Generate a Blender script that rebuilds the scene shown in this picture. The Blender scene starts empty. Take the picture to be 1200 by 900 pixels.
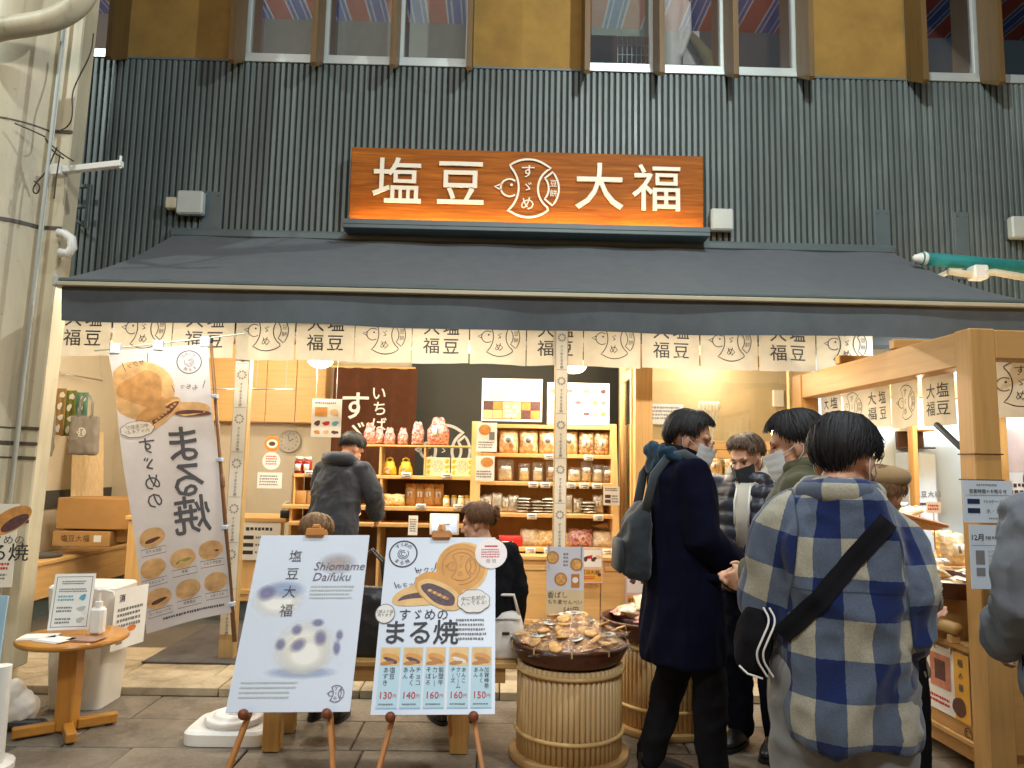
import bpy, math, random
import numpy as np
from mathutils import Vector, Matrix

random.seed(7)
rng = np.random.default_rng(7)
PI = math.pi
R = math.radians
SC = bpy.context.scene
COL = SC.collection

# ------------------------------------------------------------------ camera
F = 867.0                      # focal length in photo pixels (1200 wide)
EYE = Vector((0.0, 0.0, 1.5))
YAW, PITCH, ROLL = R(1.0), R(6.3), R(1.1)
CAM_R = Matrix.Rotation(-YAW, 3, 'Z') @ Matrix.Rotation(PI/2 + PITCH, 3, 'X') @ Matrix.Rotation(ROLL, 3, 'Z')
cd = bpy.data.cameras.new('camera')
cam = bpy.data.objects.new('camera', cd)
COL.objects.link(cam)
cam.matrix_world = Matrix.Translation(EYE) @ CAM_R.to_4x4()
cd.sensor_width = 36.0
cd.lens = F * 36.0 / 1200.0
cd.clip_start = 0.05
cd.clip_end = 300
SC.camera = cam


def ray(px, py):
    return CAM_R @ Vector(((px - 600.0) / F, -(py - 450.0) / F, -1.0))


def at(px, py, Y):             # the point of the plane y = Y seen at a photo pixel
    d = ray(px, py)
    return EYE + d * (Y / d.y)


def at_x(px, py, X):
    d = ray(px, py)
    return EYE + d * (X / d.x)


def at_z(px, py, z):
    d = ray(px, py)
    return EYE + d * ((z - EYE.z) / d.z)


# ------------------------------------------------------------------ world, exposure
SC.view_settings.view_transform = 'Standard'
SC.view_settings.look = 'None'
SC.view_settings.exposure = 0.35
SC.view_settings.gamma = 1.0
SC.cycles.transparent_max_bounces = 40
SC.cycles.max_bounces = 10
W = bpy.data.worlds.new('World')
SC.world = W
W.use_nodes = True
wn = W.node_tree
sky = wn.nodes.new('ShaderNodeTexSky')
sky.sky_type = 'NISHITA'
sky.sun_disc = False
sky.sun_elevation = R(4)
sky.sun_rotation = R(200)
wn.links.new(sky.outputs[0], wn.nodes['Background'].inputs['Color'])
wn.nodes['Background'].inputs['Strength'].default_value = 0.055


def light(name, kind, loc, power, color, size=0.1, parent=None, aim=None, size_y=None):
    l = bpy.data.lights.new(name, kind)
    l.energy = power
    l.color = color
    if kind == 'AREA':
        l.size = size
        if size_y:
            l.shape = 'RECTANGLE'
            l.size_y = size_y
    else:
        l.shadow_soft_size = size
    o = bpy.data.objects.new(name, l)
    COL.objects.link(o)
    o.location = loc
    if aim is not None:
        o.rotation_euler = (Vector(aim) - Vector(loc)).to_track_quat('-Z', 'Y').to_euler()
    if parent:
        o.parent = parent
        o.matrix_parent_inverse = Matrix.Translation(parent.location).inverted()
    return o


# two lamps hung under the roof of the shopping arcade (their shadows fall from the beams on the wall)
light('arcade_light', 'POINT', (1.5, 2.7, 5.5), 290, (0.90, 1.0, 0.98), 0.05)
light('arcade_light', 'POINT', (-4.7, 2.3, 6.0), 270, (0.86, 1.0, 0.97), 0.05)
light('arcade_light', 'AREA', (0.5, -1.5, 5.8), 175, (0.92, 0.97, 1.0), 2.5, aim=(0, 3.5, 0.5), size_y=0.6)  # soft front fill added for posters and people, not a hung lamp

# ------------------------------------------------------------------ materials


def S(h):
    h = h.lstrip('#')
    c = [int(h[i:i+2], 16) / 255 for i in (0, 2, 4)]
    return tuple((x / 12.92 if x <= 0.04045 else ((x + 0.055) / 1.055) ** 2.4) for x in c)


def new_mat(name):
    m = bpy.data.materials.new(name)
    m.use_nodes = True
    nt = m.node_tree
    return m, nt, nt.nodes['Principled BSDF'], nt.nodes['Material Output']


def coords(nt, scale=(1, 1, 1), kind='Object', rot=(0, 0, 0)):
    tc = nt.nodes.new('ShaderNodeTexCoord')
    mp = nt.nodes.new('ShaderNodeMapping')
    mp.inputs['Scale'].default_value = scale
    mp.inputs['Rotation'].default_value = rot
    nt.links.new(tc.outputs[kind], mp.inputs['Vector'])
    return mp.outputs[0]


def noise(nt, vec, scale, detail=4, rough=0.55, dist=0.0):
    n = nt.nodes.new('ShaderNodeTexNoise')
    n.inputs['Scale'].default_value = scale
    n.inputs['Detail'].default_value = detail
    n.inputs['Roughness'].default_value = rough
    n.inputs['Distortion'].default_value = dist
    nt.links.new(vec, n.inputs['Vector'])
    return n.outputs['Fac']


def ramp(nt, fac, stops):
    r = nt.nodes.new('ShaderNodeValToRGB')
    e = r.color_ramp.elements
    while len(e) < len(stops):
        e.new(0.5)
    for i, (p, c) in enumerate(stops):
        e[i].position = p
        e[i].color = tuple(c) + (1,) if len(c) == 3 else c
    nt.links.new(fac, r.inputs['Fac'])
    return r.outputs['Color']


def mul(c, k):
    return tuple(min(1, x * k) for x in c)


def bump(nt, bsdf, fac, strength, dist):
    b = nt.nodes.new('ShaderNodeBump')
    b.inputs['Strength'].default_value = strength
    b.inputs['Distance'].default_value = dist
    nt.links.new(fac, b.inputs['Height'])
    nt.links.new(b.outputs[0], bsdf.inputs['Normal'])


def plain(name, color, rough=0.6, var=0.12, scale=6.0, bstr=0.15, bscale=60.0, metal=0.0, spec=0.5, kind='Object', bdist=0.002, sheen=0.0):
    m, nt, b, out = new_mat(name)
    v = coords(nt, kind=kind)
    n = noise(nt, v, scale, 5)
    nt.links.new(ramp(nt, n, [(0.3, mul(color, 1 - var)), (0.7, mul(color, 1 + var))]), b.inputs['Base Color'])
    b.inputs['Roughness'].default_value = rough
    b.inputs['Metallic'].default_value = metal
    b.inputs['Specular IOR Level'].default_value = spec
    if sheen:
        b.inputs['Sheen Weight'].default_value = sheen
    if bstr:
        bump(nt, b, noise(nt, v, bscale, 3), bstr, bdist)
    return m


def wood(name, color, axis='Z', rough=0.5, var=0.25, grain=1.0, knots=True):
    m, nt, b, out = new_mat(name)
    sc = {'X': (1.2, 22, 22), 'Y': (22, 1.2, 22), 'Z': (22, 22, 1.2)}[axis]
    sc = tuple(s * grain for s in sc)
    v = coords(nt, sc)
    n = noise(nt, v, 1.6, 6, 0.6, 0.6)
    sc2 = {'X': (4, 160, 160), 'Y': (160, 4, 160), 'Z': (160, 160, 4)}[axis]
    n2 = noise(nt, coords(nt, sc2), 1.0, 2)
    mx = nt.nodes.new('ShaderNodeMath')
    mx.operation = 'MULTIPLY_ADD'
    mx.inputs[1].default_value = 0.25
    nt.links.new(n2, mx.inputs[0])
    nt.links.new(n, mx.inputs[2])
    nt.links.new(ramp(nt, mx.outputs[0], [(0.38, mul(color, 1 - var)), (0.62, color), (0.85, mul(color, 1 + var * 0.6))]), b.inputs['Base Color'])
    b.inputs['Roughness'].default_value = rough
    bump(nt, b, n2, 0.12, 0.001)
    return m


def fabric(name, color, rough=0.9, var=0.15, weave=900.0, wst=0.25, wdist=0.0006, fold=0.0):
    m, nt, b, out = new_mat(name)
    v = coords(nt)
    n = noise(nt, v, 9, 5)
    nt.links.new(ramp(nt, n, [(0.3, mul(color, 1 - var)), (0.7, mul(color, 1 + var))]), b.inputs['Base Color'])
    b.inputs['Roughness'].default_value = rough
    b.inputs['Specular IOR Level'].default_value = 0.25
    b.inputs['Sheen Weight'].default_value = 0.15
    n3 = noise(nt, v, weave, 2)
    bump(nt, b, n3, wst, wdist)
    return m


def translucent(name, color, rough=0.8, amount=0.45, var=0.05):
    m, nt, b, out = new_mat(name)
    v = coords(nt)
    n = noise(nt, v, 14, 4)
    c = ramp(nt, n, [(0.3, mul(color, 1 - var)), (0.7, mul(color, 1 + var))])
    nt.links.new(c, b.inputs['Base Color'])
    b.inputs['Roughness'].default_value = rough
    bump(nt, b, noise(nt, v, 600, 2), 0.15, 0.0006)
    t = nt.nodes.new('ShaderNodeBsdfTranslucent')
    nt.links.new(c, t.inputs['Color'])
    mx = nt.nodes.new('ShaderNodeMixShader')
    mx.inputs[0].default_value = amount
    nt.links.new(b.outputs[0], mx.inputs[1])
    nt.links.new(t.outputs[0], mx.inputs[2])
    nt.links.new(mx.outputs[0], out.inputs['Surface'])
    return m


def clear(name, refl=0.12, tint=(1, 1, 1), rough=0.02, milky=0.0, wrinkle=0.0, gain=0.9):
    m, nt, b, out = new_mat(name)
    tr = nt.nodes.new('ShaderNodeBsdfTransparent')
    tr.inputs[0].default_value = tint + (1,)
    g = nt.nodes.new('ShaderNodeBsdfGlossy')
    g.inputs['Roughness'].default_value = rough
    lw = nt.nodes.new('ShaderNodeFresnel')
    lw.inputs['IOR'].default_value = 1.5
    a = nt.nodes.new('ShaderNodeMath')
    a.operation = 'MULTIPLY_ADD'
    a.inputs[1].default_value = gain
    a.inputs[2].default_value = refl
    a.use_clamp = True
    nt.links.new(lw.outputs[0], a.inputs[0])
    mx = nt.nodes.new('ShaderNodeMixShader')
    nt.links.new(a.outputs[0], mx.inputs[0])
    nt.links.new(tr.outputs[0], mx.inputs[1])
    nt.links.new(g.outputs[0], mx.inputs[2])
    last = mx.outputs[0]
    if milky:
        d = nt.nodes.new('ShaderNodeBsdfDiffuse')
        d.inputs[0].default_value = (0.8, 0.8, 0.78, 1)
        m2 = nt.nodes.new('ShaderNodeMixShader')
        m2.inputs[0].default_value = milky
        nt.links.new(last, m2.inputs[1])
        nt.links.new(d.outputs[0], m2.inputs[2])
        last = m2.outputs[0]
    if wrinkle:
        v = coords(nt)
        bn = nt.nodes.new('ShaderNodeBump')
        bn.inputs['Strength'].default_value = wrinkle
        bn.inputs['Distance'].default_value = 0.01
        nt.links.new(noise(nt, v, 45, 3, 0.6, 1.0), bn.inputs['Height'])
        nt.links.new(bn.outputs[0], g.inputs['Normal'])
        nt.links.new(bn.outputs[0], lw.inputs['Normal'])
    nt.links.new(last, out.inputs['Surface'])
    return m


def glow(name, color, strength):
    m, nt, b, out = new_mat(name)
    b.inputs['Base Color'].default_value = (0.8, 0.8, 0.8, 1)
    b.inputs['Emission Color'].default_value = tuple(color) + (1,)
    b.inputs['Emission Strength'].default_value = strength
    return m


def soft_print(name, color, power=1.0):          # ink that fades out to the edge of its patch (print only)
    m, nt, b, out = new_mat(name)
    tc = nt.nodes.new('ShaderNodeTexCoord')
    mp = nt.nodes.new('ShaderNodeMapping')
    mp.inputs['Location'].default_value = (-1, -1, 0)
    mp.inputs['Scale'].default_value = (2, 2, 0)
    nt.links.new(tc.outputs['UV'], mp.inputs['Vector'])
    g = nt.nodes.new('ShaderNodeTexGradient')
    g.gradient_type = 'SPHERICAL'
    nt.links.new(mp.outputs[0], g.inputs[0])
    a = nt.nodes.new('ShaderNodeMath')
    a.operation = 'MULTIPLY'
    a.inputs[1].default_value = power
    a.use_clamp = True
    nt.links.new(g.outputs['Fac'], a.inputs[0])
    b.inputs['Base Color'].default_value = tuple(color) + (1,)
    b.inputs['Roughness'].default_value = 0.5
    tr = nt.nodes.new('ShaderNodeBsdfTransparent')
    mx = nt.nodes.new('ShaderNodeMixShader')
    nt.links.new(a.outputs[0], mx.inputs[0])
    nt.links.new(tr.outputs[0], mx.inputs[1])
    nt.links.new(b.outputs[0], mx.inputs[2])
    nt.links.new(mx.outputs[0], out.inputs['Surface'])
    return m


# ------------------------------------------------------------------ mesh helpers
class MB:
    def __init__(s):
        s.v, s.f = [], []

    def add(s, vs, fs):
        b = len(s.v)
        s.v += [tuple(x) for x in vs]
        s.f += [tuple(b + i for i in f) for f in fs]
        return s

    def merge(s, o, M=None):
        return s.add([(M @ Vector(x)) if M else x for x in o.v], o.f)

    def box(s, lo, hi, M=None):
        x0, y0, z0 = lo
        x1, y1, z1 = hi
        v = [Vector(p) for p in ((x0, y0, z0), (x1, y0, z0), (x1, y1, z0), (x0, y1, z0), (x0, y0, z1), (x1, y0, z1), (x1, y1, z1), (x0, y1, z1))]
        if M:
            v = [M @ p for p in v]
        return s.add(v, [(0, 3, 2, 1), (4, 5, 6, 7), (0, 1, 5, 4), (1, 2, 6, 5), (2, 3, 7, 6), (3, 0, 4, 7)])

    def bbox(s, lo, hi, b=0.004, M=None):       # box with chamfered edges
        lo, hi = Vector(lo), Vector(hi)
        b = min(b, *(0.45 * (hi[i] - lo[i]) for i in range(3)))
        vs, idx = [], {}
        for cx in (0, 1):
            for cy in (0, 1):
                for cz in (0, 1):
                    c = Vector((hi.x if cx else lo.x, hi.y if cy else lo.y, hi.z if cz else lo.z))
                    s_ = Vector((-1 if cx else 1, -1 if cy else 1, -1 if cz else 1)) * b
                    for k in range(3):
                        p = Vector((c.x + s_.x, c.y + s_.y, c.z + s_.z))
                        p[k] = c[k]
                        idx[(cx, cy, cz, k)] = len(vs)
                        vs.append(M @ p if M else p)
        fs = []
        for k in range(3):
            a, c = [(1, 2), (2, 0), (0, 1)][k]
            for sgn in (0, 1):
                q = []
                for (i, j) in ((0, 0), (1, 0), (1, 1), (0, 1)):
                    t = [0, 0, 0]
                    t[k], t[a], t[c] = sgn, i, j
                    q.append(idx[(t[0], t[1], t[2], k)])
                fs.append(tuple(q if sgn else q[::-1]))
        for k in range(3):
            a, c = [(1, 2), (2, 0), (0, 1)][k]
            for i in (0, 1):
                for j in (0, 1):
                    t0, t1 = [0, 0, 0], [0, 0, 0]
                    t0[k], t1[k] = 0, 1
                    t0[a] = t1[a] = i
                    t0[c] = t1[c] = j
                    q = (idx[(*t0, a)], idx[(*t1, a)], idx[(*t1, c)], idx[(*t0, c)])
                    fs.append(q if (i ^ j) else q[::-1])
        for cx in (0, 1):
            for cy in (0, 1):
                for cz in (0, 1):
                    q = tuple(idx[(cx, cy, cz, k)] for k in range(3))
                    fs.append(q if (cx + cy + cz) % 2 else q[::-1])
        return s.add(vs, fs)

    def quad(s, a, b, c, d):
        return s.add([a, b, c, d], [(0, 1, 2, 3)])

    def tube(s, pts, r, n=8, cap=True, flat=1.0):
        pts = [Vector(p) for p in pts]
        rs = r if isinstance(r, (list, tuple)) else [r] * len(pts)
        up = None
        vs, fs = [], []
        for i, p in enumerate(pts):
            t = (pts[min(i + 1, len(pts) - 1)] - pts[max(i - 1, 0)]).normalized()
            if up is None:
                up = Vector((0, 0, 1)) if abs(t.z) < 0.9 else Vector((1, 0, 0))
            a = (up - t * up.dot(t)).normalized()
            up = a
            b = t.cross(a)
            for k in range(n):
                an = 2 * PI * k / n
                vs.append(p + (a * math.cos(an) * flat + b * math.sin(an)) * rs[i])
        for i in range(len(pts) - 1):
            for k in range(n):
                k2 = (k + 1) % n
                fs.append((i * n + k, i * n + k2, (i + 1) * n + k2, (i + 1) * n + k))
        if cap:
            fs.append(tuple(range(n))[::-1])
            fs.append(tuple((len(pts) - 1) * n + k for k in range(n)))
        return s.add(vs, fs)

    def limb(s, pts, rs, n=12, flat=1.0):       # tube with rounded ends
        pts = [Vector(p) for p in pts]
        P, Q = [], []
        t = (pts[1] - pts[0]).normalized()
        for a in (80, 55, 28):
            P.append(pts[0] - t * rs[0] * math.sin(R(a)))
            Q.append(max(rs[0] * math.cos(R(a)), 1e-4))
        P += pts
        Q += list(rs)
        t = (pts[-1] - pts[-2]).normalized()
        for a in (28, 55, 80):
            P.append(pts[-1] + t * rs[-1] * math.sin(R(a)))
            Q.append(max(rs[-1] * math.cos(R(a)), 1e-4))
        return s.tube(P, Q, n, True, flat)

    def ell(s, c, r, n=16, m=10, M=None):
        c = Vector(c)
        vs = [Vector((0, 0, -r[2]))]
        for i in range(1, m):
            th = -PI / 2 + PI * i / m
            for k in range(n):
                a = 2 * PI * k / n
                vs.append(Vector((r[0] * math.cos(th) * math.cos(a), r[1] * math.cos(th) * math.sin(a), r[2] * math.sin(th))))
        vs.append(Vector((0, 0, r[2])))
        fs = []
        for k in range(n):
            fs.append((0, 1 + (k + 1) % n, 1 + k))
            fs.append((len(vs) - 1, 1 + (m - 2) * n + k, 1 + (m - 2) * n + (k + 1) % n))
        for i in range(m - 2):
            for k in range(n):
                k2 = (k + 1) % n
                fs.append((1 + i * n + k, 1 + i * n + k2, 1 + (i + 1) * n + k2, 1 + (i + 1) * n + k))
        vs = [(M @ v if M else v) + c for v in vs]
        return s.add(vs, fs)

    def lathe(s, prof, c=(0, 0, 0), n=24, cap=True):
        vs, fs = [], []
        for (r, z) in prof:
            for k in range(n):
                a = 2 * PI * k / n
                vs.append((c[0] + r * math.cos(a), c[1] + r * math.sin(a), c[2] + z))
        for i in range(len(prof) - 1):
            for k in range(n):
                k2 = (k + 1) % n
                fs.append((i * n + k, i * n + k2, (i + 1) * n + k2, (i + 1) * n + k))
        if cap:
            fs.append(tuple(range(n))[::-1])
            fs.append(tuple((len(prof) - 1) * n + k for k in range(n)))
        return s.add(vs, fs)

    def loft(s, rings, n=24, power=2.0):        # rings: (center, rx, ry)
        vs, fs = [], []
        for (c, rx, ry) in rings:
            for k in range(n):
                a = 2 * PI * k / n
                ca, sa = math.cos(a), math.sin(a)
                e = 2.0 / power
                vs.append((c[0] + rx * math.copysign(abs(ca) ** e, ca), c[1] + ry * math.copysign(abs(sa) ** e, sa), c[2]))
        for i in range(len(rings) - 1):
            for k in range(n):
                k2 = (k + 1) % n
                fs.append((i * n + k, i * n + k2, (i + 1) * n + k2, (i + 1) * n + k))
        fs.append(tuple(range(n))[::-1])
        fs.append(tuple((len(rings) - 1) * n + k for k in range(n)))
        return s.add(vs, fs)

    def prism(s, poly, d0, d1, M=None):         # polygon in xy, extruded along z from d0 to d1
        n = len(poly)
        vs = [Vector((p[0], p[1], d0)) for p in poly] + [Vector((p[0], p[1], d1)) for p in poly]
        if M:
            vs = [M @ v for v in vs]
        fs = [tuple(range(n))[::-1], tuple(range(n, 2 * n))]
        for k in range(n):
            k2 = (k + 1) % n
            fs.append((k, k2, n + k2, n + k))
        return s.add(vs, fs)

    def mesh(s, name='mesh'):
        me = bpy.data.meshes.new(name)
        me.from_pydata([tuple(v) for v in s.v], [], s.f)
        me.validate()
        me.update()
        return me

    def build(s, name, mat, parent=None, smooth=False, world=True, angle=None):
        me = s.mesh(name)
        return link(me, name, mat, parent, smooth, world, angle)


def link(me, name, mat, parent=None, smooth=False, world=True, angle=None):
    if mat is not None:
        me.materials.clear()
        me.materials.append(mat)
    o = bpy.data.objects.new(name, me)
    COL.objects.link(o)
    if smooth:
        me.polygons.foreach_set('use_smooth', [True] * len(me.polygons))
        if angle:
            me.set_sharp_from_angle(angle=R(angle))
    if parent is not None:
        o.parent = parent
        if world:
            o.matrix_parent_inverse = base_matrix(parent).inverted()
    return o


def base_matrix(o):
    M = o.matrix_basis.copy()
    while o.parent is not None:
        M = o.parent.matrix_basis @ o.matrix_parent_inverse @ M
        o = o.parent
    return M


def thing(name, label, cat, loc=(0, 0, 0), rz=0.0, group=None):
    o = bpy.data.objects.new(name, None)
    COL.objects.link(o)
    o.empty_display_size = 0.05
    o.location = loc
    o.rotation_euler = (0, 0, rz)
    return tag(o, label, cat, group)


def tag(o, label, cat, group=None):
    if not 4 <= len(label.split()) <= 16 and label:
        print('LABEL', len(label.split()), label)
    o['label'] = label
    o['category'] = cat
    if group:
        o['group'] = group
    return o


def struct(o):
    o['kind'] = 'structure'
    return o


def stuff(o):
    o['kind'] = 'stuff'
    return o


def children(o):
    return list(o.children)


def dup(root, loc, rz=None, label=None, mats=None):
    r = root.copy()
    COL.objects.link(r)
    r.location = loc
    if rz is not None:
        r.rotation_euler = (0, 0, rz)
    if label:
        r['label'] = label

    def rec(src, dst):
        for ch in KIDS.get(src.name, ()):
            c = ch.copy()
            COL.objects.link(c)
            c.parent = dst
            if mats and c.type == 'MESH' and ch.data.materials and ch.data.materials[0].name in mats:
                c.data = ch.data.copy()
                c.data.materials[0] = mats[ch.data.materials[0].name]
            rec(ch, c)
    rec(root, r)
    return r


KIDS = {}


def remember(root):
    def rec(o):
        KIDS[o.name] = [c for c in bpy.data.objects if c.parent == o]
        for c in KIDS[o.name]:
            rec(c)
    rec(root)
    return root


# ------------------------------------------------------------------ lettering and print
def text_mesh(body, size, bold=0.0, align='CENTER', shear=0.0, res=2, extrude=0.0, leading=1.0, spacing=1.0):
    c = bpy.data.curves.new('text', 'FONT')
    c.body = body
    c.size = size
    c.align_x = align
    c.align_y = 'CENTER'
    c.resolution_u = res
    c.offset = bold * size
    c.shear = shear
    c.extrude = extrude
    c.space_line = leading
    c.space_character = spacing
    o = bpy.data.objects.new('text', c)
    COL.objects.link(o)
    dg = bpy.context.evaluated_depsgraph_get()
    me = bpy.data.meshes.new_from_object(o.evaluated_get(dg))
    bpy.data.objects.remove(o)
    bpy.data.curves.remove(c)
    v = [tuple(x.co) for x in me.vertices]
    f = [tuple(p.vertices) for p in me.polygons]
    bpy.data.meshes.remove(me)
    return v, f


class Panel:
    """A flat printed thing: shapes in panel metres (x right, y up), collected per ink."""

    def __init__(s, M, parent, depth_sign=1):
        s.M, s.parent, s.ink = M, parent, {}

    def _mb(s, part, mat, solo=False):
        k = (part, mat.name, len(s.ink) if solo else -1)
        if k not in s.ink:
            s.ink[k] = (MB(), mat)
        return s.ink[k][0]

    BIG = 0.05

    def poly(s, pts, mat, lift=0.0012, part='picture'):
        ex = max(max(p[0] for p in pts) - min(p[0] for p in pts), max(p[1] for p in pts) - min(p[1] for p in pts))
        s._mb(part, mat, ex >= s.BIG).add([s.M @ Vector((p[0], p[1], lift)) for p in pts], [tuple(range(len(pts)))])

    def rect(s, x0, y0, x1, y1, mat, lift=0.0012, part='picture'):
        s.poly([(x0, y0), (x1, y0), (x1, y1), (x0, y1)], mat, lift, part)

    def disc(s, x, y, rx, ry, mat, lift=0.0012, part='picture', n=24, wob=0.0, rot=0.0, seed=0):
        rr = random.Random(seed)
        ph = [rr.random() * 6.28 for _ in range(3)]
        pts = []
        for k in range(n):
            a = 2 * PI * k / n
            w = 1 + wob * (math.sin(2 * a + ph[0]) + 0.6 * math.sin(3 * a + ph[1]) + 0.5 * math.sin(5 * a + ph[2]))
            px, py = rx * w * math.cos(a), ry * w * math.sin(a)
            pts.append((x + px * math.cos(rot) - py * math.sin(rot), y + px * math.sin(rot) + py * math.cos(rot)))
        s.poly(pts, mat, lift, part)

    def line(s, pts, w, mat, lift=0.0014, part='emblem', closed=False, thick=0.0):
        pts = [Vector((p[0], p[1])) for p in pts]
        n = len(pts)
        L, Rr = [], []
        for i, p in enumerate(pts):
            if closed:
                a, b = pts[i - 1], pts[(i + 1) % n]
            else:
                a, b = pts[max(i - 1, 0)], pts[min(i + 1, n - 1)]
            t = (b - a).normalized()
            nn = Vector((-t.y, t.x)) * w / 2
            L.append(p + nn)
            Rr.append(p - nn)
        ex = max(max(p.x for p in pts) - min(p.x for p in pts), max(p.y for p in pts) - min(p.y for p in pts))
        mb = s._mb(part, mat, ex >= .30)
        vs = [s.M @ Vector((q.x, q.y, lift)) for q in L] + [s.M @ Vector((q.x, q.y, lift)) for q in Rr]
        rngk = range(n if closed else n - 1)
        mb.add(vs, [(n + i, n + (i + 1) % n, (i + 1) % n, i) for i in rngk])

    def text(s, body, x, y, size, mat, bold=0.0, align='CENTER', lift=0.0016, part='lettering', rot=0.0, shear=0.0, res=2, extrude=0.0, sx=1.0, leading=1.0, spacing=1.0):
        shifts = [(0, 0)]
        if bold > .007 and not extrude:
            b_ = bold * size
            shifts = [(-b_, 0), (b_, 0), (0, b_), (0, -b_)]
            bold = 0
        v, f = text_mesh(body, size, bold, align, shear, res, extrude, leading, spacing)
        if len(body) > 1 and '\n' not in body and size >= .09 and rot == 0 and align == 'CENTER':
            for i, ch in enumerate(body):
                s.text(ch, x + (i - (len(body) - 1) / 2) * size * .98, y, size, mat, bold if len(shifts) == 1 else shifts[1][0] / size, 'CENTER', lift, part, rot, shear, res, extrude, sx)
            return
        c, n = math.cos(rot), math.sin(rot)
        solo = len(body) == 1 and size >= .09 and part == 'lettering'
        mb = s._mb('character' if solo else part, mat, solo)
        for q, (ox, oy) in enumerate(shifts):
            mb.add([s.M @ Vector((x + ox + sx * p[0] * c - p[1] * n, y + oy + sx * p[0] * n + p[1] * c, lift + p[2] + .00012 * q)) for p in v], f)

    def vtext(s, body, x, y, size, pitch, mat, **k):
        for i, ch in enumerate(body):
            s.text(ch, x, y - i * pitch, size, mat, **k)

    def scribble(s, x0, y0, x1, y1, rows, mat, lift=0.0014, part='lettering', fill=0.6, dens=1.0, seed=1, ragged=0.15):
        """small print too small to read in the photograph: rows of tiny marks"""
        rr = random.Random(seed)
        h = (y1 - y0) / rows
        mb = s._mb(part, mat)
        for r in range(rows):
            yb = y1 - (r + 1) * h + h * (1 - fill) / 2
            x = x0
            xe = x1 - rr.random() * ragged * (x1 - x0)
            while x < xe:
                w = h * fill * (0.55 + 0.5 * rr.random()) / dens
                q = yb + h * fill * 0.25 * rr.random()
                mb.add([s.M @ Vector(p) for p in ((x, q, lift), (min(x + w, xe), q, lift), (min(x + w, xe), yb + h * fill, lift), (x, yb + h * fill, lift))], [(0, 1, 2, 3)])
                x += w * (1.25 + 0.2 * rr.random())

    def done(s):
        out = []
        for (part, mn, solo), (mb, mat) in s.ink.items():
            o = mb.build(part, mat, s.parent)
            if solo < 0 and len(mb.f) > 1:
                stuff(o)
            out.append(o)
        s.ink = {}
        return out


def frame(o, u, v):
    u, v = Vector(u).normalized(), Vector(v)
    n = u.cross(v).normalized()
    v = n.cross(u).normalized()
    M = Matrix.Identity(4)
    for i in range(3):
        M[i][0], M[i][1], M[i][2], M[i][3] = u[i], v[i], n[i], o[i]
    return M


def upright(o, facing=(0, -1, 0)):        # vertical panel: origin o, facing the given way
    f = Vector(facing).normalized()
    u = Vector((0, 0, 1)).cross(f)
    return frame(o, u, (0, 0, 1))


def arc(cx, cy, r, a0, a1, n=16):
    return [(cx + r * math.cos(R(a0 + (a1 - a0) * i / n)), cy + r * math.sin(R(a0 + (a1 - a0) * i / n))) for i in range(n + 1)]


def emblem(P, cx, cy, r, mat, lw, lift=0.0014, detail=True, bold=0.0, extrude=0.0, res=2):
    """round sparrow emblem: drum-shaped body with three kana, bird's head at left, ring segment at right"""
    def T(pts):
        return [(cx + p[0] * r, cy + p[1] * r) for p in pts]
    top = arc(0, 0, 1, 128, 48, 14)
    right = arc(1.12, 0, 0.80, 118, 242, 14)
    bot = arc(0, 0, 1, -48, -128, 14)
    left = arc(-1.38, 0, 1.06, -48, 48, 14)
    P.line(T(top[:-1] + right[:-1] + bot[:-1] + left[:-1]), lw, mat, lift, closed=True)
    P.line(T(arc(-0.62, 0.0, 0.30, 52, 308, 14)), lw * 0.9, mat, lift)
    P.line(T([(-0.90, 0.12), (-1.12, 0.03), (-0.90, -0.08)]), lw * 0.9, mat, lift)
    P.disc(cx - 0.56 * r, cy + 0.10 * r, 0.05 * r, 0.05 * r, mat, lift, part='emblem', n=8)
    seg = arc(0.12, 0, 0.90, 40, -40, 12) + arc(0.12, 0, 0.56, -40, 40, 10)
    P.line(T(seg), lw * 0.9, mat, lift, closed=True)
    k = dict(part='emblem', lift=lift, res=res, bold=bold, extrude=extrude)
    P.text('す', cx - 0.02 * r, cy + 0.55 * r, 0.50 * r, mat, **k)
    P.text('ゞ', cx - 0.02 * r, cy + 0.02 * r, 0.42 * r, mat, **k)
    P.text('め', cx - 0.02 * r, cy - 0.56 * r, 0.50 * r, mat, **k)
    if detail:
        P.text('豆', cx + 0.84 * r, cy + 0.17 * r, 0.26 * r, mat, **k)
        P.text('餅', cx + 0.84 * r, cy - 0.17 * r, 0.26 * r, mat, **k)


def ring_emblem(P, cx, cy, r, mat, lw, body='すゞめのまる焼', part='emblem', inner=None):
    inner = inner or mat
    P.line(arc(cx, cy, r, 0, 360, 28)[:-1], lw, mat, closed=True, part=part)
    for i, ch in enumerate('すゞめの'):
        a = 128 - i * 26
        P.text(ch, cx + 0.70 * r * math.cos(R(a)), cy + 0.70 * r * math.sin(R(a)), 0.36 * r, mat, rot=R(a - 90), part=part)
    for i, ch in enumerate('まる焼'):
        a = 232 + i * 34
        P.text(ch, cx + 0.70 * r * math.cos(R(a)), cy + 0.70 * r * math.sin(R(a)), 0.36 * r, mat, rot=R(a + 90), part=part)
    for i in range(3):
        P.line(arc(cx, cy, r * (0.15 + 0.12 * i), 20 + 50 * i, 300 + 50 * i, 12), lw * 0.5, mat, part=part)


def from_corners(BL, BR, TL, level=True):
    u = BR - BL
    if level:
        u.z = 0
    M = frame(BL, u, TL - BL)
    return M, (BR - BL).length, (TL - BL).length


# ------------------------------------------------------------------ value noise for cloth folds
_P = rng.random((64, 64, 64))


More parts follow.
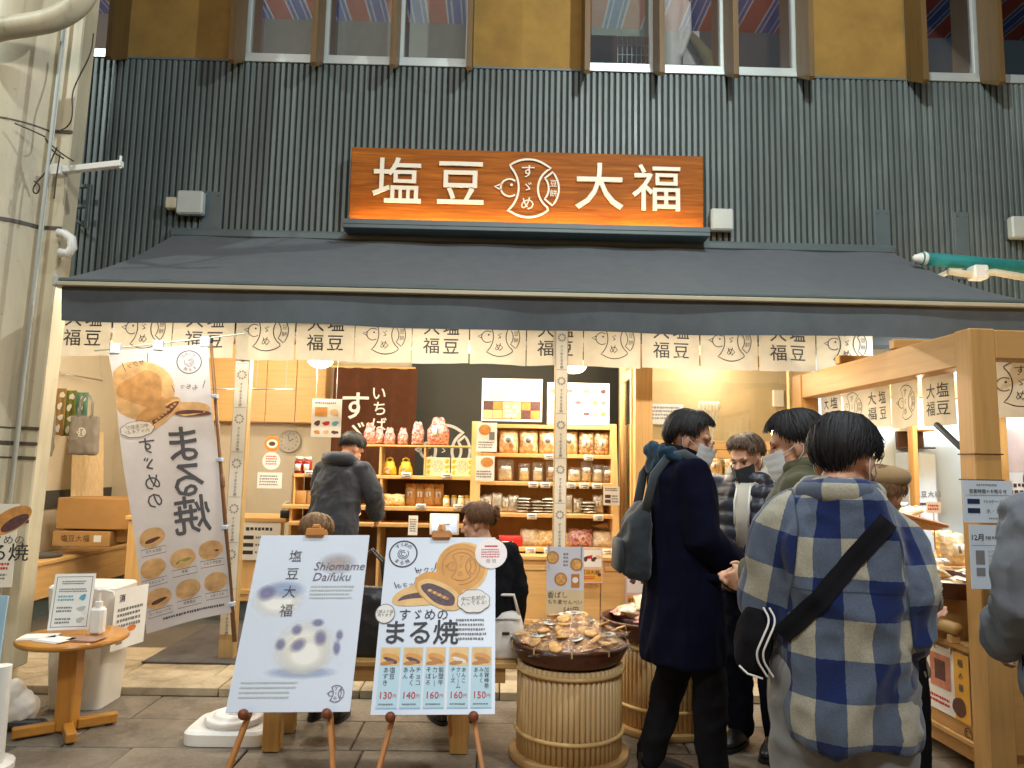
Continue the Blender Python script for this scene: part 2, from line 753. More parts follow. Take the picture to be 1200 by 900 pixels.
def vnoise(p):
    i = np.floor(p).astype(int)
    f = p - i
    f = f * f * (3 - 2 * f)
    r = np.zeros(len(p))
    for dx in (0, 1):
        for dy in (0, 1):
            for dz in (0, 1):
                w = (f[:, 0] if dx else 1 - f[:, 0]) * (f[:, 1] if dy else 1 - f[:, 1]) * (f[:, 2] if dz else 1 - f[:, 2])
                r += w * _P[(i[:, 0] + dx) % 64, (i[:, 1] + dy) % 64, (i[:, 2] + dz) % 64]
    return r * 2 - 1


def remesh(mb, voxel=0.012, smooth=4, fac=0.5):
    me = mb.mesh('tmp')
    o = bpy.data.objects.new('tmp', me)
    COL.objects.link(o)
    m = o.modifiers.new('r', 'REMESH')
    m.mode = 'VOXEL'
    m.voxel_size = voxel
    if smooth:
        k = o.modifiers.new('s', 'SMOOTH')
        k.factor = fac
        k.iterations = smooth
    dg = bpy.context.evaluated_depsgraph_get()
    out = bpy.data.meshes.new_from_object(o.evaluated_get(dg))
    bpy.data.objects.remove(o)
    bpy.data.meshes.remove(me)
    return out


def folds(me, amp=0.006, scale=(9, 9, 5), seed=0.0, ridge=True):
    n = len(me.vertices)
    co = np.empty(n * 3)
    me.vertices.foreach_get('co', co)
    co = co.reshape(-1, 3)
    no = np.empty(n * 3)
    me.vertices.foreach_get('normal', no)
    no = no.reshape(-1, 3)
    p = co * np.array(scale) + seed + 40
    w = np.stack([vnoise(p * 0.5 + 7), vnoise(p * 0.5 + 17), vnoise(p * 0.5 + 27)], 1)
    d = vnoise(p + 1.2 * w)
    if ridge:
        d = 1 - 2 * np.abs(d)
    d = d + 0.55 * vnoise(p * 2.3 + w) + 0.25 * (1 - 2 * np.abs(vnoise(p * 4.1 + 2 * w)))
    co = co + no * (d * amp)[:, None]
    me.vertices.foreach_set('co', co.ravel())
    me.update()
    return me
# ------------------------------------------------------------------ shared materials
def clad_mat():
    m, nt, b, out = new_mat('green_grey_cladding')
    ge = nt.nodes.new('ShaderNodeNewGeometry')
    mp = nt.nodes.new('ShaderNodeMapping')
    mp.inputs['Scale'].default_value = (9, 9, .7)
    nt.links.new(ge.outputs['Position'], mp.inputs['Vector'])
    n1 = noise(nt, mp.outputs[0], 1.0, 6, .65)
    n2 = noise(nt, ge.outputs['Position'], 1.3, 4)
    oi = nt.nodes.new('ShaderNodeObjectInfo')
    a = nt.nodes.new('ShaderNodeMath'); a.operation = 'MULTIPLY_ADD'; a.inputs[1].default_value = .16
    nt.links.new(oi.outputs['Random'], a.inputs[0]); nt.links.new(n1, a.inputs[2])
    a2 = nt.nodes.new('ShaderNodeMath'); a2.operation = 'MULTIPLY_ADD'; a2.inputs[1].default_value = .5
    nt.links.new(n2, a2.inputs[0]); nt.links.new(a.outputs[0], a2.inputs[2])
    nt.links.new(ramp(nt, a2.outputs[0], [(.5, mul(S('#596260'), .72)), (.85, S('#596260')), (1.15, mul(S('#626c6a'), 1.1))]), b.inputs['Base Color'])
    nt.links.new(ramp(nt, n1, [(.3, (.34,) * 3), (.7, (.6,) * 3)]), b.inputs['Roughness'])
    bump(nt, b, noise(nt, ge.outputs['Position'], 30, 3), .12, .003)
    return m


M_clad = clad_mat()
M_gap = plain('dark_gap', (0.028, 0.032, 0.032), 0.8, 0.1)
M_plate = plain('painted_plate', S('#566264'), 0.45, 0.08)
M_beam = wood('weathered_beam', S('#59431f'), 'Z', 0.6, 0.3)
M_beamend = wood('beam_end', S('#a8703a'), 'Z', 0.6, 0.2)
M_ochre = plain('ochre_render', S('#86672e'), 0.9, 0.16, 5, 0.5, 180, bdist=0.004)
M_alu = plain('aluminium', S('#c9d2cf'), 0.35, 0.05, metal=0.55)
M_white = plain('white_paint', S('#e4e2da'), 0.5, 0.05)
def painted_steel(name, color):
    m, nt, b, out = new_mat(name)
    ge = nt.nodes.new('ShaderNodeNewGeometry')
    mp = nt.nodes.new('ShaderNodeMapping')
    mp.inputs['Scale'].default_value = (7, 7, 1.1)
    nt.links.new(ge.outputs['Position'], mp.inputs['Vector'])
    n1 = noise(nt, mp.outputs[0], 1.0, 8, .68, .5)
    n2 = noise(nt, ge.outputs['Position'], 26, 6, .7)
    c1 = ramp(nt, n1, [(.28, mul(color, .50)), (.42, mul(color, .88)), (.7, mul(color, 1.06))])
    c2 = ramp(nt, n2, [(.25, (.62, .50, .40)), (.36, (1, 1, 1))])
    mx = nt.nodes.new('ShaderNodeMix'); mx.data_type = 'RGBA'; mx.blend_type = 'MULTIPLY'; mx.inputs[0].default_value = 1
    nt.links.new(c1, mx.inputs[6]); nt.links.new(c2, mx.inputs[7])
    nt.links.new(mx.outputs[2], b.inputs['Base Color'])
    b.inputs['Roughness'].default_value = .5
    bump(nt, b, n2, .35, .003)
    return m


M_cream = painted_steel('cream_paint', S('#c8bda0'))
M_black = plain('black_plastic', (0.015, 0.015, 0.016), 0.45, 0.1)
M_steel = plain('steel', S('#b9bdbc'), 0.3, 0.08, metal=0.8)
M_wood = wood('cypress_wood', S('#dfb272'), 'X', 0.5, 0.16)
M_woodz = wood('cypress_wood_upright', S('#dfb272'), 'Z', 0.5, 0.16)
M_woody = wood('cypress_wood_deep', S('#dfb272'), 'Y', 0.5, 0.16)
M_orange = wood('oak_stained', S('#b06f2a'), 'Z', 0.42, 0.22)
M_orangex = wood('oak_stained_flat', S('#b8772f'), 'X', 0.42, 0.22)
M_ink = plain('charcoal_ink', (0.035, 0.033, 0.035), 0.6, 0.05, bstr=0)
M_softink = plain('grey_ink', (0.20, 0.19, 0.19), 0.6, 0.05, bstr=0)
M_paper = plain('white_paper', S('#e9e6df'), 0.55, 0.03, bstr=0)
M_red = plain('red_ink', S('#c22a2e'), 0.5, 0.05, bstr=0)
M_brownink = plain('brown_ink', S('#5a3a26'), 0.6, 0.05, bstr=0)
M_glass = clear('window_glass', 0.05)
M_glassup = clear('upstairs_glass', 0.26)
M_film = clear('clear_film', 0.03, rough=0.10, milky=0.05, wrinkle=0.8, gain=.5)
M_acryl = clear('acrylic_sheet', 0.02, rough=0.05)

WALL = 5.70

# ------------------------------------------------------------------ ground and street paving
def stone_mat(name, color):
    m, nt, b, out = new_mat(name)
    v = coords(nt)
    oi = nt.nodes.new('ShaderNodeObjectInfo')
    n = noise(nt, v, 5, 7, 0.62, 0.4)
    a = nt.nodes.new('ShaderNodeMath')
    a.operation = 'MULTIPLY_ADD'
    a.inputs[1].default_value = 0.34
    nt.links.new(oi.outputs['Random'], a.inputs[0])
    nt.links.new(n, a.inputs[2])
    nt.links.new(ramp(nt, a.outputs[0], [(0.34, mul(color, 0.36)), (0.60, color), (0.95, mul(color, 1.5))]), b.inputs['Base Color'])
    n2 = noise(nt, v, 34, 6, 0.65)
    nt.links.new(ramp(nt, n2, [(0.3, (0.34,) * 3), (0.7, (0.75,) * 3)]), b.inputs['Roughness'])
    bump(nt, b, n2, 0.55, 0.006)
    return m


M_stone = stone_mat('street_stone', S('#72685a'))
M_stone2 = stone_mat('threshold_stone', S('#a99a80'))
M_joint = plain('joint_mortar', (0.035, 0.032, 0.028), 0.95, 0.2, 20)
M_ground = plain('street_ground', (0.10, 0.095, 0.088), 0.9, 0.2, 2)

g = MB().add([(-60, -60, -0.03), (60, -60, -0.03), (60, 60, -0.03), (-60, 60, -0.03)], [(0, 1, 2, 3)]).build('ground', M_ground)
struct(g)
street = MB().box((-4.6, 1.9, -0.028), (5.0, 5.05, -0.012)).build('street', M_joint)
struct(street)
stone_meshes = {}


def paver(w, d, h, mat, x, y, z, parent, name='paving_stone'):
    key = (round(w, 3), round(d, 3), round(h, 3), mat.name)
    if key not in stone_meshes:
        stone_meshes[key] = MB().bbox((0, 0, -h), (w, d, 0), 0.005).mesh(name)
        stone_meshes[key].materials.append(mat)
    o = bpy.data.objects.new(name, stone_meshes[key])
    COL.objects.link(o)
    o.parent = parent
    o.location = (x, y, z)
    o.rotation_euler = (random.uniform(-.004, .004), random.uniform(-.004, .004), 0)
    return o


rows = [(2.05, .40), (2.45, .40), (2.85, .42), (3.27, .42), (3.69, .40), (4.09, .44), (4.53, .43)]
for i, (y, d) in enumerate(rows):
    x = -4.5 + (i % 3) * 0.23
    while x < 4.9:
        w = [0.60, 0.60, 0.90][int(random.random() * 3)]
        paver(w - 0.008, d - 0.008, 0.03, M_stone, x, y, random.uniform(-.002, .002), street)
        x += w

pave = MB().box((-4.6, 4.965, -0.011), (5.0, 6.0, 0.018)).build('pavement', M_joint)
struct(pave)
for (y, d, ws) in ((4.955, .28, .9), (5.235, .36, .6), (5.595, .38, .6)):
    x = -4.5 + random.random() * .3
    while x < 4.9:
        paver(ws - 0.008, d - 0.008, 0.055, M_stone2, x, y, 0.05 + random.uniform(-.001, .001), pave)
        x += ws

M_floor = plain('shop_floor_concrete', S('#5e5a54'), 0.45, 0.12, 2.5, 0.1, 80)
fl = MB().box((-5.2, 5.985, 0.0), (6.0, 9.2, 0.045)).build('shop_floor', M_floor)
struct(fl)

# mat by the door
M_mat = fabric('door_mat', S('#55504e'), 0.95, 0.3, 160, 0.9, 0.006)
a_, b_ = at_z(180, 768, .06), at_z(268, 768, .06)
dm = MB().bbox((a_.x, 5.50, 0.053), (b_.x + .5, 6.75, 0.064), 0.004).build('door_mat', M_mat)
tag(dm, 'grey ribbed door mat lying behind the white flag banner', 'door mat')

# ------------------------------------------------------------------ shop building: facade
fins_px = [(126, 80), (270, 84), (366, 91), (459, 93), (549, 98), (688, 103), (776, 107), (863, 109), (952, 112), (1086, 114), (1176, 120)]
SILL = at(620, 82, WALL).z
fx = [at(px, py, 5.44).x for px, py in fins_px]
bld = thing('shop_building', 'two storey shop front with teal grey ribbed cladding and brown beams', 'building', (0, WALL, 0))
CL0, CL1 = 2.62, SILL - 0.012
clad = MB().box((-4.7, WALL, CL0), (5.2, WALL + 0.06, CL1)).build('cladding', M_gap, bld)
bat = MB()
w_, d_ = 0.0345, 0.024
prof = [(0, 0), (0.002, -d_ * .8), (0.006, -d_), (w_ - .006, -d_), (w_ - .002, -d_ * .8), (w_, 0)]
bat.add([(p[0], p[1], 0) for p in prof] + [(p[0], p[1], CL1 - CL0 - .01) for p in prof],
        [(i, i + 1, i + 7, i + 6) for i in range(5)] + [(0, 1, 2, 3, 4, 5), (11, 10, 9, 8, 7, 6)])
bat_me = bat.mesh('batten')
bat_me.materials.append(M_clad)
x = -4.65
while x < 5.1:
    o = bpy.data.objects.new('batten', bat_me)
    COL.objects.link(o)
    o.parent = clad
    o.matrix_parent_inverse = base_matrix(clad).inverted()
    o.location = (x, WALL - 0.001, CL0 + .005)
    x += 0.0482
# plates bolted on the cladding
for (px0, py0, px1, py1) in ((1022, 247, 1042, 298), (1115, 250, 1134, 300), (240, 226, 260, 275)):
    a, b = at(px0, py0, WALL), at(px1, py1, WALL)
    p = MB().bbox((a.x, WALL - .034, b.z - .2), (b.x, WALL - .026, a.z), .003).build('cover_plate', M_plate, bld)
    bm = MB()
    for sx in (.2, .8):
        bm.ell((a.x + (b.x - a.x) * sx, WALL - .036, a.z - .03), (.008, .006, .008), 8, 6)
    bm.build('bolt', M_plate, p)
# dark box standing in for the shaded void beneath the cladding
void_shade = MB().box((-4.7, WALL + .001, 2.50), (5.2, WALL + .20, CL0 - .002)).build('shade_strip', M_gap, bld)

# upper storey: beams, ochre bays, windows
kinds = ['win', 'panel', 'win', 'win', 'win', 'panel', 'win', 'win', 'win', 'panel', 'win', 'win']
edges = [fx[0] - .62] + fx + [fx[-1] + .62]
TOP = 6.6
win_objs = []
for i, k in enumerate(kinds):
    x0, x1 = edges[i], edges[i + 1]
    if k == 'panel':
        MB().box((x0, WALL + .01, SILL + .012), (x1, WALL + .05, TOP)).build('ochre_panel', M_ochre, bld)
        MB().bbox((x0 + .02, WALL - .022, SILL - .010), (x1 - .02, WALL + .05, SILL + .010), .003).build('flashing', M_plate, bld)
    else:
        w = MB()
        for (lo, hi) in (((x0 + .001, WALL - .030, SILL - .008), (x1 - .001, WALL + .05, SILL + .030)),
                         ((x0 + .001, WALL - .012, SILL + .0305), (x1 - .001, WALL + .05, SILL + .075)),
                         ((x0 + .001, WALL - .008, SILL + .0755), (x0 + .045, WALL + .05, TOP)),
                         ((x1 - .045, WALL - .008, SILL + .0755), (x1 - .001, WALL + .05, TOP))):
            w.bbox(lo, hi, .003)
        wo = w.build('window', M_alu, bld)
        MB().box((x0 + .046, WALL + .018, SILL + .076), (x1 - .046, WALL + .024, TOP)).build('pane', M_glassup, wo)
        win_objs.append((x0, x1))
for x in fx:
    b = MB()
    t = 0.042
    p = [(WALL + .0, SILL - .085), (5.44, SILL - .20), (5.40, SILL - .13), (5.40, TOP), (WALL + .0, TOP)]
    p = [(WALL - .031, SILL - .02), (5.455, SILL - .155), (5.43, SILL - .135), (5.43, TOP), (WALL - .031, TOP)]
    n = len(p)
    b.add([(x - t / 2, q[0], q[1]) for q in p] + [(x + t / 2, q[0], q[1]) for q in p],
          [tuple(range(n)), tuple(range(n, 2 * n))[::-1]] + [(k, k + n, (k + 1) % n + n, (k + 1) % n) for k in range(n)])
    b.build('beam', M_beam, bld)

# upper room behind the glass
M_room = plain('upper_room_wall', S('#7d6552'), 0.8, 0.15, 1.5)
rm = MB()
rm.box((-4.7, 7.6, SILL - .1), (5.4, 7.65, 7.2))
rm.box((-4.7, WALL + .07, SILL - .12), (5.4, 7.59, SILL - .08))
struct(rm.build('upper_room', M_room))
M_blind = translucent('pale_blind', S('#c7d6c4'), 0.8, 0.4)
a, b = at(694, -60, 5.95), at(764, 43, 5.95)
bl = MB()
n = 7
for i in range(n):
    z0 = b.z + (a.z - b.z) * i / n
    z1 = b.z + (a.z - b.z) * (i + 1) / n
    bl.add([(a.x, 5.95 + .01 * (i % 2), z0), (b.x + .03, 5.95 + .01 * (i % 2), z0), (b.x + .03, 5.95 + .01 * ((i + 1) % 2), z1), (a.x, 5.95 + .01 * ((i + 1) % 2), z1)], [(0, 1, 2, 3)])
tag(bl.build('window_blind', M_blind), 'pale green blind half lowered inside the upstairs window right of the sign emblem', 'blind')
gm = MB()
a, b = at(724, 36, 6.1), at(768, 74, 6.1)
for i in range(9):
    x = a.x + (b.x - a.x) * i / 8
    gm.box((x - .003, 6.1, b.z - .1), (x + .003, 6.105, a.z + .3))
for i in range(8):
    z = b.z - .1 + (a.z + .4 - b.z) * i / 8
    gm.box((a.x, 6.106, z), (b.x, 6.11, z + .005))
tag(gm.build('wire_grid', M_alu), 'white wire grid panel standing under the pale blind upstairs', 'wire grid')
M_roll = translucent('grey_roller_blind', S('#d5d8c6'), 0.8, 0.15)
for i, k in enumerate((2, 3, 4)):
    x0_, x1_ = edges[k] + .05, edges[k + 1] - .05
    rb_ = MB()
    rb_.add([(x0_ + (x1_ - x0_) * q / 8, 5.98 + .006 * math.sin(q * 1.7 + k), z) for z in (SILL - .03, TOP) for q in range(9)], [(q, q + 1, q + 10, q + 9) for q in range(8)])
    tag(rb_.build('roller_blind', M_roll, smooth=True), ['grey roller blind in the first upstairs window right of the left ochre panel', 'grey roller blind in the middle upstairs window above the left part of the sign', 'grey roller blind in the upstairs window left of the middle ochre panel'][i], 'blind', 'grey roller blinds upstairs')
# white plaster bust, white card and a tan rolled cloth behind the next pane
fig = MB()
c = at(787, 30, 6.0)
c.z += .30
fig.ell((c.x, 6.0, c.z + .17), (.085, .09, .12), 16, 12)
fig.limb([(c.x, 6.0, c.z + .05), (c.x, 6.0, c.z - .05)], [.05, .055])
fig.loft([((c.x, 6.0, c.z - .95), .07, .07), ((c.x, 6.0, c.z - .62), .085, .09), ((c.x, 6.0, c.z - .35), .08, .09), ((c.x, 6.0, c.z - .18), .12, .10), ((c.x, 6.0, c.z - .06), .10, .09), ((c.x, 6.0, c.z + .0), .05, .06)])
fig.limb([(c.x + .12, 5.98, c.z - .12), (c.x + .13, 5.96, c.z - .38), (c.x + .06, 5.93, c.z - .60)], [.045, .038, .03])
fm = remesh(fig, .012, 3)
tag(link(fm, 'bust', M_white, smooth=True), 'white mannequin bust behind the upstairs window glass', 'mannequin')
a, b = at(800, 36, 6.15), at(820, 76, 6.15)
tag(MB().box((a.x, 6.15, b.z), (b.x, 6.158, a.z)).build('card', M_paper), 'white card leaning behind the mannequin bust upstairs', 'card')
M_tan = fabric('tan_cloth', S('#8a7a4c'), 0.9)
tag(MB().limb([at(800, 30, 6.05), at(818, 52, 6.04), at(838, 82, 6.03)], [.02, .045, .075]).build('cloth_roll', M_tan, smooth=True),
    'tan rolled cloth slanting across the upstairs window', 'cloth')

# striped cloth hung under the arcade roof (seen mirrored in the upstairs windows)
m_, nt_, b__, out_ = new_mat('striped_cloth')
tc_ = nt_.nodes.new('ShaderNodeTexCoord')
sp_ = nt_.nodes.new('ShaderNodeSeparateXYZ')
nt_.links.new(tc_.outputs['Object'], sp_.inputs[0])
mm_ = nt_.nodes.new('ShaderNodeMath')
mm_.operation = 'MULTIPLY'
mm_.inputs[1].default_value = 1 / 0.66
nt_.links.new(sp_.outputs['X'], mm_.inputs[0])
fr_ = nt_.nodes.new('ShaderNodeMath')
fr_.operation = 'FRACT'
nt_.links.new(mm_.outputs[0], fr_.inputs[0])
cr_ = ramp(nt_, fr_.outputs[0], [(0.0, S('#c0605a')), (0.47, S('#e8e4ea')), (0.51, S('#5570ba')), (0.60, S('#e8e4ea')), (0.63, S('#5570ba')), (0.84, S('#e8e4ea')), (0.87, S('#5570ba')), (0.96, S('#e8e4ea'))])
cr_.node.color_ramp.interpolation = 'CONSTANT'
nt_.links.new(cr_, b__.inputs['Base Color'])
b__.inputs['Roughness'].default_value = 0.9
can = MB()
for i in range(10):
    y0, y1 = -.5 + .56 * i, -.5 + .56 * (i + 1)
    can.add([(-9, y0, 9.0), (9, y0, 9.0), (9, y1, 9.0), (-9, y1, 9.0)], [(0, 1, 2, 3)])
tag(can.build('striped_canopy', m_), 'red and blue striped cloth hung over the street, mirrored in the upstairs windows', 'canopy')

# ------------------------------------------------------------------ interior shell
M_wallw = plain('interior_plaster', S('#d8cdb6'), 0.85, 0.04, 2)
M_wallg = plain('grey_board', S('#4a4b45'), 0.8, 0.08, 2)
M_ceil = plain('shop_ceiling', S('#e6e0d2'), 0.9, 0.03)
struct(MB().box((-4.62, 5.77, 0.046), (-4.5, 9.0, 2.9)).build('wall_left', M_wallw))
struct(MB().box((-4.499, 8.8, 0.046), (5.2, 8.92, 2.9)).build('wall_back', M_wallw))
struct(MB().box((5.2, 5.77, 0.046), (5.32, 9.0, 2.9)).build('wall_right', M_wallw))
struct(MB().box((-4.7, 5.91, 2.901), (5.4, 9.0, 3.0)).build('ceiling', M_ceil))
sk = MB().box((-4.498, 6.0, 0.047), (-4.47, 8.79, 0.20)).build('skirting', plain('dark_skirting', S('#46443f'), .6), None)
struct(sk)
a, b = at_x(45, 578, -4.49), at_x(98, 592, -4.49)
struct(MB().box((-4.497, min(a.y, 6.1), b.z), (-4.485, 8.79, a.z + .02)).build('wall_band', plain('dark_wall_band', S('#4d4b47'), .7)))
# dark grey board on the back wall behind the shelves
a, b = at(483, 425, 8.75), at(762, 640, 8.75)
struct(MB().box((a.x, 8.75, .3), (b.x + .3, 8.798, 2.88)).build('wall_board', M_wallg))

# ------------------------------------------------------------------ sign board
SY = 5.52
a, b = at(412, 173, SY), at(825, 268, SY)
sx0, sx1 = a.x, b.x
sz1 = (at(413, 172, SY).z + at(824, 183, SY).z) / 2
sz0 = (at(410, 261, SY).z + at(825, 270, SY).z) / 2
sign = thing('shop_sign', 'long orange wooden shop sign with white raised characters and sparrow emblem', 'sign', ((sx0 + sx1) / 2, SY, sz0))
m_, nt_, b__, out_ = new_mat('sign_wood')
v_ = coords(nt_, (1.5, 20, 26))
n_ = noise(nt_, v_, 1.6, 6, .6, .8)
nt_.links.new(ramp(nt_, n_, [(.35, S('#7c420c')), (.6, S('#995616')), (.8, S('#b06b24'))]), b__.inputs['Base Color'])
b__.inputs['Roughness'].default_value = .6
b__.inputs['Specular IOR Level'].default_value = .15
M_signwood = m_
MB().bbox((sx0, SY, sz0), (sx1, WALL - .027, sz1), .006).build('board', M_signwood, sign)
led = MB()
led.bbox((sx0 - .02, SY - .105, sz0 - .075), (sx1 + .02, WALL - .027, sz0 - .045), .004)
led.bbox((sx0 - .02, SY - .105, sz0 - .0445), (sx1 + .02, SY - .092, sz0 - .004), .003)
led.build('light_tray', M_plate, sign)
M_led = glow('warm_led', (1.0, .62, .28), 7.0)
MB().box((sx0 + .02, SY - .075, sz0 - .0445), (sx1 - .02, SY - .055, sz0 - .036)).build('led_strip', M_led, sign)
light('tray_light', 'AREA', ((sx0 + sx1) / 2, SY - .062, sz0 - .02), 9, (1, .68, .36), sx1 - sx0 - .05, sign, aim=((sx0 + sx1) / 2, SY + .02, sz0 + .45), size_y=.02)
SW, SH = sx1 - sx0, sz1 - sz0
P = Panel(upright((sx0, SY - .002, sz0)), sign)
M_letter = plain('white_letter', S('#d5cfbd'), .5, .03, bstr=0)
for ch, px in (('塩', 466), ('豆', 540), ('大', 702), ('福', 770)):
    u = (px - 411) / (825 - 411) * SW
    P.text(ch, u, SH * .50, SH * .66, M_letter, bold=.005, lift=.011, extrude=.008, res=3)
uc = (617 - 411) / (825 - 411) * SW
emblem(P, uc + .012, SH * .50, SH * .385, M_letter, .016, .012, True, .004, res=2)
P.done()

# ------------------------------------------------------------------ boxes and brackets on the wall
M_jbox = plain('grey_plastic_box', S('#b3b9b2'), .5, .05)


def jbox(px0, py0, px1, py1, label, arm=None):
    a, b = at(px0, py0, 5.60), at(px1, py1, 5.60)
    t = thing('junction_box', label, 'junction box', ((a.x + b.x) / 2, 5.66, b.z), group='junction boxes on the cladding')
    MB().bbox((a.x, 5.57, b.z), (b.x, 5.64, a.z), .012).build('cover', M_jbox, t)
    MB().bbox((a.x + .01, 5.6405, b.z + .01), (b.x - .01, 5.676, a.z - .01), .004).build('base', M_plate, t)
    if arm:
        c = at(*arm, 5.6)
        MB().bbox((c.x - .03, 5.58, c.z - .045), (a.x - .001, 5.64, c.z + .045), .008).build('sensor', M_cream, t)
    return t


jbox(209, 224, 238, 252, 'pale grey junction box with a small sensor, above the left end of the awning', (199, 238))
jbox(832, 245, 859, 271, 'pale grey junction box on the cladding just right of the orange sign')
jbox(1183, 254, 1212, 280, 'pale grey junction box at the far right of the cladding, above the green roller')

# ------------------------------------------------------------------ awning
YB, YF = 5.62, 4.28
M_awn = fabric('awning_canvas', S('#565c60'), .75, .10, 420, .2, .0008)
zt = (at(205, 275, YB).z + at(1045, 297, YB).z) / 2
ax0, ax1 = at(203, 276, YB).x, at(1046, 297, YB).x
bx0, bx1 = at(76, 322, YF).x, at(1206, 352, YF).x
zb = (at(76, 324, YF).z + at(1195, 354, YF).z) / 2
aw = thing('awning', 'wide charcoal canvas awning with a deep valance over the shop front', 'awning', ((ax0 + ax1) / 2, YB, zt))
n, m = 40, 10
top = MB()
vs = []
for j in range(m + 1):
    t = j / m
    for i in range(n + 1):
        s = i / n
        x = (ax0 * (1 - s) + ax1 * s) * (1 - t) + (bx0 * (1 - s) + bx1 * s) * t
        z = zt * (1 - t) + zb * t - .055 * math.sin(PI * t) * (1 + .25 * math.sin(s * 17)) + .010 * math.sin(PI * t) * math.sin(s * 31 + 5 * t) * math.sin(s * 9) + .008 * math.sin(s * 47 + 3 * t)
        vs.append((x, YB * (1 - t) + YF * t, z))
fs = [(j * (n + 1) + i, j * (n + 1) + i + 1, (j + 1) * (n + 1) + i + 1, (j + 1) * (n + 1) + i) for j in range(m) for i in range(n)]
top.add(vs, fs)
top.add([(p[0], p[1], p[2] - .004) for p in vs], [f[::-1] for f in fs])
top.build('canopy', M_awn, aw, smooth=True)
MB().bbox((ax0 - .03, YB - .02, zt - .02), (ax1 + .03, WALL - .027, zt + .06), .02).build('cassette', M_plate, aw)
zbar = (at(76, 331, YF - .02).z + at(1195, 358, YF - .02).z) / 2
fb = MB()
fb.bbox((bx0 - .01, YF - .045, zbar + .004), (bx1 + .01, YF + .03, zb - .003), .008)
fb.build('front_bar', M_plate, aw)
M_trim = plain('ivory_trim', S('#b5ad93'), .45, .06)
MB().bbox((bx0 - .012, YF - .056, zbar - .022), (bx1 + .012, YF + .02, zbar + .003), .004).build('trim', M_trim, aw)
for xs in (bx0 - .012, bx1 + .012):
    MB().bbox((xs - .03, YF - .05, zbar - .025), (xs - .001 if xs < 0 else xs + .03, YF + .03, zb + .01), .008).build('end_cap', M_jbox, aw)
# valance, gently waving; the bottom edge runs with the bar
zv = (at(74, 372, YF - .02).z + at(1050, 399, YF - .02).z) / 2
va = MB()
n, m = 120, 6
vs = []
for j in range(m + 1):
    t = j / m
    for i in range(n + 1):
        s = i / n
        x = bx0 + (bx1 - bx0) * s
        z = zbar - .02 + (zv - zbar + .02) * t
        vs.append((x + .0, YF - .02 + t * .022 * math.sin(x * 2.1 + .6) + t * .01 * math.sin(x * 7.3), z + .006 * t * math.sin(x * 3.7)))
fs = [(j * (n + 1) + i, (j + 1) * (n + 1) + i, (j + 1) * (n + 1) + i + 1, j * (n + 1) + i + 1) for j in range(m) for i in range(n)]
va.add(vs, fs)
va.add([(p[0], p[1] + .004, p[2]) for p in vs], [f[::-1] for f in fs])
va.build('valance', M_awn, aw, smooth=True)
for s in (.06, .5, .93):
    xa = ax0 + (ax1 - ax0) * s
    am = MB()
    am.tube([(xa, YB, zt - .10), (xa + (.35 if s < .5 else -.35), 4.95, (zt + zb) / 2 - .16), (xa, YF + .05, zbar + .0)], .022, 8)
    am.build('folding_arm', M_plate, aw, smooth=True)
c = at(636, 283, YB)
MB().bbox((c.x - .02, YB - .06, zt + .061), (c.x + .03, YB - .0, zt + .085), .004).build('joint_clip', M_alu, aw)

# ------------------------------------------------------------------ row of cloth curtains under the awning
NY = 5.60
M_noren = translucent('undyed_cotton', S('#cbc2ae'), .85, .22)
nor = thing('noren', 'row of undyed cotton shop curtains printed with black characters and sparrow emblems under the awning', 'curtain', (0, NY, 2.2))
edges_px = [58, 128.5, 200, 273.5, 344.5, 414.5, 482, 549.5, 616.5, 683.5, 751.5, 820.5, 889, 957, 1024]
nx = [at(p, 424, NY).x for p in edges_px]
zbot = (at(90, 416, NY).z + at(990, 437, NY).z) / 2
ztop = zbot + .52
MB().tube([(nx[0] - .1, NY + .01, ztop - .02), (nx[-1] + .1, NY + .01, ztop - .02)], .014, 8).build('rod', M_woodz, nor, smooth=True)


def curtain_panel(x0, x1, z0, z1, y, kind, parent, seed, ang=None):
    """one cloth panel with its print, in a local frame turned to follow the rod"""
    rr = random.Random(seed)
    w, h = x1 - x0, z1 - z0
    a1, a2 = rr.random() * 6, rr.random() * 6
    k = 10

    def wave(u, v):
        return (1 - v) * (.014 * math.sin(u * 5.2 + a1) + .006 * math.sin(u * 13 + a2))
    mb = MB()
    vs = []
    for j in range(k + 1):
        for i in range(k + 1):
            u, v = i / k, j / k
            vs.append((x0 + .004 + (w - .008) * u, y + wave(u, v), z0 + h * v + (1 - v) * .006 * math.sin(u * 3.1 + a2)))
    fs = [(j * (k + 1) + i, j * (k + 1) + i + 1, (j + 1) * (k + 1) + i + 1, (j + 1) * (k + 1) + i) for j in range(k) for i in range(k)]
    mb.add(vs, fs)
    po = mb.build('curtain_panel', M_noren, parent, smooth=True)
    Pn = Panel(upright((x0, y, z0)), po)
    if kind == 'text':
        s = w * .30
        for ch, u, v in (('塩', .68, .60), ('豆', .68, .27), ('大', .34, .60), ('福', .34, .27)):
            Pn.text(ch, w * u, w * v + .008, s, M_ink, bold=.006, lift=0, part='lettering', res=2)
    else:
        emblem(Pn, w * .53, w * .49, w * .345, M_ink, w * .016, 0, True, 0, res=1)
    for key, (m2, mat) in Pn.ink.items():       # the print follows the cloth
        m2.v = [(p[0], p[1] + wave((p[0] - x0) / w, (p[2] - z0) / h) - .0025, p[2]) for p in m2.v]
    Pn.done()
    return po


for i in range(14):
    curtain_panel(nx[i], nx[i + 1], zbot, ztop, NY, 'text' if i % 2 == 0 else 'logo', nor, i)

# ------------------------------------------------------------------ white posts with vertical banners in the opening
M_post = plain('white_post', S('#e3dccb'), .6, .06)
M_postw = wood('bare_post', S('#b89a6a'), 'Z')


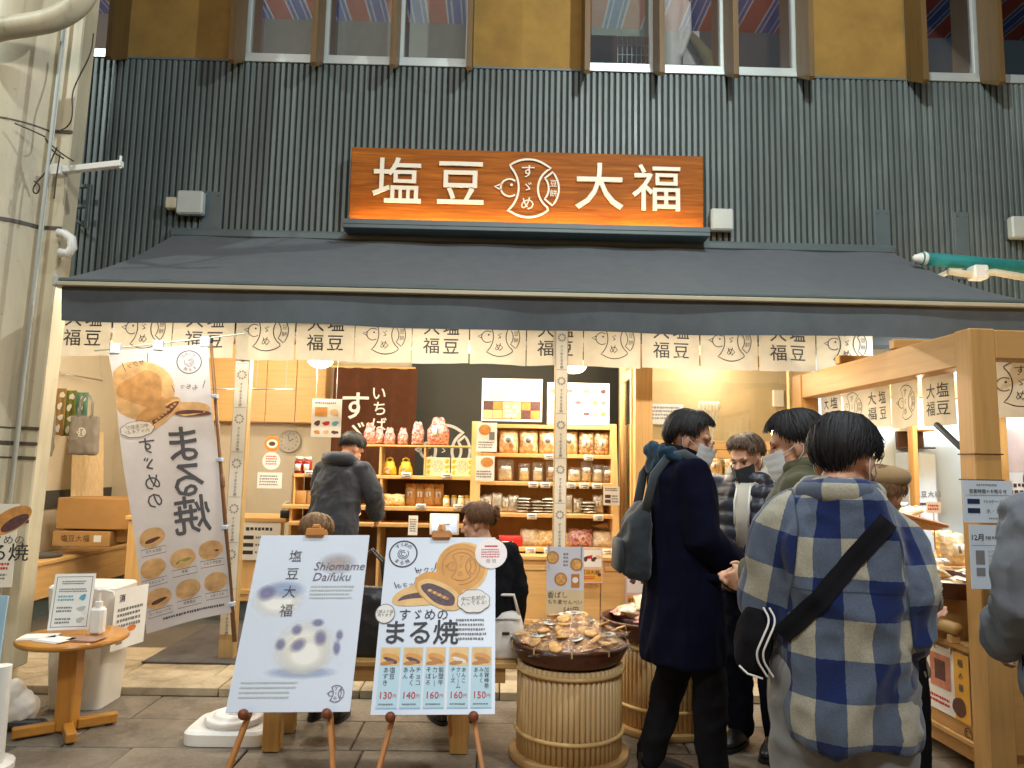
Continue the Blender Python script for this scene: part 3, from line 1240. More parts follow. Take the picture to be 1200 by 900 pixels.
M_faint = plain('faint_grey_ink', S('#98948c'), .6, bstr=0)


def banner_post(pxb, pyb, pxt, zt_, Yp, label, wpx=17):
    c = at(pxb, pyb, Yp)
    w = wpx / F * Yp
    z0 = .052
    zt_ = 2.62
    t = thing('post', label, 'post', (c.x, Yp, z0), group='posts in the shop opening')
    MB().bbox((c.x - w / 2, Yp - .035, z0), (c.x + w / 2, Yp + .05, zt_), .004).build('timber', M_postw, t)
    st = MB().box((c.x - w / 2 + .006, Yp - .0375, z0 + .18), (c.x + w / 2 - .006, Yp - .0355, zt_)).build('paper_strip', M_post, t)
    Pn = Panel(upright((c.x, Yp - .0378, z0)), st)
    for k in range(7):
        z = .42 + k * .335
        ring = w * .26
        for q in range(9):
            a = q / 9 * 2 * PI
            Pn.disc(ring * math.cos(a), z + ring * math.sin(a), .0085, .0085, M_faint, .0005, part='emblem', n=6)
        for i, ch in enumerate('すゞめのまる焼'):
            Pn.text(ch, 0, z - .075 - i * .026, .026, M_softink, lift=.0006, part='lettering', res=1, bold=.01)
        Pn.rect(-w * .4, z + .085, w * .4, z + .088, M_softink, .0006, part='lettering')
    Pn.done()
    return t


banner_post(266, 768, 283, 2.6, 5.66, 'white post with a printed paper strip, behind the flag banner pole')
banner_post(655, 655, 659, 2.6, 5.62, 'white post with a printed paper strip, in front of the right shelves', 15)

# ------------------------------------------------------------------ ceiling lamps in the shop
M_bulb = glow('lamp_glow', (1.0, .80, .52), 9.0)


def lamp(x, y, z, power, label):
    t = thing('ceiling_lamp', label, 'lamp', (x, y, z), group='round ceiling lamps in the shop')
    MB().lathe([(.02, .09), (.07, .075), (.105, .03), (.11, .0)], (x, y, z), 24).build('shade', M_white, t, smooth=True)
    MB().ell((x, y, z), (.10, .10, .05), 20, 10).build('bulb', M_bulb, t, smooth=True)
    MB().tube([(x, y, z + .091), (x, y, 2.9)], .006, 6).build('cord', M_black, t)
    light('lamp_light', 'POINT', (x, y, z - .09), power, (1.0, .87, .67), .10, t)
    return t


c1, c2 = at(377, 428, 6.35), at(672, 437, 6.35)
zl = (c1.z + c2.z) / 2
for x, lab in ((c1.x, 'round white ceiling lamp glowing above the leaning man'), (c2.x, 'round white ceiling lamp glowing beside the white post above the shelves'),
               (-3.2, 'round ceiling lamp hidden behind the left end of the cotton curtains'), (-.65, 'round ceiling lamp hidden behind the curtains left of the poster boards'),
               (1.55, 'round ceiling lamp hidden behind the curtains before the kitchen window')):
    lamp(x, 6.3, zl + .03 if x in (c1.x, c2.x) else zl + .16, 44, lab)
for x, lab in ((-2.6, 'added round fill lamp at the back of the shop, left, behind the curtains'), (-.3, 'added round fill lamp at the back of the shop, middle, behind the curtains'), (2.2, 'added round fill lamp in the kitchen at the back right')):
    lamp(x, 7.55, 2.70, 20, lab)  # unseen second row, added to fill the back walls with light
# ------------------------------------------------------------------ arcade column at the left edge
CY = 4.55
cr = at(64, 200, CY).x - .13
ccx, crad = cr - .34, .34
col = thing('arcade_column', 'cream painted steel arcade column with wires and a pipe bracket at the left edge', 'column', (ccx, CY + .2, 0))
cm = MB()
cm.lathe([(crad + .03, .0), (crad + .03, .12), (crad + .004, .16), (crad, .2), (crad, 6.5)], (ccx, CY + .2, 0.001), 40)
cm.build('shaft', M_cream, col, smooth=True, angle=40)
x1 = at(84, 200, CY).x - .13
MB().bbox((cr - .05, CY + .05, .25), (x1, CY + .2, 6.5), .008).build('cable_duct', M_cream, col)
MB().tube([(cr + .005, CY + .02, .2), (cr + .005, CY + .02, 6.4)], .010, 10).build('conduit', M_white, col, smooth=True)
c = at(46, 200, CY - .12)
MB().tube([(c.x, CY - .16, .2), (c.x, CY - .16, 6.4)], .011, 8).build('conduit', M_jbox, col, smooth=True)
M_strap = plain('dark_strap', S('#4c4740'), .5, .2)
for py in (148, 262, 500, 518, 535, 610):
    z = at(40, py, CY).z
    s = MB().lathe([(crad + .003, -.012 if py in (262, 518) else -.004), (crad + .006, -.012 if py in (262, 518) else -.004), (crad + .006, .012 if py in (262, 518) else .004), (crad + .003, .012 if py in (262, 518) else .004)], (ccx, CY + .2, z), 32, False)
    s.box((cr - .02, CY + .043, z - .01), (x1 + .004, CY + .049, z + .01))
    s.build('strap', M_strap, col)
# loose wires
wm = MB()


def wire(pxs, Y, r=.004):
    pts = [at(px, py, Y) for px, py in pxs]
    # smooth the run
    for _ in range(2):
        q = [pts[0]]
        for a, b in zip(pts[:-1], pts[1:]):
            q += [a * .75 + b * .25, a * .25 + b * .75]
        q.append(pts[-1])
        pts = q
    return MB().tube(pts, r, 6)


for w in ([(92, 36), (90, 60), (72, 95), (68, 110), (70, 130), (66, 145), (52, 152)],
          [(38, 160), (50, 172), (62, 180), (72, 186)], [(40, 163), (48, 176), (60, 183)],
          [(52, 170), (40, 200), (28, 212), (24, 222), (30, 226), (34, 216), (26, 210)], [(56, 178), (52, 205), (50, 230)],
          [(2, 143), (20, 150), (38, 158)]):
    wire(w, CY - .15, .0045).build('wire', M_black, col, smooth=True)
# thick curved bracket pipe across the top
pp = [(-40, 45), (0, 34), (30, 30), (62, 24), (88, 10), (104, -12), (112, -50)]
pts = [at(px, py, CY - .30) for px, py in pp]
for _ in range(3):
    q = [pts[0]]
    for a, b in zip(pts[:-1], pts[1:]):
        q += [a * .75 + b * .25, a * .25 + b * .75]
    q.append(pts[-1])
    pts = q
col.rotation_euler = (0, R(1.3), 0)
MB().tube(pts, .066, 16).build('bracket_pipe', M_cream, col, smooth=True)
# white flag arm
a, b = at(72, 200, CY - .02), at(143, 192, CY - .1)
fa = MB()
d = (b - a)
Mx = frame(a, d, (0, -1, 0))
fa.bbox((0, -.02, -.02), (d.length, .02, .02), .004, Mx)
fa.bbox((-.05, -.035, -.035), (.02, .035, .035), .004, Mx)
fa.tube([b + Vector((-.01, 0, -.03)), b + Vector((-.01, 0, .05))], .008, 8)
fa.build('flag_arm', M_white, col)
# white pipe elbow with a clamp
e_ = [at(70, 296, CY), at(80, 297, CY), at(85, 290, CY), at(84, 280, CY), at(76, 274, CY), at(68, 273, CY)]
MB().tube(e_, .028, 10).build('pipe_elbow', M_white, col, smooth=True)
# poster on the column
M_postpap = plain('cream_paper', S('#e8e0cc'), .55, .04, bstr=0)
BL, BR, TL = at(-60, 690, 4.30), at(22, 679, 4.42), at(-52, 588, 4.30)
M_, w, h = from_corners(at(-100, 690, 4.20), at(14, 678, 4.30), at(-94, 590, 4.20))
pst = thing('poster', 'cream pastry poster fixed round the cream column', 'poster', M_.translation)
MB().prism([(0, 0), (w, 0), (w, h), (0, h)], -.003, 0, M_).build('sheet', M_postpap, pst)
P = Panel(M_, pst)
M_bun = plain('baked_bun_print', S('#c98b46'), .6, .25, 18, bstr=0, kind='Object')
M_bundark = plain('bean_paste_print', S('#5b3b3a'), .6, .3, 40, bstr=0)
M_cut = plain('bun_edge_print', S('#e2bd84'), .6, .12, 20, bstr=0)
P.text('まる焼', w * .82, h * .40, .105, M_ink, bold=.01)
P.text('すゞめの', w * .86, h * .56, .055, M_ink)
P.disc(w * .92, h * .80, .12, .06, M_bun, rot=.6)
P.disc(w * .97, h * .77, .08, .03, M_bundark, lift=.0018, rot=.6)
P.scribble(w * .60, h * .20, w * .97, h * .30, 2, M_red, seed=4)
P.scribble(w * .60, h * .08, w * .97, h * .17, 2, M_softink, seed=5)
P.done()
# pale blue notice board at the very edge
M_, w, h = from_corners(at(-80, 792, 3.75), at(-4, 790, 3.75), at(-78, 698, 3.78))
nb = thing('notice_board', 'pale blue notice board on a white stand cut off at the lower left edge', 'sign', (M_.translation.x + w * .6, 3.78, 0))
MB().prism([(0, 0), (w, 0), (w, h), (0, h)], -.012, 0, M_).build('board', plain('pale_blue_print', S('#9fc3d8'), .5, .05), nb)
b_ = MB()
q = at(8, 860, 3.75)
b_.tube([(q.x - .06, 3.76, .03), (q.x - .06, 3.76, M_.translation.z + .05)], .045, 12)
b_.lathe([(.16, 0), (.16, .03), (.06, .06)], (q.x - .14, 3.76, .001), 20)
b_.build('stand', M_white, nb, smooth=True, angle=40)
# lumpy white weight and black pipe foot beside the column
wt = MB()
c = at(27, 818, 4.35)
wt.ell((c.x, 4.35, .10), (.075, .09, .10), 16, 10)
wt.ell((c.x - .05, 4.33, .18), (.06, .07, .08), 16, 10)
tag(link(folds(remesh(wt, .012, 3), .008, (14, 14, 14)), 'weight_bag', M_white, smooth=True), 'lumpy off white weight bag at the foot of the column', 'weight bag')
c = at(45, 838, 4.3)
tag(MB().limb([(c.x - .25, 4.28, .035), (c.x + .02, 4.30, .035)], [.03, .034], 12).build('foot_pipe', M_black, smooth=True), 'short black pipe lying at the foot of the column', 'pipe')

# black iron grate on the wall beside the column
gt = MB()
a, b = at(70, 215, 5.55), at(103, 268, 5.55)
gt.bbox((a.x, 5.54, b.z), (a.x + .03, 5.57, a.z), .003)
gt.bbox((b.x - .03, 5.54, b.z), (b.x, 5.57, a.z), .003)
gt.bbox((a.x + .031, 5.541, a.z - .03), (b.x - .031, 5.569, a.z), .003)
gt.bbox((a.x + .031, 5.541, (a.z + b.z) / 2 - .015), (b.x - .031, 5.569, (a.z + b.z) / 2 + .015), .003)
gt.tube([(a.x + .03, 5.555, (a.z + b.z) / 2 - .03), (b.x - .03, 5.555, b.z + .02)], .012, 6)
gt.bbox((a.x + .02, 5.571, a.z - .2), (a.x + .06, 5.677, a.z - .16), .003)
tag(gt.build('iron_bracket', M_plate), 'dark iron bracket frame on the cladding beside the column', 'bracket')

# ------------------------------------------------------------------ round pedestal table with leaflets
tc = at_z(77, 858, 0)
tc = Vector((tc.x, tc.y, 0))
TZ = at(78, 744, tc.y).z
M_tab = wood('varnished_table', S('#b47a30'), 'X', .28, .2)
M_tabz = wood('varnished_table_leg', S('#b47a30'), 'Z', .3, .2)
tb = thing('round_table', 'small round varnished wooden pedestal table holding leaflets and sanitiser', 'table', tc)
MB().lathe([(.268, -.03), (.278, -.022), (.28, -.012), (.276, -.003), (.268, 0)], (tc.x, tc.y, TZ), 48).build('table_top', M_tab, tb, smooth=True, angle=30)
MB().bbox((tc.x - .05, tc.y - .045, .012), (tc.x + .05, tc.y + .045, TZ - .031), .008).build('pedestal', M_tabz, tb)
for k in range(4):
    a = R(35 + 90 * k)
    Mx = Matrix.Translation((tc.x, tc.y, 0)) @ Matrix.Rotation(a, 4, 'Z')
    MB().bbox((.052, -.026, .012 + .001 * k), (.25, .026, .066), .006, Mx).build('foot', M_tab, tb)
    MB().lathe([(.02, 0), (.02, .012)], Mx @ Vector((.21, 0, 0)), 10).build('foot_pad', M_black, tb)


def sheet(px, name, label, cat, thick=.002, Y=None, mat=None):
    BL, BR, TL = [at(*p) for p in px]
    M, w, h = from_corners(BL, BR, TL)
    t = thing(name, label, cat, BL)
    MB().prism([(0, 0), (w, 0), (w, h), (0, h)], -thick, 0, M).build('sheet', mat or M_paper, t)
    return t, Panel(M, t), w, h


ty = tc.y
st, P, w, h = sheet([(55, 739, ty + .0), (104, 734, ty + .05), (60, 673, ty + .06)], 'notice_stand', 'acrylic stand holding a white hygiene notice on the round table', 'notice')
M_teal = plain('teal_ink', S('#5aa7b8'), .5, .05, bstr=0)
for (x0, y0, x1, y1) in ((.06, .05, .94, .06), (.06, .94, .94, .95), (.06, .05, .075, .95), (.925, .05, .94, .95)):
    P.rect(w * x0, h * y0, w * x1, h * y1, M_softink, part='border')
P.scribble(w * .2, h * .80, w * .8, h * .88, 2, M_softink, seed=8)
P.scribble(w * .15, h * .66, w * .85, h * .74, 2, M_softink, seed=9)
for k, yy in enumerate((.50, .30, .10)):
    P.scribble(w * .15, h * yy, w * .55, h * (yy + .12), 2, M_teal if k == 0 else M_softink, seed=10 + k)
    P.disc(w * .75, h * (yy + .07), w * .09, w * .07, M_teal if k == 0 else M_jbox, part='picture', wob=.2, seed=k)
P.done()
MB().prism([(-.004, -.004), (w + .004, -.004), (w + .004, h + .004), (-.004, h + .004)], -.006, -.0025, P.M).build('acrylic', M_acryl, st)
bp = at(114, 735, ty + .02)
sb = thing('sanitiser_bottle', 'white pump bottle of hand sanitiser on the round table', 'pump bottle', (bp.x, ty + .02, TZ))
MB().bbox((bp.x - .038, ty - .01, TZ + .001), (bp.x + .038, ty + .05, TZ + .15), .014).build('bottle', M_white, sb)
pm = MB()
pm.lathe([(.02, .15), (.02, .18), (.008, .182), (.008, .235)], (bp.x, ty + .02, TZ), 14)
pm.tube([(bp.x - .01, ty + .02, TZ + .238), (bp.x + .03, ty + .01, TZ + .245), (bp.x + .085, ty - .0, TZ + .235), (bp.x + .09, ty - .0, TZ + .215)], .008, 8)
pm.build('pump', M_white, sb, smooth=True, angle=40)
for (lx, ly, rz, lab, m) in ((-.15, -.08, .25, 'white leaflet lying at the left edge of the round table', M_paper), (-.03, -.14, -.35, 'white folded leaflet at the front of the round table', M_paper), (.12, -.12, -.15, 'brown printed leaflet beside the pump bottle on the table', plain('brown_leaflet', S('#9a7460'), .5, .2, 30))):
    l = thing('leaflet', lab, 'leaflet', (tc.x + lx, tc.y + ly, TZ), rz)
    for k in range(3):
        MB().box((-.09 + .008 * k, -.055 + .006 * k, .001 + .003 * k), (.08 + .008 * k, .055 + .006 * k, .0035 + .003 * k)).build('sheet', m, l, world=False)

# tapered white bin with a paper notice
bx = thing('white_bin', 'tapered white bin behind the round table with a paper notice on its side', 'bin', (at_z(85, 832, 0).x, at_z(85, 832, 0).y, 0))
fY = at_z(85, 834, 0).y
x0, x1 = at_z(40, 834, 0).x, at_z(107, 838, 0).x
x2 = at_z(134, 812, 0).x
yb = fY + .28
zt = at(70, 690, fY).z
bmw = MB()
bmw.loft([(((x0 + x1) / 2 + .02, fY + .17, .002), (x1 - x0) / 2 - .02, .15), (((x0 + x1) / 2 + .02, fY + .17, .5), (x1 - x0) / 2 + .01, .165), (((x0 + x1) / 2 + .02, fY + .17, zt), (x1 - x0) / 2 + .03, .17), (((x0 + x1) / 2 + .02, fY + .17, zt + .012), (x1 - x0) / 2 + .02, .16)], 40, 7)
bmw.build('body', plain('white_bin_plastic', S('#d9d5cb'), .45, .04), bx, smooth=True, angle=35)
nt_t = Panel(frame(((x1 + .062), fY - .02, zt - .36), (.25, .97, 0), (.03, 0, 1)), bx)
nt_t.rect(0, 0, .28, .36, M_paper, 0, part='notice')
nt_t.text('消', .06, .30, .05, M_ink, bold=.02, lift=.002)
nt_t.scribble(.03, .12, .25, .25, 4, M_softink, seed=3, lift=.002)
nt_t.disc(.16, .11, .04, .018, plain('orange_ink', S('#dc7a3a'), .5), lift=.002)
nt_t.rect(.04, .03, .09, .09, M_softink, .002, part='stamp')
nt_t.done()

# ------------------------------------------------------------------ flag banner seen from behind (its print is mirrored)
FY = 5.30
flag = thing('flag_banner', 'tall white cloth flag banner with pastry pictures and mirrored lettering, on a brown pole', 'flag banner', at(262, 760, FY))
TLf, TRf, BLf, BRf = at(127, 412, FY), at(243, 403, FY), at(172, 743, FY), at(271, 718, FY)
FW, FH = .62, 1.80
M_flag = translucent('flag_cloth', S('#c0c0c8'), .7, .30, .03)


def flag_pt(u, v, off=0.0):        # u: 0 at the pole .. 1 at the free edge, v: 0 bottom .. 1 top
    a = BRf.lerp(TRf, v)
    b = BLf.lerp(TLf, v)
    p = a.lerp(b, u)
    sag = .022 * math.sin(PI * u) * math.sin(3.2 * v + 1.0) + .008 * math.sin(5 * u + 6 * v) + .007 * math.sin(14 * v + 2 * u)
    return p + Vector((.006 * math.sin(9 * v) * u, sag - off, .01 * math.sin(PI * u) * (1 - v)))


nu, nv = 16, 44
fb = MB()
fb.add([flag_pt(i / nu, j / nv) for j in range(nv + 1) for i in range(nu + 1)],
       [(j * (nu + 1) + i, j * (nu + 1) + i + 1, (j + 1) * (nu + 1) + i + 1, (j + 1) * (nu + 1) + i) for j in range(nv) for i in range(nu)])
cloth = fb.build('cloth', M_flag, flag, smooth=True)
P = Panel(Matrix.Identity(4), cloth)
M_fink = plain('flag_grey_ink', S('#4a4b52'), .8, .05, bstr=0)
M_fbun = translucent('flag_bun_ink', S('#c79a63'), .8, .35, .22)
M_fbun2 = translucent('flag_bun_light_ink', S('#d8b280'), .8, .35, .2)
M_fcut = translucent('flag_bun_edge_ink', S('#e3b981'), .8, .35, .1)
M_fpaste = translucent('flag_paste_ink', S('#6b463f'), .8, .3, .3)
M_fgreen = translucent('flag_green_ink', S('#8f9a55'), .8, .3, .3)
# panel metres: x from the pole side, y from the bottom.  the true print reads from its other side
P.text('まる焼', 0, 0, .01, M_fink)
P.ink = {}
for i, ch in enumerate('まる焼'):
    P.text(ch, .21, 1.12 - i * .234, .265, M_fink, bold=.014, lift=.004)
for i, ch in enumerate('すゞめの'):
    P.text(ch, .45, 1.15 - i * .118, .12, M_fink, bold=.008, lift=.004)
P.disc(.45, 1.53, .22, .19, M_fbun2, lift=.003, wob=.02)
P.disc(.45, 1.53, .165, .135, M_fbun, lift=.0035, wob=.03)
P.disc(.16, 1.37, .15, .045, M_fbun2, lift=.0042, wob=.04, rot=.05)
P.disc(.13, 1.335, .125, .022, M_fpaste, lift=.0048, wob=.05, rot=.1)
P.disc(.36, 1.38, .17, .05, M_fbun, lift=.0052, rot=-.42, wob=.04)
P.disc(.33, 1.345, .155, .045, M_fcut, lift=.0058, rot=-.62)
P.disc(.31, 1.36, .12, .028, M_fpaste, lift=.0064, rot=-.62, wob=.08)
for q in range(7):
    P.disc(.24 + .022 * q, 1.41 - .016 * q, .012, .009, M_fbun, lift=.007, n=8)
ring_emblem(P, .125, 1.685, .078, M_fink, .007)
M_flagwhite = translucent('flag_white_ink', S('#f0eeea'), .7, .4, .02)


def cloud(P, x, y, rx, ry, mat, ink, lift):
    pts = []
    for k in range(60):
        a = 2 * PI * k / 60
        w = 1 + .07 * abs(math.sin(a * 4.5))
        pts.append((x + rx * w * math.cos(a), y + ry * w * math.sin(a)))
    P.poly(pts, mat, lift, 'picture')
    P.line(pts, .0035, ink, lift + .0006, closed=True, part='lettering')


cloud(P, .50, 1.275, .105, .05, M_flagwhite, M_fink, .0072)
P.text('中に名前が\n入ってるよ!', .50, 1.275, .030, M_fink, lift=.0085, res=1)
P.text('サクッ', .46, 1.70, .04, M_fink, rot=-.15, lift=.006)
P.text('もちっ', .14, 1.515, .04, M_fink, rot=.2, lift=.006)
for (x0, y0, x1, y1) in ((.53, 1.66, .545, 1.72), (.385, 1.71, .375, 1.77), (.235, 1.49, .25, 1.54), (.05, 1.50, .03, 1.55)):
    P.line([(x0, y0), (x1, y1)], .004, M_fink, lift=.006, part='lettering')
for (bxx, byy, m2, lab) in ((.50, .545, M_fpaste, '塩豆あずき'), (.52, .355, M_fcut, 'チョコみるく'), (.31, .375, M_fgreen, '抹茶'), (.11, .395, M_fpaste, '能登牛そぼろ'),
                            (.51, .165, M_fpaste, 'クリームチーズ'), (.305, .175, M_fbun, '加賀棒茶'), (.10, .185, M_fbun, 'みるくあん')):
    P.disc(bxx, byy + .03, .092, .060, M_fbun2, lift=.004, wob=.03, rot=-.15)
    P.disc(bxx, byy + .012, .08, .02, M_fcut, lift=.0046, rot=-.2)
    P.disc(bxx, byy + .012, .06, .012, m2, lift=.0052, rot=-.2, wob=.1)
    P.line([(bxx - .085, byy - .078), (bxx + .085, byy - .078), (bxx + .085, byy - .036), (bxx - .085, byy - .036)], .003, M_fink, lift=.004, closed=True, part='lettering')
    P.text(lab, bxx, byy - .057, .022, M_fink, lift=.005, res=1)
P.scribble(.05, .045, .50, .072, 1, M_fink, lift=.004, seed=31)
for key, (mb, mat) in P.ink.items():
    mb.v = [tuple(flag_pt(min(1, max(0, p[0] / FW)), min(1, max(0, p[1] / FH)), p[2] * .6)) for p in mb.v]
P.done()
M_bpole = wood('brown_pole', S('#6d4a2a'), 'Z', .5)
pb, pt = at(275, 752, FY + .03), at(247, 398, FY + .03)
MB().tube([pb, (pb + pt) / 2, pt], [.016, .014, .011], 10).build('pole', M_bpole, flag, smooth=True)
pmid = pb.lerp(pt, .52)
MB().limb([pmid - (pt - pb).normalized() * .03, pmid + (pt - pb).normalized() * .03], [.02, .02], 10).build('pole_joint', M_bpole, flag, smooth=True)
MB().lathe([(.012, -.03), (.018, -.02), (.018, .015), (.012, .02)], pt, 10).build('pole_cap', M_black, flag)
ca, cb = at(111, 411, FY + .02), at(287, 391, FY + .02)
MB().tube([ca, cb], .006, 8).build('crossbar', M_jbox, flag, smooth=True)
M_loop = translucent('blue_white_loop', S('#b9c9dc'), .6, .3)
for k, (u, v) in enumerate(((0.03, 1), (.5, 1), (.93, 1))):
    p = flag_pt(u, v)
    MB().bbox((p.x - .035, p.y - .006, p.z - .02), (p.x + .035, p.y + .03, p.z + .055), .004).build('loop', M_loop, flag)
for v in (.80, .56, .31, .03):
    p = flag_pt(0, v)
    q = pb.lerp(pt, (p.z - pb.z) / (pt.z - pb.z))
    MB().bbox((min(p.x, q.x) - .01, FY - .012, p.z - .014), (max(p.x, q.x) + .02, FY + .05, p.z + .014), .004).build('loop', M_loop, flag)

# ------------------------------------------------------------------ left part of the shop interior
# bench along the left wall with boxes
by0, by1 = 6.3, 8.7
bn = thing('wall_bench', 'long wooden bench along the left wall of the shop', 'bench', (-4.3, 7.4, .046))
bxx = at_z(42, 663, .56).x
bxx = -4.08
MB().bbox((-4.469, by0, .52), (bxx, by1, .56), .006).build('seat', M_woody, bn)
MB().bbox((-4.45, by0 + .02, .22), (bxx - .02, by1 - .02, .519), .004).build('front', M_woody, bn)
MB().box((-4.46, by0 + .05, .047), (bxx - .08, by1 - .05, .2195)).build('plinth', M_plate, bn)
M_cush = fabric('dark_cushion', S('#4c4842'), .9)
for i, yy in enumerate((6.75, 7.2)):
    tag(MB().lathe([(.14, 0), (.165, .01), (.165, .025), (.13, .035)], (-4.27, yy, .561), 24).build('cushion', M_cush, smooth=True, angle=50), ['round dark seat cushion at the near end of the wall bench', 'round dark seat cushion nearest the cardboard boxes on the wall bench'][i], 'cushion')
M_card = plain('cardboard', S('#b98d55'), .85, .08, 5, .2, 90)


def carton(px0, py0, px1, py1, Y, d, label, text=None):
    a, b = at(px0, py0, Y), at(px1, py1, Y)
    t = thing('cardboard_box', label, 'box', ((a.x + b.x) / 2, Y + d / 2, b.z), group='cardboard boxes on the wall bench')
    MB().bbox((a.x, Y, b.z), (b.x, Y + d, a.z), .006).build('body', M_card, t)
    MB().box((a.x + .002, Y + d / 2 - .03, a.z + .0005), (b.x - .002, Y + d / 2 + .03, a.z + .0015)).build('tape', plain('parcel_tape', S('#b08a55'), .3), t)
    if text:
        P = Panel(upright((a.x, Y - .001, b.z)), t)
        P.text(text, (b.x - a.x) * .40, (a.z - b.z) * .5, .07, M_brownink)
        P.rect((b.x - a.x) * .72, (a.z - b.z) * .3, (b.x - a.x) * .85, (a.z - b.z) * .75, M_paper, part='label')
        P.done()
    return t


zb_ = .561
bY = 7.35
p1 = at(64, 640, bY)
tA = carton(62, 622, 128, 641, bY, .42, 'low cardboard box with a paper label, bottom of the pile on the wall bench', '塩豆大福')
tB = carton(128, 617, 152, 636, bY + .12, .4, 'small cardboard box beside the low labelled box')
tC = carton(68, 583, 150, 621, bY + .02, .45, 'big plain cardboard box on top of the pile on the wall bench')
# leaning board
M_, w, h = from_corners(at(83, 583, 7.7), at(121, 579, 7.9), at(86, 505, 7.8))
ba = thing('wooden_board', 'pale wooden board leaning on the left wall behind the boxes', 'board', M_.translation)
MB().prism([(0, 0), (w, 0), (w * .97, h), (0, h)], -.02, 0, M_).build('plank', wood('pale_plank', S('#d8bc8c'), 'Z'), ba)
# rod with hanging bags
hY = 7.6
ra, rb = at(50, 434, 7.3), at(120, 446, 7.9)
rr = thing('hanging_rod', 'thin metal rod hung near the left wall carrying cloth bags', 'rod', ra)
MB().tube([ra, rb], .008, 8).build('bar', M_steel, rr, smooth=True)
for q in (ra, rb):
    MB().tube([q, q + Vector((-.1, 0, .5))], .003, 6).build('hanger', M_steel, rr)
M_tote = fabric('grey_tote', S('#8b847c'), .95)
M_towel = [fabric('tan_towel', S('#a3854e'), .95), fabric('olive_towel', S('#7d8340'), .95), fabric('green_towel', S('#6fa08c'), .95)]


def cloth_bag(px0, py0, px1, py1, Y, mat, label, name='tote_bag', handles=True, cat='tote bag', print_=True):
    a, b = at(px0, py0, Y), at(px1, py1, Y)
    t = thing(name, label, cat, ((a.x + b.x) / 2, Y, b.z))
    mb = MB()
    w = b.x - a.x
    mb.loft([((a.x + w / 2, Y, b.z), w * .46, .03), ((a.x + w / 2, Y, b.z + .02), w * .5, .045), ((a.x + w / 2, Y, (a.z + b.z) / 2), w * .49, .04), ((a.x + w / 2, Y, a.z), w * .47, .012)], 24, 4)
    link(folds(remesh(mb, .014, 2), .008, (10, 10, 6), px0), 'body', mat, t, smooth=True)
    if handles:
        for dy in (-.014, .014):
            pts = [(a.x + w * .28, Y + dy, a.z - .02), (a.x + w * .30, Y + dy, a.z + .14), (a.x + w * .42, Y + dy, a.z + .21), (a.x + w * .58, Y + dy, a.z + .21), (a.x + w * .70, Y + dy, a.z + .14), (a.x + w * .72, Y + dy, a.z - .02)]
            MB().tube(pts, .012, 6, True, .3).build('handle', mat, t, smooth=True)
    if print_:
        P = Panel(upright((a.x + w * .5, Y - .052, (a.z + b.z) / 2)), t)
        emblem(P, .0, .03, w * .14, M_paper, .010, detail=False)
        P.done()
    return t


cloth_bag(83, 488, 114, 533, 7.30, M_tote, 'grey tote bag with a white sparrow print hanging in front')
cloth_bag(50, 478, 61, 536, 7.3, M_tote, 'grey tote bag half hidden behind the arcade column', handles=False)
for i, (p0, p1) in enumerate(((65, 74), (73, 84), (83, 96))):
    a, b = at(p0, 455 + 2 * i, 7.5), at(p1, 510 + i, 7.5)
    lab = ['tan patterned hand towel at the left of the hanging row', 'olive patterned hand towel in the middle of the hanging row', 'pale green patterned hand towel next to the grey tote bag'][i]
    t = thing('hand_towel', lab, 'towel', ((a.x + b.x) / 2, 7.5 + .02 * i, b.z), group='patterned hand towels')
    mb = MB()
    vs = [(a.x + (b.x - a.x) * s / 6, 7.5 + .03 * i + .008 * math.sin(s * 2.1), z) for z in (b.z, a.z) for s in range(7)]
    mb.add(vs, [(s, s + 1, s + 8, s + 7) for s in range(6)])
    mb.build('cloth', M_towel[i], t, smooth=True)
    P = Panel(upright((a.x, 7.5 + .03 * i - .012, b.z)), t)
    for k in range(4):
        P.disc((b.x - a.x) * (.55 + .15 * (k % 2)), (a.z - b.z) * (.14 + .24 * k), .025, .035, M_paper, wob=.2, seed=k, part='pattern', n=10)
    P.done()

# counter at the left with a white notice
CW = 7.0
ctr = thing('shop_counter', 'pale wooden shop counter behind the flag banner and the first easel', 'counter', (at(240, 700, CW).x, CW + .3, .046))
a, b = at(148, 604, CW), at(334, 640, CW)
MB().bbox((a.x, CW - .02, a.z - .04), (b.x, CW + .62, a.z), .005).build('counter_top', M_wood, ctr)
npan = 3
for i in range(npan):
    x0 = a.x + .02 + (b.x - a.x - .04) * i / npan
    x1 = a.x + .02 + (b.x - a.x - .04) * (i + 1) / npan
    MB().bbox((x0 + .003, CW, .22), (x1 - .003, CW + .03, a.z - .041), .004).build('panel', M_woodz, ctr)
    MB().bbox((x0 + .03, CW - .012, .28), (x1 - .03, CW - .0005, .33), .004).build('rail', M_wood, ctr)
MB().box((a.x + .05, CW + .04, .047), (b.x - .05, CW + .5, .215)).build('plinth', M_plate, ctr)
CTOP = a.z
st, P, w, h = sheet([(279, 656, CW - .03), (327, 656, CW - .03), (279, 612, CW - .03)], 'notice_board', 'white notice with lines of print on the counter front left of the first easel', 'notice')
P.scribble(w * .15, h * .75, w * .9, h * .90, 1, M_ink, seed=2)
for k in range(3):
    P.rect(w * .1, h * (.15 + .2 * k), w * .35, h * (.25 + .2 * k), M_ink)
    P.scribble(w * .4, h * (.15 + .2 * k), w * .9, h * (.25 + .2 * k), 1, M_softink, seed=20 + k)
P.done()

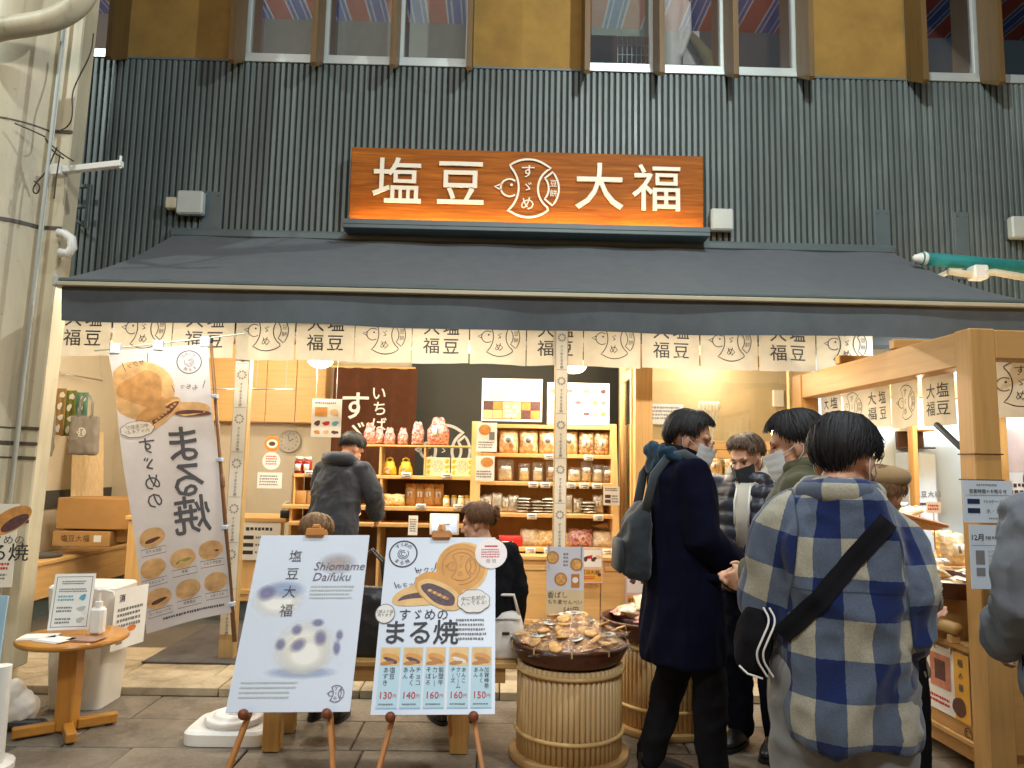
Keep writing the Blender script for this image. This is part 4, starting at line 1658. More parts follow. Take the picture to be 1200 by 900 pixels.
# cabinets on the back wall, clock
cb_ = thing('wall_cabinet', 'row of flat wooden cabinet doors high on the back wall left of the brown curtain', 'cabinet', (at(320, 495, 8.55).x, 8.6, at(320, 495, 8.55).z))
a, b = at(246, 400, 8.55), at(380, 496, 8.55)
MB().box((a.x, 8.57, b.z), (b.x, 8.795, 2.85)).build('carcass', M_wood, cb_)
nd = 4
for i in range(nd):
    x0, x1 = a.x + (b.x - a.x) * i / nd, a.x + (b.x - a.x) * (i + 1) / nd
    MB().bbox((x0 + .004, 8.55, b.z + .004), (x1 - .004, 8.569, 2.84), .003).build('door', M_wood, cb_)
c = at(338, 517, 8.72)
ck = thing('wall_clock', 'round pale wall clock behind the acrylic screen', 'clock', (c.x, 8.78, c.z))
Mk = Matrix.Translation((c.x, 8.79, c.z)) @ Matrix.Rotation(PI / 2, 4, 'X')
cl = MB()
cl.lathe([(.13, 0), (.135, .02), (.13, .04), (.118, .042), (.115, .03), (0.001, .03)], (0, 0, 0), 32)
MB().merge(cl, Mk).build('case', plain('clock_grey', S('#b9b4a6'), .5), ck, smooth=True, angle=30)
P = Panel(upright((c.x, 8.755, c.z)), ck)
for k in range(12):
    a_ = k * PI / 6
    P.line([(.085 * math.sin(a_), .085 * math.cos(a_)), (.10 * math.sin(a_), .10 * math.cos(a_))], .008, M_ink, part='dial')
P.line([(0, 0), (.05, .03)], .008, M_ink, part='hand')
P.line([(0, 0), (-.02, .08)], .006, M_ink, part='hand')
P.done()

# acrylic screen with stickers, hung from a thin bar
ac = thing('acrylic_screen', 'clear acrylic screen hanging over the counter with round stickers', 'screen', at(318, 590, 6.75))
a, b = at(288, 457, 6.75), at(343, 592, 6.75)
MB().box((a.x, 6.75, b.z), (b.x, 6.754, a.z)).build('sheet', M_acryl, ac)
MB().tube([at(240, 456, 6.75), at(344, 456, 6.75)], .007, 8).build('bar', M_steel, ac, smooth=True)
for q in (300, 335):
    c = at(q, 456, 6.75)
    MB().tube([c, (c.x, c.y, 2.9)], .002, 6).build('string', M_steel, ac)
P = Panel(upright((a.x, 6.748, b.z)), ac)
AW, AH = b.x - a.x, a.z - b.z


def apx(px, py):
    c = at(px, py, 6.748)
    return c.x - a.x, c.z - b.z


x, y = apx(319, 520)
M_orink = plain('orange_sticker', S('#d98a35'), .5, .05, bstr=0)
P.disc(x, y, .07, .07, M_orink, part='sticker')
P.disc(x, y, .05, .04, M_paper, lift=.002, part='sticker')
P.disc(x, y, .03, .02, M_brownink, lift=.0026, part='sticker')
x, y = apx(318, 540)
P.disc(x, y, .08, .08, M_paper, part='sticker')
P.scribble(x - .05, y - .04, x + .05, y + .05, 4, M_red, seed=41)
x, y = apx(316, 563)
P.rect(x - .11, y - .07, x + .11, y + .07, M_paper, part='notice')
P.scribble(x - .09, y - .05, x + .09, y + .05, 4, M_softink, seed=42)
P.done()

# brown split curtain with white brushed letters
BY = 8.2
bc = thing('brown_curtain', 'dark brown split doorway curtain with large white letters', 'curtain', (at(430, 640, BY).x, BY, at(430, 640, BY).z))
M_brown = translucent('brown_cloth', S('#5a3218'), .9, .2, .1)
for (p0, p1) in ((392, 434.5), (437, 483)):
    a, b = at(p0, 420, BY), at(p1, 620, BY)
    mb = MB()
    n = 12
    vs = []
    for z in (b.z, (2 * b.z + a.z) / 3, (b.z + 2 * a.z) / 3, 2.55):
        for s in range(n + 1):
            vs.append((a.x + (b.x - a.x) * s / n + (.02 if p0 < 400 else -.0) * (0), BY + .02 * math.sin(s * 1.3 + p0), z))
    mb.add(vs, [(j * (n + 1) + s, j * (n + 1) + s + 1, (j + 1) * (n + 1) + s + 1, (j + 1) * (n + 1) + s) for j in range(3) for s in range(n)])
    mb.build('cloth', M_brown, bc, smooth=True)
P = Panel(upright((0, BY - .025, 0)), bc)
for ch, px, py, sz in (('す', 416, 478, .34), ('ゞ', 418, 507, .26), ('い', 444, 462, .17), ('ち', 445, 480, .17), ('ば', 444, 499, .17)):
    c = at(px, py, BY - .025)
    P.text(ch, c.x, c.z, sz, M_paper, bold=.012, res=3)
P.done()
MB().tube([(at(388, 420, BY).x, BY + .01, 2.56), (at(487, 420, BY).x, BY + .01, 2.56)], .015, 8).build('rod', M_woodz, bc)

# sparrow emblem on the grey board
c = at(520, 528, 8.74)
P = Panel(upright((0, 8.748, 0)), None)
em = thing('wall_emblem', 'large white outline of the sparrow emblem on the dark grey back wall', 'emblem', (c.x, 8.748, c.z))
P.parent = em
emblem(P, c.x, c.z, .30, M_paper, .035, detail=False)
P.done()

# hanging menu sheet
st, P, w, h = sheet([(364, 512, 6.3), (399, 514, 6.3), (366, 467, 6.3)], 'menu_sheet', 'small picture menu sheet hanging left of the brown curtain', 'menu')
P.rect(w * .1, h * .55, w * .52, h * .78, M_bun)
P.disc(w * .75, h * .66, w * .14, w * .10, M_cut)
for k in range(3):
    P.disc(w * (.2 + .3 * k), h * .36, w * .11, w * .08, [M_bundark, M_red, M_teal][k], wob=.15, seed=k)
    P.disc(w * (.2 + .3 * k), h * .13, w * .11, w * .06, [M_bun, M_cut, M_bundark][k], wob=.15, seed=k + 5)
P.scribble(w * .1, h * .85, w * .9, h * .93, 1, M_softink, seed=6)
P.done()
for q in (370, 394):
    c = at(q, 469, 6.3)
    MB().tube([c, (c.x, 6.3, 2.9)], .002, 6).build('string', M_steel, st)
# ------------------------------------------------------------------ goods: mesh kinds shared by all copies
def pillow(w, h, t, nx=9, nz=9, crimp=.10, seed=0, top_pinch=0.0):
    """a stuffed bag: two puffed sheets joined at a flat crimped rim; stands on z = 0"""
    rr = random.Random(seed)
    p1, p2 = rr.random() * 6, rr.random() * 6
    mb = MB()
    vs, fs = [], []
    for side in (-1, 1):
        for j in range(nz):
            for i in range(nx):
                u, v = i / (nx - 1) * 2 - 1, j / (nz - 1)
                e = max(0.0, 1 - abs(u) ** 3) * max(0.0, 1 - abs(2 * v - 1) ** 3)
                if v > 1 - crimp or i in (0, nx - 1):
                    e *= .12
                e *= 1 + .16 * math.sin(5 * u + p1 + 3 * v) + .12 * math.sin(9 * v + p2 - 3 * u)
                pin = 1 - top_pinch * max(0, (v - .55) / .45) ** 1.0 * (1 if v < .85 else .72)
                vs.append((u * w / 2 * pin * (1 + .03 * math.sin(7 * v + p1)), side * (t / 2 * e + .0006), v * h + .004 * math.sin(6 * u + p2) * v))
    n = nx * nz
    for s in (0, 1):
        for j in range(nz - 1):
            for i in range(nx - 1):
                q = (s * n + j * nx + i, s * n + j * nx + i + 1, s * n + (j + 1) * nx + i + 1, s * n + (j + 1) * nx + i)
                fs.append(q if s == 0 else q[::-1])
    for j in range(nz - 1):
        fs.append((j * nx, (j + 1) * nx, n + (j + 1) * nx, n + j * nx))
        fs.append((j * nx + nx - 1, n + j * nx + nx - 1, n + (j + 1) * nx + nx - 1, (j + 1) * nx + nx - 1))
    for i in range(nx - 1):
        fs.append((i, n + i, n + i + 1, i + 1))
        fs.append(((nz - 1) * nx + i, (nz - 1) * nx + i + 1, n + (nz - 1) * nx + i + 1, n + (nz - 1) * nx + i))
    return mb.add(vs, fs)


def goods_mat(name, c0, c1, scale=60, rough=.5, kind='vor'):
    m, nt, b, out = new_mat(name)
    v = coords(nt)
    vo = nt.nodes.new('ShaderNodeTexVoronoi')
    vo.inputs['Scale'].default_value = scale
    nt.links.new(v, vo.inputs['Vector'])
    sep = nt.nodes.new('ShaderNodeSeparateColor')
    nt.links.new(vo.outputs['Color'], sep.inputs[0])
    nt.links.new(ramp(nt, sep.outputs[0], [(0.1, c0), (0.9, c1)]), b.inputs['Base Color'])
    b.inputs['Roughness'].default_value = rough
    b.inputs['Coat Weight'].default_value = .8
    b.inputs['Coat Roughness'].default_value = .12
    bump(nt, b, vo.outputs['Distance'], .6, .008)
    return m


G_cracker = goods_mat('cracker_bag', S('#bb9468'), S('#ead0a6'), 34)
G_pale = goods_mat('pale_sweets', S('#dcc9a0'), S('#f2e7cc'), 40)
G_yellow = goods_mat('yellow_sweets', S('#d8b26a'), S('#f4e2b0'), 45)
G_pink = goods_mat('pink_sweets', S('#a34e4e'), S('#dcb3a4'), 60)
G_silver = plain('silver_foil', S('#c9c4b8'), .25, .2, 30, .6, 60, metal=.6, bdist=.006)
G_kraft = plain('kraft_paper_bag', S('#c79a62'), .8, .12, 8, .3, 60)
G_dark = goods_mat('dark_sweets', S('#8d6a48'), S('#d9bc94'), 50)
G_red = plain('red_box_card', S('#c8261f'), .45, .06)
G_label = plain('white_label', S('#efeade'), .5, .03, bstr=0)
G_tag = plain('price_card', S('#f0ebdf'), .55, .04, bstr=0)
ME = {}


def me_of(key, fn, mat):
    if key not in ME:
        ME[key] = fn().mesh(key)
        ME[key].materials.append(mat)
        ME[key].polygons.foreach_set('use_smooth', [True] * len(ME[key].polygons))
    return ME[key]


def put(name, me, parent, loc=(0, 0, 0), rot=(0, 0, 0), scale=None):
    o = bpy.data.objects.new(name, me)
    COL.objects.link(o)
    o.parent = parent
    o.location = loc
    o.rotation_euler = rot
    if scale:
        o.scale = scale
    return o


def flat_disc(r, n=20, ry=None):
    mb = MB()
    ry = ry or r
    return mb.prism([(r * math.cos(2 * PI * k / n), ry * math.sin(2 * PI * k / n)) for k in range(n)], 0, .0015, Matrix.Rotation(PI / 2, 4, 'X'))


def goods(name, label, cat, group, x, y, z, w, h, t, mat, lab=None, rz=0.0, seed=0, pinch=0.0, lean=0.0, crimp=.10):
    o = thing(name, label, cat, (x, y, z), rz, group)
    k = (name, round(w, 3), round(h, 3), round(t, 3), mat.name, seed % 3, pinch)
    b = put('bag', me_of(str(k), lambda: pillow(w, h, t, 9, 10, crimp, seed % 3, pinch), mat), o, (0, 0, 0), (lean, 0, 0))
    if lab == 'round':
        put('label', me_of('lab_round%.3f' % w, lambda: flat_disc(w * .27), G_label), o, (0, -t * .52 - .002, h * .58), (lean, 0, 0))
        put('label_print', me_of('lab_print%.3f' % w, lambda: flat_disc(w * .15, 12), M_softink), o, (0, -t * .52 - .0045, h * .58), (lean, 0, 0))
    elif lab == 'rect':
        put('label', me_of('lab_rect%.3f' % w, lambda: MB().box((-w * .24, -.0015, -h * .17), (w * .24, 0, h * .17)), G_label), o, (0, -t * .52 - .002, h * .52), (lean, 0, 0))
        put('label_print', me_of('lab_rprint%.3f' % w, lambda: MB().box((-w * .05, -.0015, -h * .12), (w * .05, 0, h * .12)), M_softink), o, (0, -t * .52 - .004, h * .52), (lean, 0, 0))
    return o


def tag_card(parent, x, y, z, w=.07, h=.045, tilt=-.25):
    me = me_of('tagcard%.3f' % w, lambda: MB().box((-w / 2, -.002, 0), (w / 2, 0, h)), G_tag)
    c = put('price_card', me, parent)
    c.matrix_parent_inverse = base_matrix(parent).inverted()
    c.location = (x, y, z)
    c.rotation_euler = (tilt, 0, 0)
    me2 = me_of('tagprint%.3f' % w, lambda: MB().box((-w * .36, -.0005, h * .55), (w * .36, 0, h * .75)).box((-w * .1, -.0005, h * .18), (w * .36, 0, h * .40)), M_softink)
    p = put('price_print', me2, c, (0, -.003, 0))
    return c


# ------------------------------------------------------------------ right display shelves
RY = 6.60
rx0, rx1 = at(560, 560, RY).x, at(718, 560, RY).x
zs = [at(640, p, RY - i * .05).z for i, p in enumerate((498, 532, 565, 602, 642))]
sh = thing('display_shelves', 'tall light wooden display shelves full of bagged sweets in the middle of the shop', 'shelves', ((rx0 + rx1) / 2, RY + .2, .046))
dep = [RY - .05 * i for i in range(5)]
for i, z in enumerate(zs):
    e = .012 * i
    MB().bbox((rx0 - e + .024, dep[i], z - .034), (rx1 + e - .024, RY + .42, z), .004).build('shelf_board', M_wood, sh)
for s in (-1, 1):
    x = rx0 if s < 0 else rx1
    sp = MB()
    prof = [(dep[0] - .01, zs[0] + .02), (dep[4] - .01, zs[4] - .05), (RY + .43, zs[4] - .05), (RY + .43, zs[0] + .02)]
    xa, xb = (x - .012 - .05 * (s < 0), x + .0235 - .001) if s < 0 else (x - .0235, x + .03)
    sp.add([(xa, p[0], p[1]) for p in prof] + [(xb, p[0], p[1]) for p in prof], [(0, 3, 2, 1), (4, 5, 6, 7), (0, 1, 5, 4), (1, 2, 6, 5), (2, 3, 7, 6), (3, 0, 4, 7)])
    sp.build('side_panel', M_woodz, sh)
MB().box((rx0 + .024, RY + .40, zs[4]), (rx1 - .024, RY + .425, zs[0] - .035)).build('back_panel', M_woodz, sh)
# cupboard base
cyb = 6.28
cx0, cx1 = at(583, 680, cyb).x, at(764, 680, cyb).x
MB().bbox((cx0 - .02, cyb - .03, zs[4] - .085), (cx1 + .02, RY + .43, zs[4] - .051), .005).build('cupboard_top', M_wood, sh)
nd = 3
for i in range(nd):
    x0, x1 = cx0 + (cx1 - cx0) * i / nd, cx0 + (cx1 - cx0) * (i + 1) / nd
    MB().bbox((x0 + .004, cyb, .16), (x1 - .004, cyb + .03, zs[4] - .086), .004).build('cupboard_door', M_wood, sh)
    MB().bbox((x0 + .03, cyb - .012, .20), (x1 - .03, cyb - .0005, .245), .004).build('rail', M_wood, sh)
    MB().bbox((x0 + .03, cyb - .012, zs[4] - .17), (x1 - .03, cyb - .0005, zs[4] - .13), .004).build('rail', M_wood, sh)
MB().box((cx0 + .04, cyb + .04, .047), (cx1 - .04, RY + .4, .158)).build('plinth', M_plate, sh)

GRP = ['cracker bags on the top shelf', 'clear sweet boxes on the second shelf', 'foil packs on the third shelf', 'sweet bags on the bottom shelf']
pos_w = ['at the left end of', 'second from the left on', 'third from the left on', 'just right of the white post on', 'fifth from the left on', 'sixth from the left on', 'seventh from the left on', 'at the right end of']
for i, px in enumerate((596, 619, 642, 666)):
    c = at(px, 530, dep[1] + .1)
    goods('cracker_bag', 'cracker bag with round white label ' + pos_w[i] + ' the top shelf', 'snack bag', GRP[0], c.x, dep[1] + .1, zs[1] + .001, .165, .205, .07, G_cracker, 'round', random.uniform(-.15, .15), i)
for i, px in enumerate((687, 705)):
    c = at(px, 531, dep[1] + .1)
    goods('cracker_bag', ['brown cracker bag with oblong white label, left of the last bag on the top shelf', 'brown cracker bag with oblong white label at the right end of the top shelf'][i], 'snack bag', GRP[0], c.x, dep[1] + .1, zs[1] + .001, .135, .20, .07, G_dark, 'rect', random.uniform(-.15, .15), i)
for i, px in enumerate((592, 614, 630, 646, 673, 687, 700, 712)):
    c = at(px, 563, dep[2] + .1)
    w = .14 if i == 0 else .10
    o = thing('sweet_box', 'clear box of pale sweets ' + pos_w[i] + ' the second shelf', 'sweet box', (c.x, dep[2] + .1, zs[2] + .001), random.uniform(-.1, .1), GRP[1])
    hh = (.19, .16, .17, .18, .13, .19, .16, .15)[i]
    put('sweets', me_of('sweets%d' % (i % 4), lambda: pillow(w * .8, hh * .55, .05, 7, 7, .05, i), [G_pale, G_yellow, G_pale, G_dark][i % 4]), o, (0, 0, .008))
    put('case', me_of('case%.2f%.2f' % (w, hh), lambda: MB().bbox((-w / 2, -.035, 0), (w / 2, .035, hh), .006), M_film), o)
    put('label', me_of('boxlab%.3f' % w, lambda: MB().box((-w * .3, -.0015, 0), (w * .3, 0, .035)), G_label), o, (0, -.038, hh * .5))
k = 0
for i, (px, lying, nst) in enumerate(((563, 0, 1), (572, 0, 1), (582, 0, 1), (592, 0, 1), (601, 0, 1), (614, 1, 5), (630, 1, 4), (643, 1, 5), (664, 0, 1), (678, 0, 1), (689, 1, 4), (701, 0, 1))):
    for s in range(nst):
        c = at(px, 600, dep[3] + .1)
        w, h = .095, .135 + .015 * ((i * 7) % 3)
        if lying:
            lab = 'foil pack %s the %s stack on the third shelf' % (['lowest in', 'second in', 'third in', 'fourth in', 'on top of'][s], {614: 'leftmost flat', 630: 'middle flat left of the post', 643: 'flat, nearest the white post,', 689: 'rightmost flat'}[px])
            o = goods('foil_pack', lab, 'foil pack', GRP[2], c.x + random.uniform(-.008, .008), dep[3] + .14, zs[3] + .016 + .026 * s, w + .02, .12, .026, G_silver, None, 0, k)
            for ch in o.children:
                ch.rotation_euler = (-PI / 2 + random.uniform(-.06, .06), 0, random.uniform(-.2, .2))
                ch.location = (0, -.1, 0)
        else:
            lab = 'silver foil pack standing on the third shelf, ' + {563: 'leftmost of all', 572: 'second from the left end', 582: 'third from the left end', 592: 'fourth from the left end', 601: 'last of the five standing at the left', 664: 'just right of the white post', 678: 'right of the pack beside the white post', 701: 'rightmost beside the white price notice'}[px]
            goods('foil_pack', lab, 'foil pack', GRP[2], c.x, dep[3] + .1 + .02 * (i % 2), zs[3] + .001, w, h, .04, G_silver, 'rect' if i % 2 else None, random.uniform(-.3, .3), k, 0, -.12)
        k += 1
for i, (px, w, h, m) in enumerate(((620, .16, .15, G_pale), (640, .17, .14, G_yellow), (660, .10, .12, G_yellow), (680, .22, .16, G_pink), (707, .19, .14, G_pale))):
    c = at(px, 640, dep[4] + .12)
    lab = ['pale sweet bag right of the red box on the bottom shelf', 'yellowish sweet bag left of the white post on the bottom shelf', 'small yellowish sweet bag right of the white post on the bottom shelf', 'large pink sweet bag on the bottom shelf', 'pale sweet bag at the lower right end of the bottom shelf'][i]
    goods('sweet_bag', lab, 'sweet bag', GRP[3], c.x, dep[4] + .14, zs[4] + .001, w, h, .10, m, None, random.uniform(-.15, .15), i, 0, -.35)
for i in range(3):
    c = at(706 + i, 636, dep[4] + .3)
    o = goods('sweet_bag', ['pale sweet bag lowest in the pile at the back right of the bottom shelf', 'pale sweet bag second in the pile at the back right of the bottom shelf', 'pale sweet bag on top of the pile at the back right of the bottom shelf'][i], 'sweet bag', GRP[3], c.x, dep[4] + .36, zs[4] + .04 + .062 * i, .21, .2, .065, G_pale, None, .1 * i, i)
    for ch in o.children:
        ch.rotation_euler = (-PI / 2, 0, 0)
        ch.location = (0, -.1, 0)
c = at(598, 640, dep[4] + .1)
rb_ = thing('red_box', 'flat red cardboard sweet box at the left of the bottom shelf', 'box', (c.x, dep[4] + .1, zs[4] + .001), .05)
put('body', me_of('redbox', lambda: MB().bbox((-.10, -.05, 0), (.10, .07, .09), .005), G_red), rb_)
put('label', me_of('redlab', lambda: MB().box((-.09, -.0015, .0), (.02, 0, .035)), G_label), rb_, (0, -.051, .008))
for (i, px) in ((1, 644), (1, 690), (2, 626), (2, 640), (2, 670), (2, 685), (2, 700), (3, 625), (3, 702), (4, 624), (4, 645), (4, 690), (4, 712)):
    c = at(px, 500, dep[i] - .004)
    tag_card(sh, c.x, dep[i] - .006, zs[i] - .05, .085, .05, 0)

# printed cards at the left of the shelves and right
def card(px, name, label, cat, mat=None, thick=.003):
    return sheet(px, name, label, cat, thick, None, mat)


st, P, w, h = card([(558, 529, 6.50), (582, 530, 6.50), (558, 495, 6.50)], 'shelf_card', 'white card with a cracker picture at the left end of the top shelf', 'card')
P.disc(w * .4, h * .75, w * .3, w * .26, M_bun)
P.rect(w * .62, h * .4, w * .88, h * .68, M_softink)
P.scribble(w * .1, h * .1, w * .9, h * .36, 3, M_softink, seed=51)
P.done()
st, P, w, h = card([(557, 563, 6.46), (579, 565, 6.46), (557, 534, 6.46)], 'shelf_card', 'white card with a round bun picture at the left end of the second shelf', 'card')
P.disc(w * .6, h * .74, w * .34, w * .26, M_bun)
P.scribble(w * .05, h * .1, w * .95, h * .42, 3, M_softink, seed=52)
P.done()
st, P, w, h = card([(707, 592, 6.38), (726, 594, 6.38), (706, 570, 6.38)], 'shelf_card', 'white price notice at the right end of the third shelf', 'card')
P.scribble(w * .1, h * .75, w * .9, h * .93, 2, M_brownink, seed=53)
P.rect(w * .1, h * .38, w * .45, h * .56, M_bundark)
P.rect(w * .1, h * .12, w * .45, h * .30, M_bundark)
P.scribble(w * .52, h * .12, w * .95, h * .56, 3, M_softink, seed=54)
P.done()
# boards on top of the shelves
st, P, w, h = card([(564, 493, 6.72), (635, 495, 6.72), (565, 443, 6.72)], 'product_board', 'white framed board with sweet photographs on the shelves, left of the post', 'board', None, .012)
P.rect(w * .03, h * .05, w * .97, h * .47, M_bundark)
cols_ = [M_bun, M_cut, M_cut, M_bundark, M_bun, M_cut]
for i in range(6):
    for j in range(2):
        mm = [M_bundark, M_bun, M_cut, M_cut, M_bun, M_bundark, M_cut, M_cut, M_cut, M_cut, M_bundark, M_bun][i + 6 * j]
        P.rect(w * (.035 + .156 * i), h * (.065 + .2 * (1 - j)), w * (.035 + .156 * i + .148), h * (.065 + .2 * (1 - j) + .19), mm, lift=.0018)
for q in range(9):
    P.disc(w * (.42 + .06 * (q % 4)), h * (.14 + .1 * (q // 3)), w * .04, w * .03, M_postpap, lift=.0024, seed=q, wob=.1)
emblem(P, w * .52, h * .73, h * .15, M_softink, .004, detail=False, res=1)
P.scribble(w * .08, h * .55, w * .38, h * .9, 7, plain('faint_ink', S('#b5b0a6'), .6, bstr=0), seed=55)
P.scribble(w * .66, h * .55, w * .93, h * .9, 7, plain('faint_ink', S('#b5b0a6'), .6, bstr=0), seed=56)
P.done()
st, P, w, h = card([(641, 497, 6.70), (714, 499, 6.70), (642, 448, 6.70)], 'product_board', 'white product list board on the shelves, right of the post', 'board', None, .012)
for j in range(3):
    for i in range(7):
        if j == 0 and i < 3:
            continue
        P.disc(w * (.09 + .135 * i), h * (.26 + .27 * j), w * .05, h * .05, [M_bundark, M_cut, M_bun, M_softink][(i + j) % 4], seed=i, wob=.1, n=12)
    P.scribble(w * .05, h * (.13 + .27 * j), w * .95, h * (.18 + .27 * j), 1, M_softink, seed=60 + j)
P.scribble(w * .05, h * .82, w * .38, h * .93, 2, M_softink, seed=63)
P.done()

# ------------------------------------------------------------------ left display (behind the leaning man)
LY = 6.75
d0 = at(342, 557, LY)
d1 = at(556, 556, LY)
ld = thing('display_rack', 'low wooden display rack with bagged sweets, jars and kraft packs', 'shelves', ((d0.x + d1.x) / 2, LY + .15, CTOP + .001))
za, zc = at(450, 557, LY).z, at(450, 593, LY).z
zt2 = at(500, 524, LY).z
xs0, xs1 = d0.x, d1.x
MB().bbox((xs0, LY, za - .03), (xs1, LY + .34, za), .004).build('shelf_board', M_wood, ld)
MB().bbox((xs0 - .06, LY - .06, zc - .035), (xs1 - .02, LY + .34, zc), .004).build('shelf_board', M_wood, ld)
for px in (343, 446, 553):
    c = at(px, 575, LY)
    MB().bbox((c.x - .012, LY + .005, zc + .0005), (c.x + .012, LY + .335, za - .0305), .003).build('upright', M_woodz, ld)
    MB().bbox((c.x - .012, LY - .03, .047), (c.x + .012, LY + .33, zc - .0355), .003).build('upright', M_woodz, ld)
MB().bbox((xs0 + .02, LY - .10, CTOP - .035), (xs1 - .02, LY + .3, CTOP), .004).build('shelf_board', M_wood, ld)
MB().box((xs0 + .03, LY + .336, .06), (xs1 - .03, LY + .35, za - .001)).build('back_panel', plain('brown_backing', S('#7a5630'), .7), ld)
for px in (445, 497.5, 555):
    c = at(px, 540, LY)
    MB().bbox((c.x - .008, LY + .02, za + .0005), (c.x + .008, LY + .25, zt2 - .0005), .002).build('upright', M_woodz, ld)
a = at(418, 524, LY)
MB().bbox((a.x, LY + .015, zt2), (at(497, 524, LY).x, LY + .26, zt2 + .016), .002).build('top_board', M_wood, ld)
MB().bbox((at(497, 524, LY).x + .001, LY + .015, zt2 + .003), (at(558, 524, LY).x, LY + .26, zt2 + .019), .002).build('top_board', M_wood, ld)
for i, px in enumerate((432, 443, 456, 471, 489)):
    c = at(px, 524, LY + .1)
    o = goods('gift_bag', 'gathered gift bag of pink and white sweets, ' + ['leftmost on the rack top', 'second from the left on the rack top', 'third from the left on the rack top', 'fourth from the left on the rack top', 'tall one left of the biggest bag'][i], 'gift bag', 'gathered gift bags on the rack top', c.x, LY + .12 + .03 * (i % 2), zt2 + .017, .105 if i < 4 else .14, (.20, .15, .16, .16, .22)[i], .10, G_pink, None, .2 * i, i, .62, 0, .02)
c = at(513, 522, LY + .1)
goods('gift_bag', 'biggest gathered gift bag of pink sweets in front of the wall emblem', 'gift bag', 'gathered gift bags on the rack top', c.x, LY + .12, zt2 + .02, .20, .26, .12, G_pink, 'rect', 0, 3, .7, 0, .02)
M_ylw = plain('yellow_pack', S('#d9b82c'), .4, .08)
for i, px in enumerate((456, 475)):
    c = at(px, 555, LY + .08)
    o = thing('yellow_pack', ['yellow handled sweet pack, left of the pair in the rack', 'yellow handled sweet pack, right of the pair in the rack'][i], 'sweet pack', (c.x, LY + .1, za + .001), 0, 'yellow handled packs')
    put('pack', me_of('ypack', lambda: pillow(.125, .13, .06, 9, 9, .05, 1, .6), M_ylw), o)
    put('handle', me_of('yhandle', lambda: MB().tube([(-.03, 0, .10), (-.025, 0, .15), (0, 0, .16), (.025, 0, .15), (.03, 0, .10)], .008, 6), M_ylw), o)
    put('window', me_of('ywin', lambda: MB().ell((-.015, 0, 0), (.03, .004, .032), 12, 8), G_dark), o, (0, -.032, .045))
M_giftp = plain('cream_gift_box', S('#e9dfb8'), .5, .05)
for i, (p0, p1) in enumerate(((499, 527), (529, 554))):
    a, b = at(p0, 533, LY + .05), at(p1, 555, LY + .05)
    o = thing('gift_box', ['cream gift box with yellow flower prints, left one in the rack', 'cream gift box with yellow flower prints, right one in the rack'][i], 'gift box', ((a.x + b.x) / 2, LY + .1, za + .001), 0, 'cream gift boxes')
    w = (b.x - a.x)
    MB().bbox((a.x, LY + .06, za + .001), (b.x, LY + .16, za + .17), .004).build('box', M_giftp, o)
    P = Panel(upright((a.x, LY + .0595, za)), o)
    for q in range(3):
        for s in (.12, .88):
            P.disc(w * s, .035 + .05 * q, .018, .018, M_ylw, wob=.2, seed=q, n=12)
    emblem(P, w * .5, .09, .05, M_softink, .003, detail=False, res=1)
    P.done()
M_jam = plain('red_jam', S('#8f1f1a'), .15, .1, bstr=0)
M_gold = plain('lid_gold', S('#c9a24a'), .35, metal=.6)


def jar(px, py, Y, z, r, h, body, lid, label, group):
    c = at(px, py, Y)
    o = thing('jar', label, 'jar', (c.x, Y, z), 0, group)
    put('glass', me_of('jar%.3f%s' % (r, body.name), lambda: MB().lathe([(r * .9, 0), (r, .008), (r, h * .7), (r * .75, h * .82)], (0, 0, 0), 18), body), o)
    put('lid', me_of('lid%.3f%s' % (r, lid.name), lambda: MB().lathe([(r * .82, h * .82), (r * .82, h), (r * .75, h * 1.01)], (0, 0, 0), 18), lid), o)
    put('label', me_of('jarlab%.3f' % r, lambda: MB().box((-r * .6, -.001, 0), (r * .6, 0, h * .4)), G_label), o, (0, -r - .001, h * .18))
    return o


jar(350, 555, LY + .06, za + .001, .04, .15, M_jam, M_white, 'left red jam jar with white lid on the rack', 'red jam jars')
jar(360, 555, LY + .07, za + .001, .04, .15, M_jam, M_white, 'right red jam jar with white lid on the rack', 'red jam jars')
for i, px in enumerate((523, 532, 540, 547)):
    jar(px, 590, LY + .08 + .05 * (i % 2), zc + .001, .030, .10, M_giftp, M_ylw if i != 2 else M_white, 'small yellow jar on the rack, %s of four' % ['leftmost', 'second from left', 'white lidded one', 'rightmost'][i], 'small yellow jars')
for i, px in enumerate((480, 491, 502, 513)):
    c = at(px, 590, LY + .1)
    o = goods('kraft_bag', 'brown kraft paper bag with white label, ' + ['leftmost of four on the rack', 'second from the left of four on the rack', 'third from the left of four on the rack', 'rightmost of four on the rack'][i], 'paper bag', 'kraft paper bags', c.x, LY + .13 + .02 * (i % 2), zc + .001, .095, .20, .06, G_kraft, 'rect', random.uniform(-.1, .1), i)
c = at(461, 590, LY + .05)
o = goods('bread_bag', 'bag of golden rice crackers lying before the kraft bags', 'snack bag', None, c.x, LY + .06, zc + .001, .20, .105, .08, G_yellow, None, 0, 2)
for i, px in enumerate((352, 366)):
    c = at(px, 588, LY + .05)
    o = thing('carton', ['small brown carton left of the leaning man', 'small brown carton just behind the leaning man'][i], 'carton', (c.x, LY + .1, zc + .001), 0, 'small brown cartons')
    put('body', me_of('smallcarton', lambda: MB().bbox((-.05, -.05, 0), (.05, .05, .12), .004), M_card), o)
for px, z in ((478, za), (525, za), (497, zc), (540, zc), (446, zc), (366, za)):
    c = at(px, 500, LY - .004)
    tag_card(ld, c.x, LY - .012 - (.06 if z == zc else 0), z - .02, .09, .05, 0)
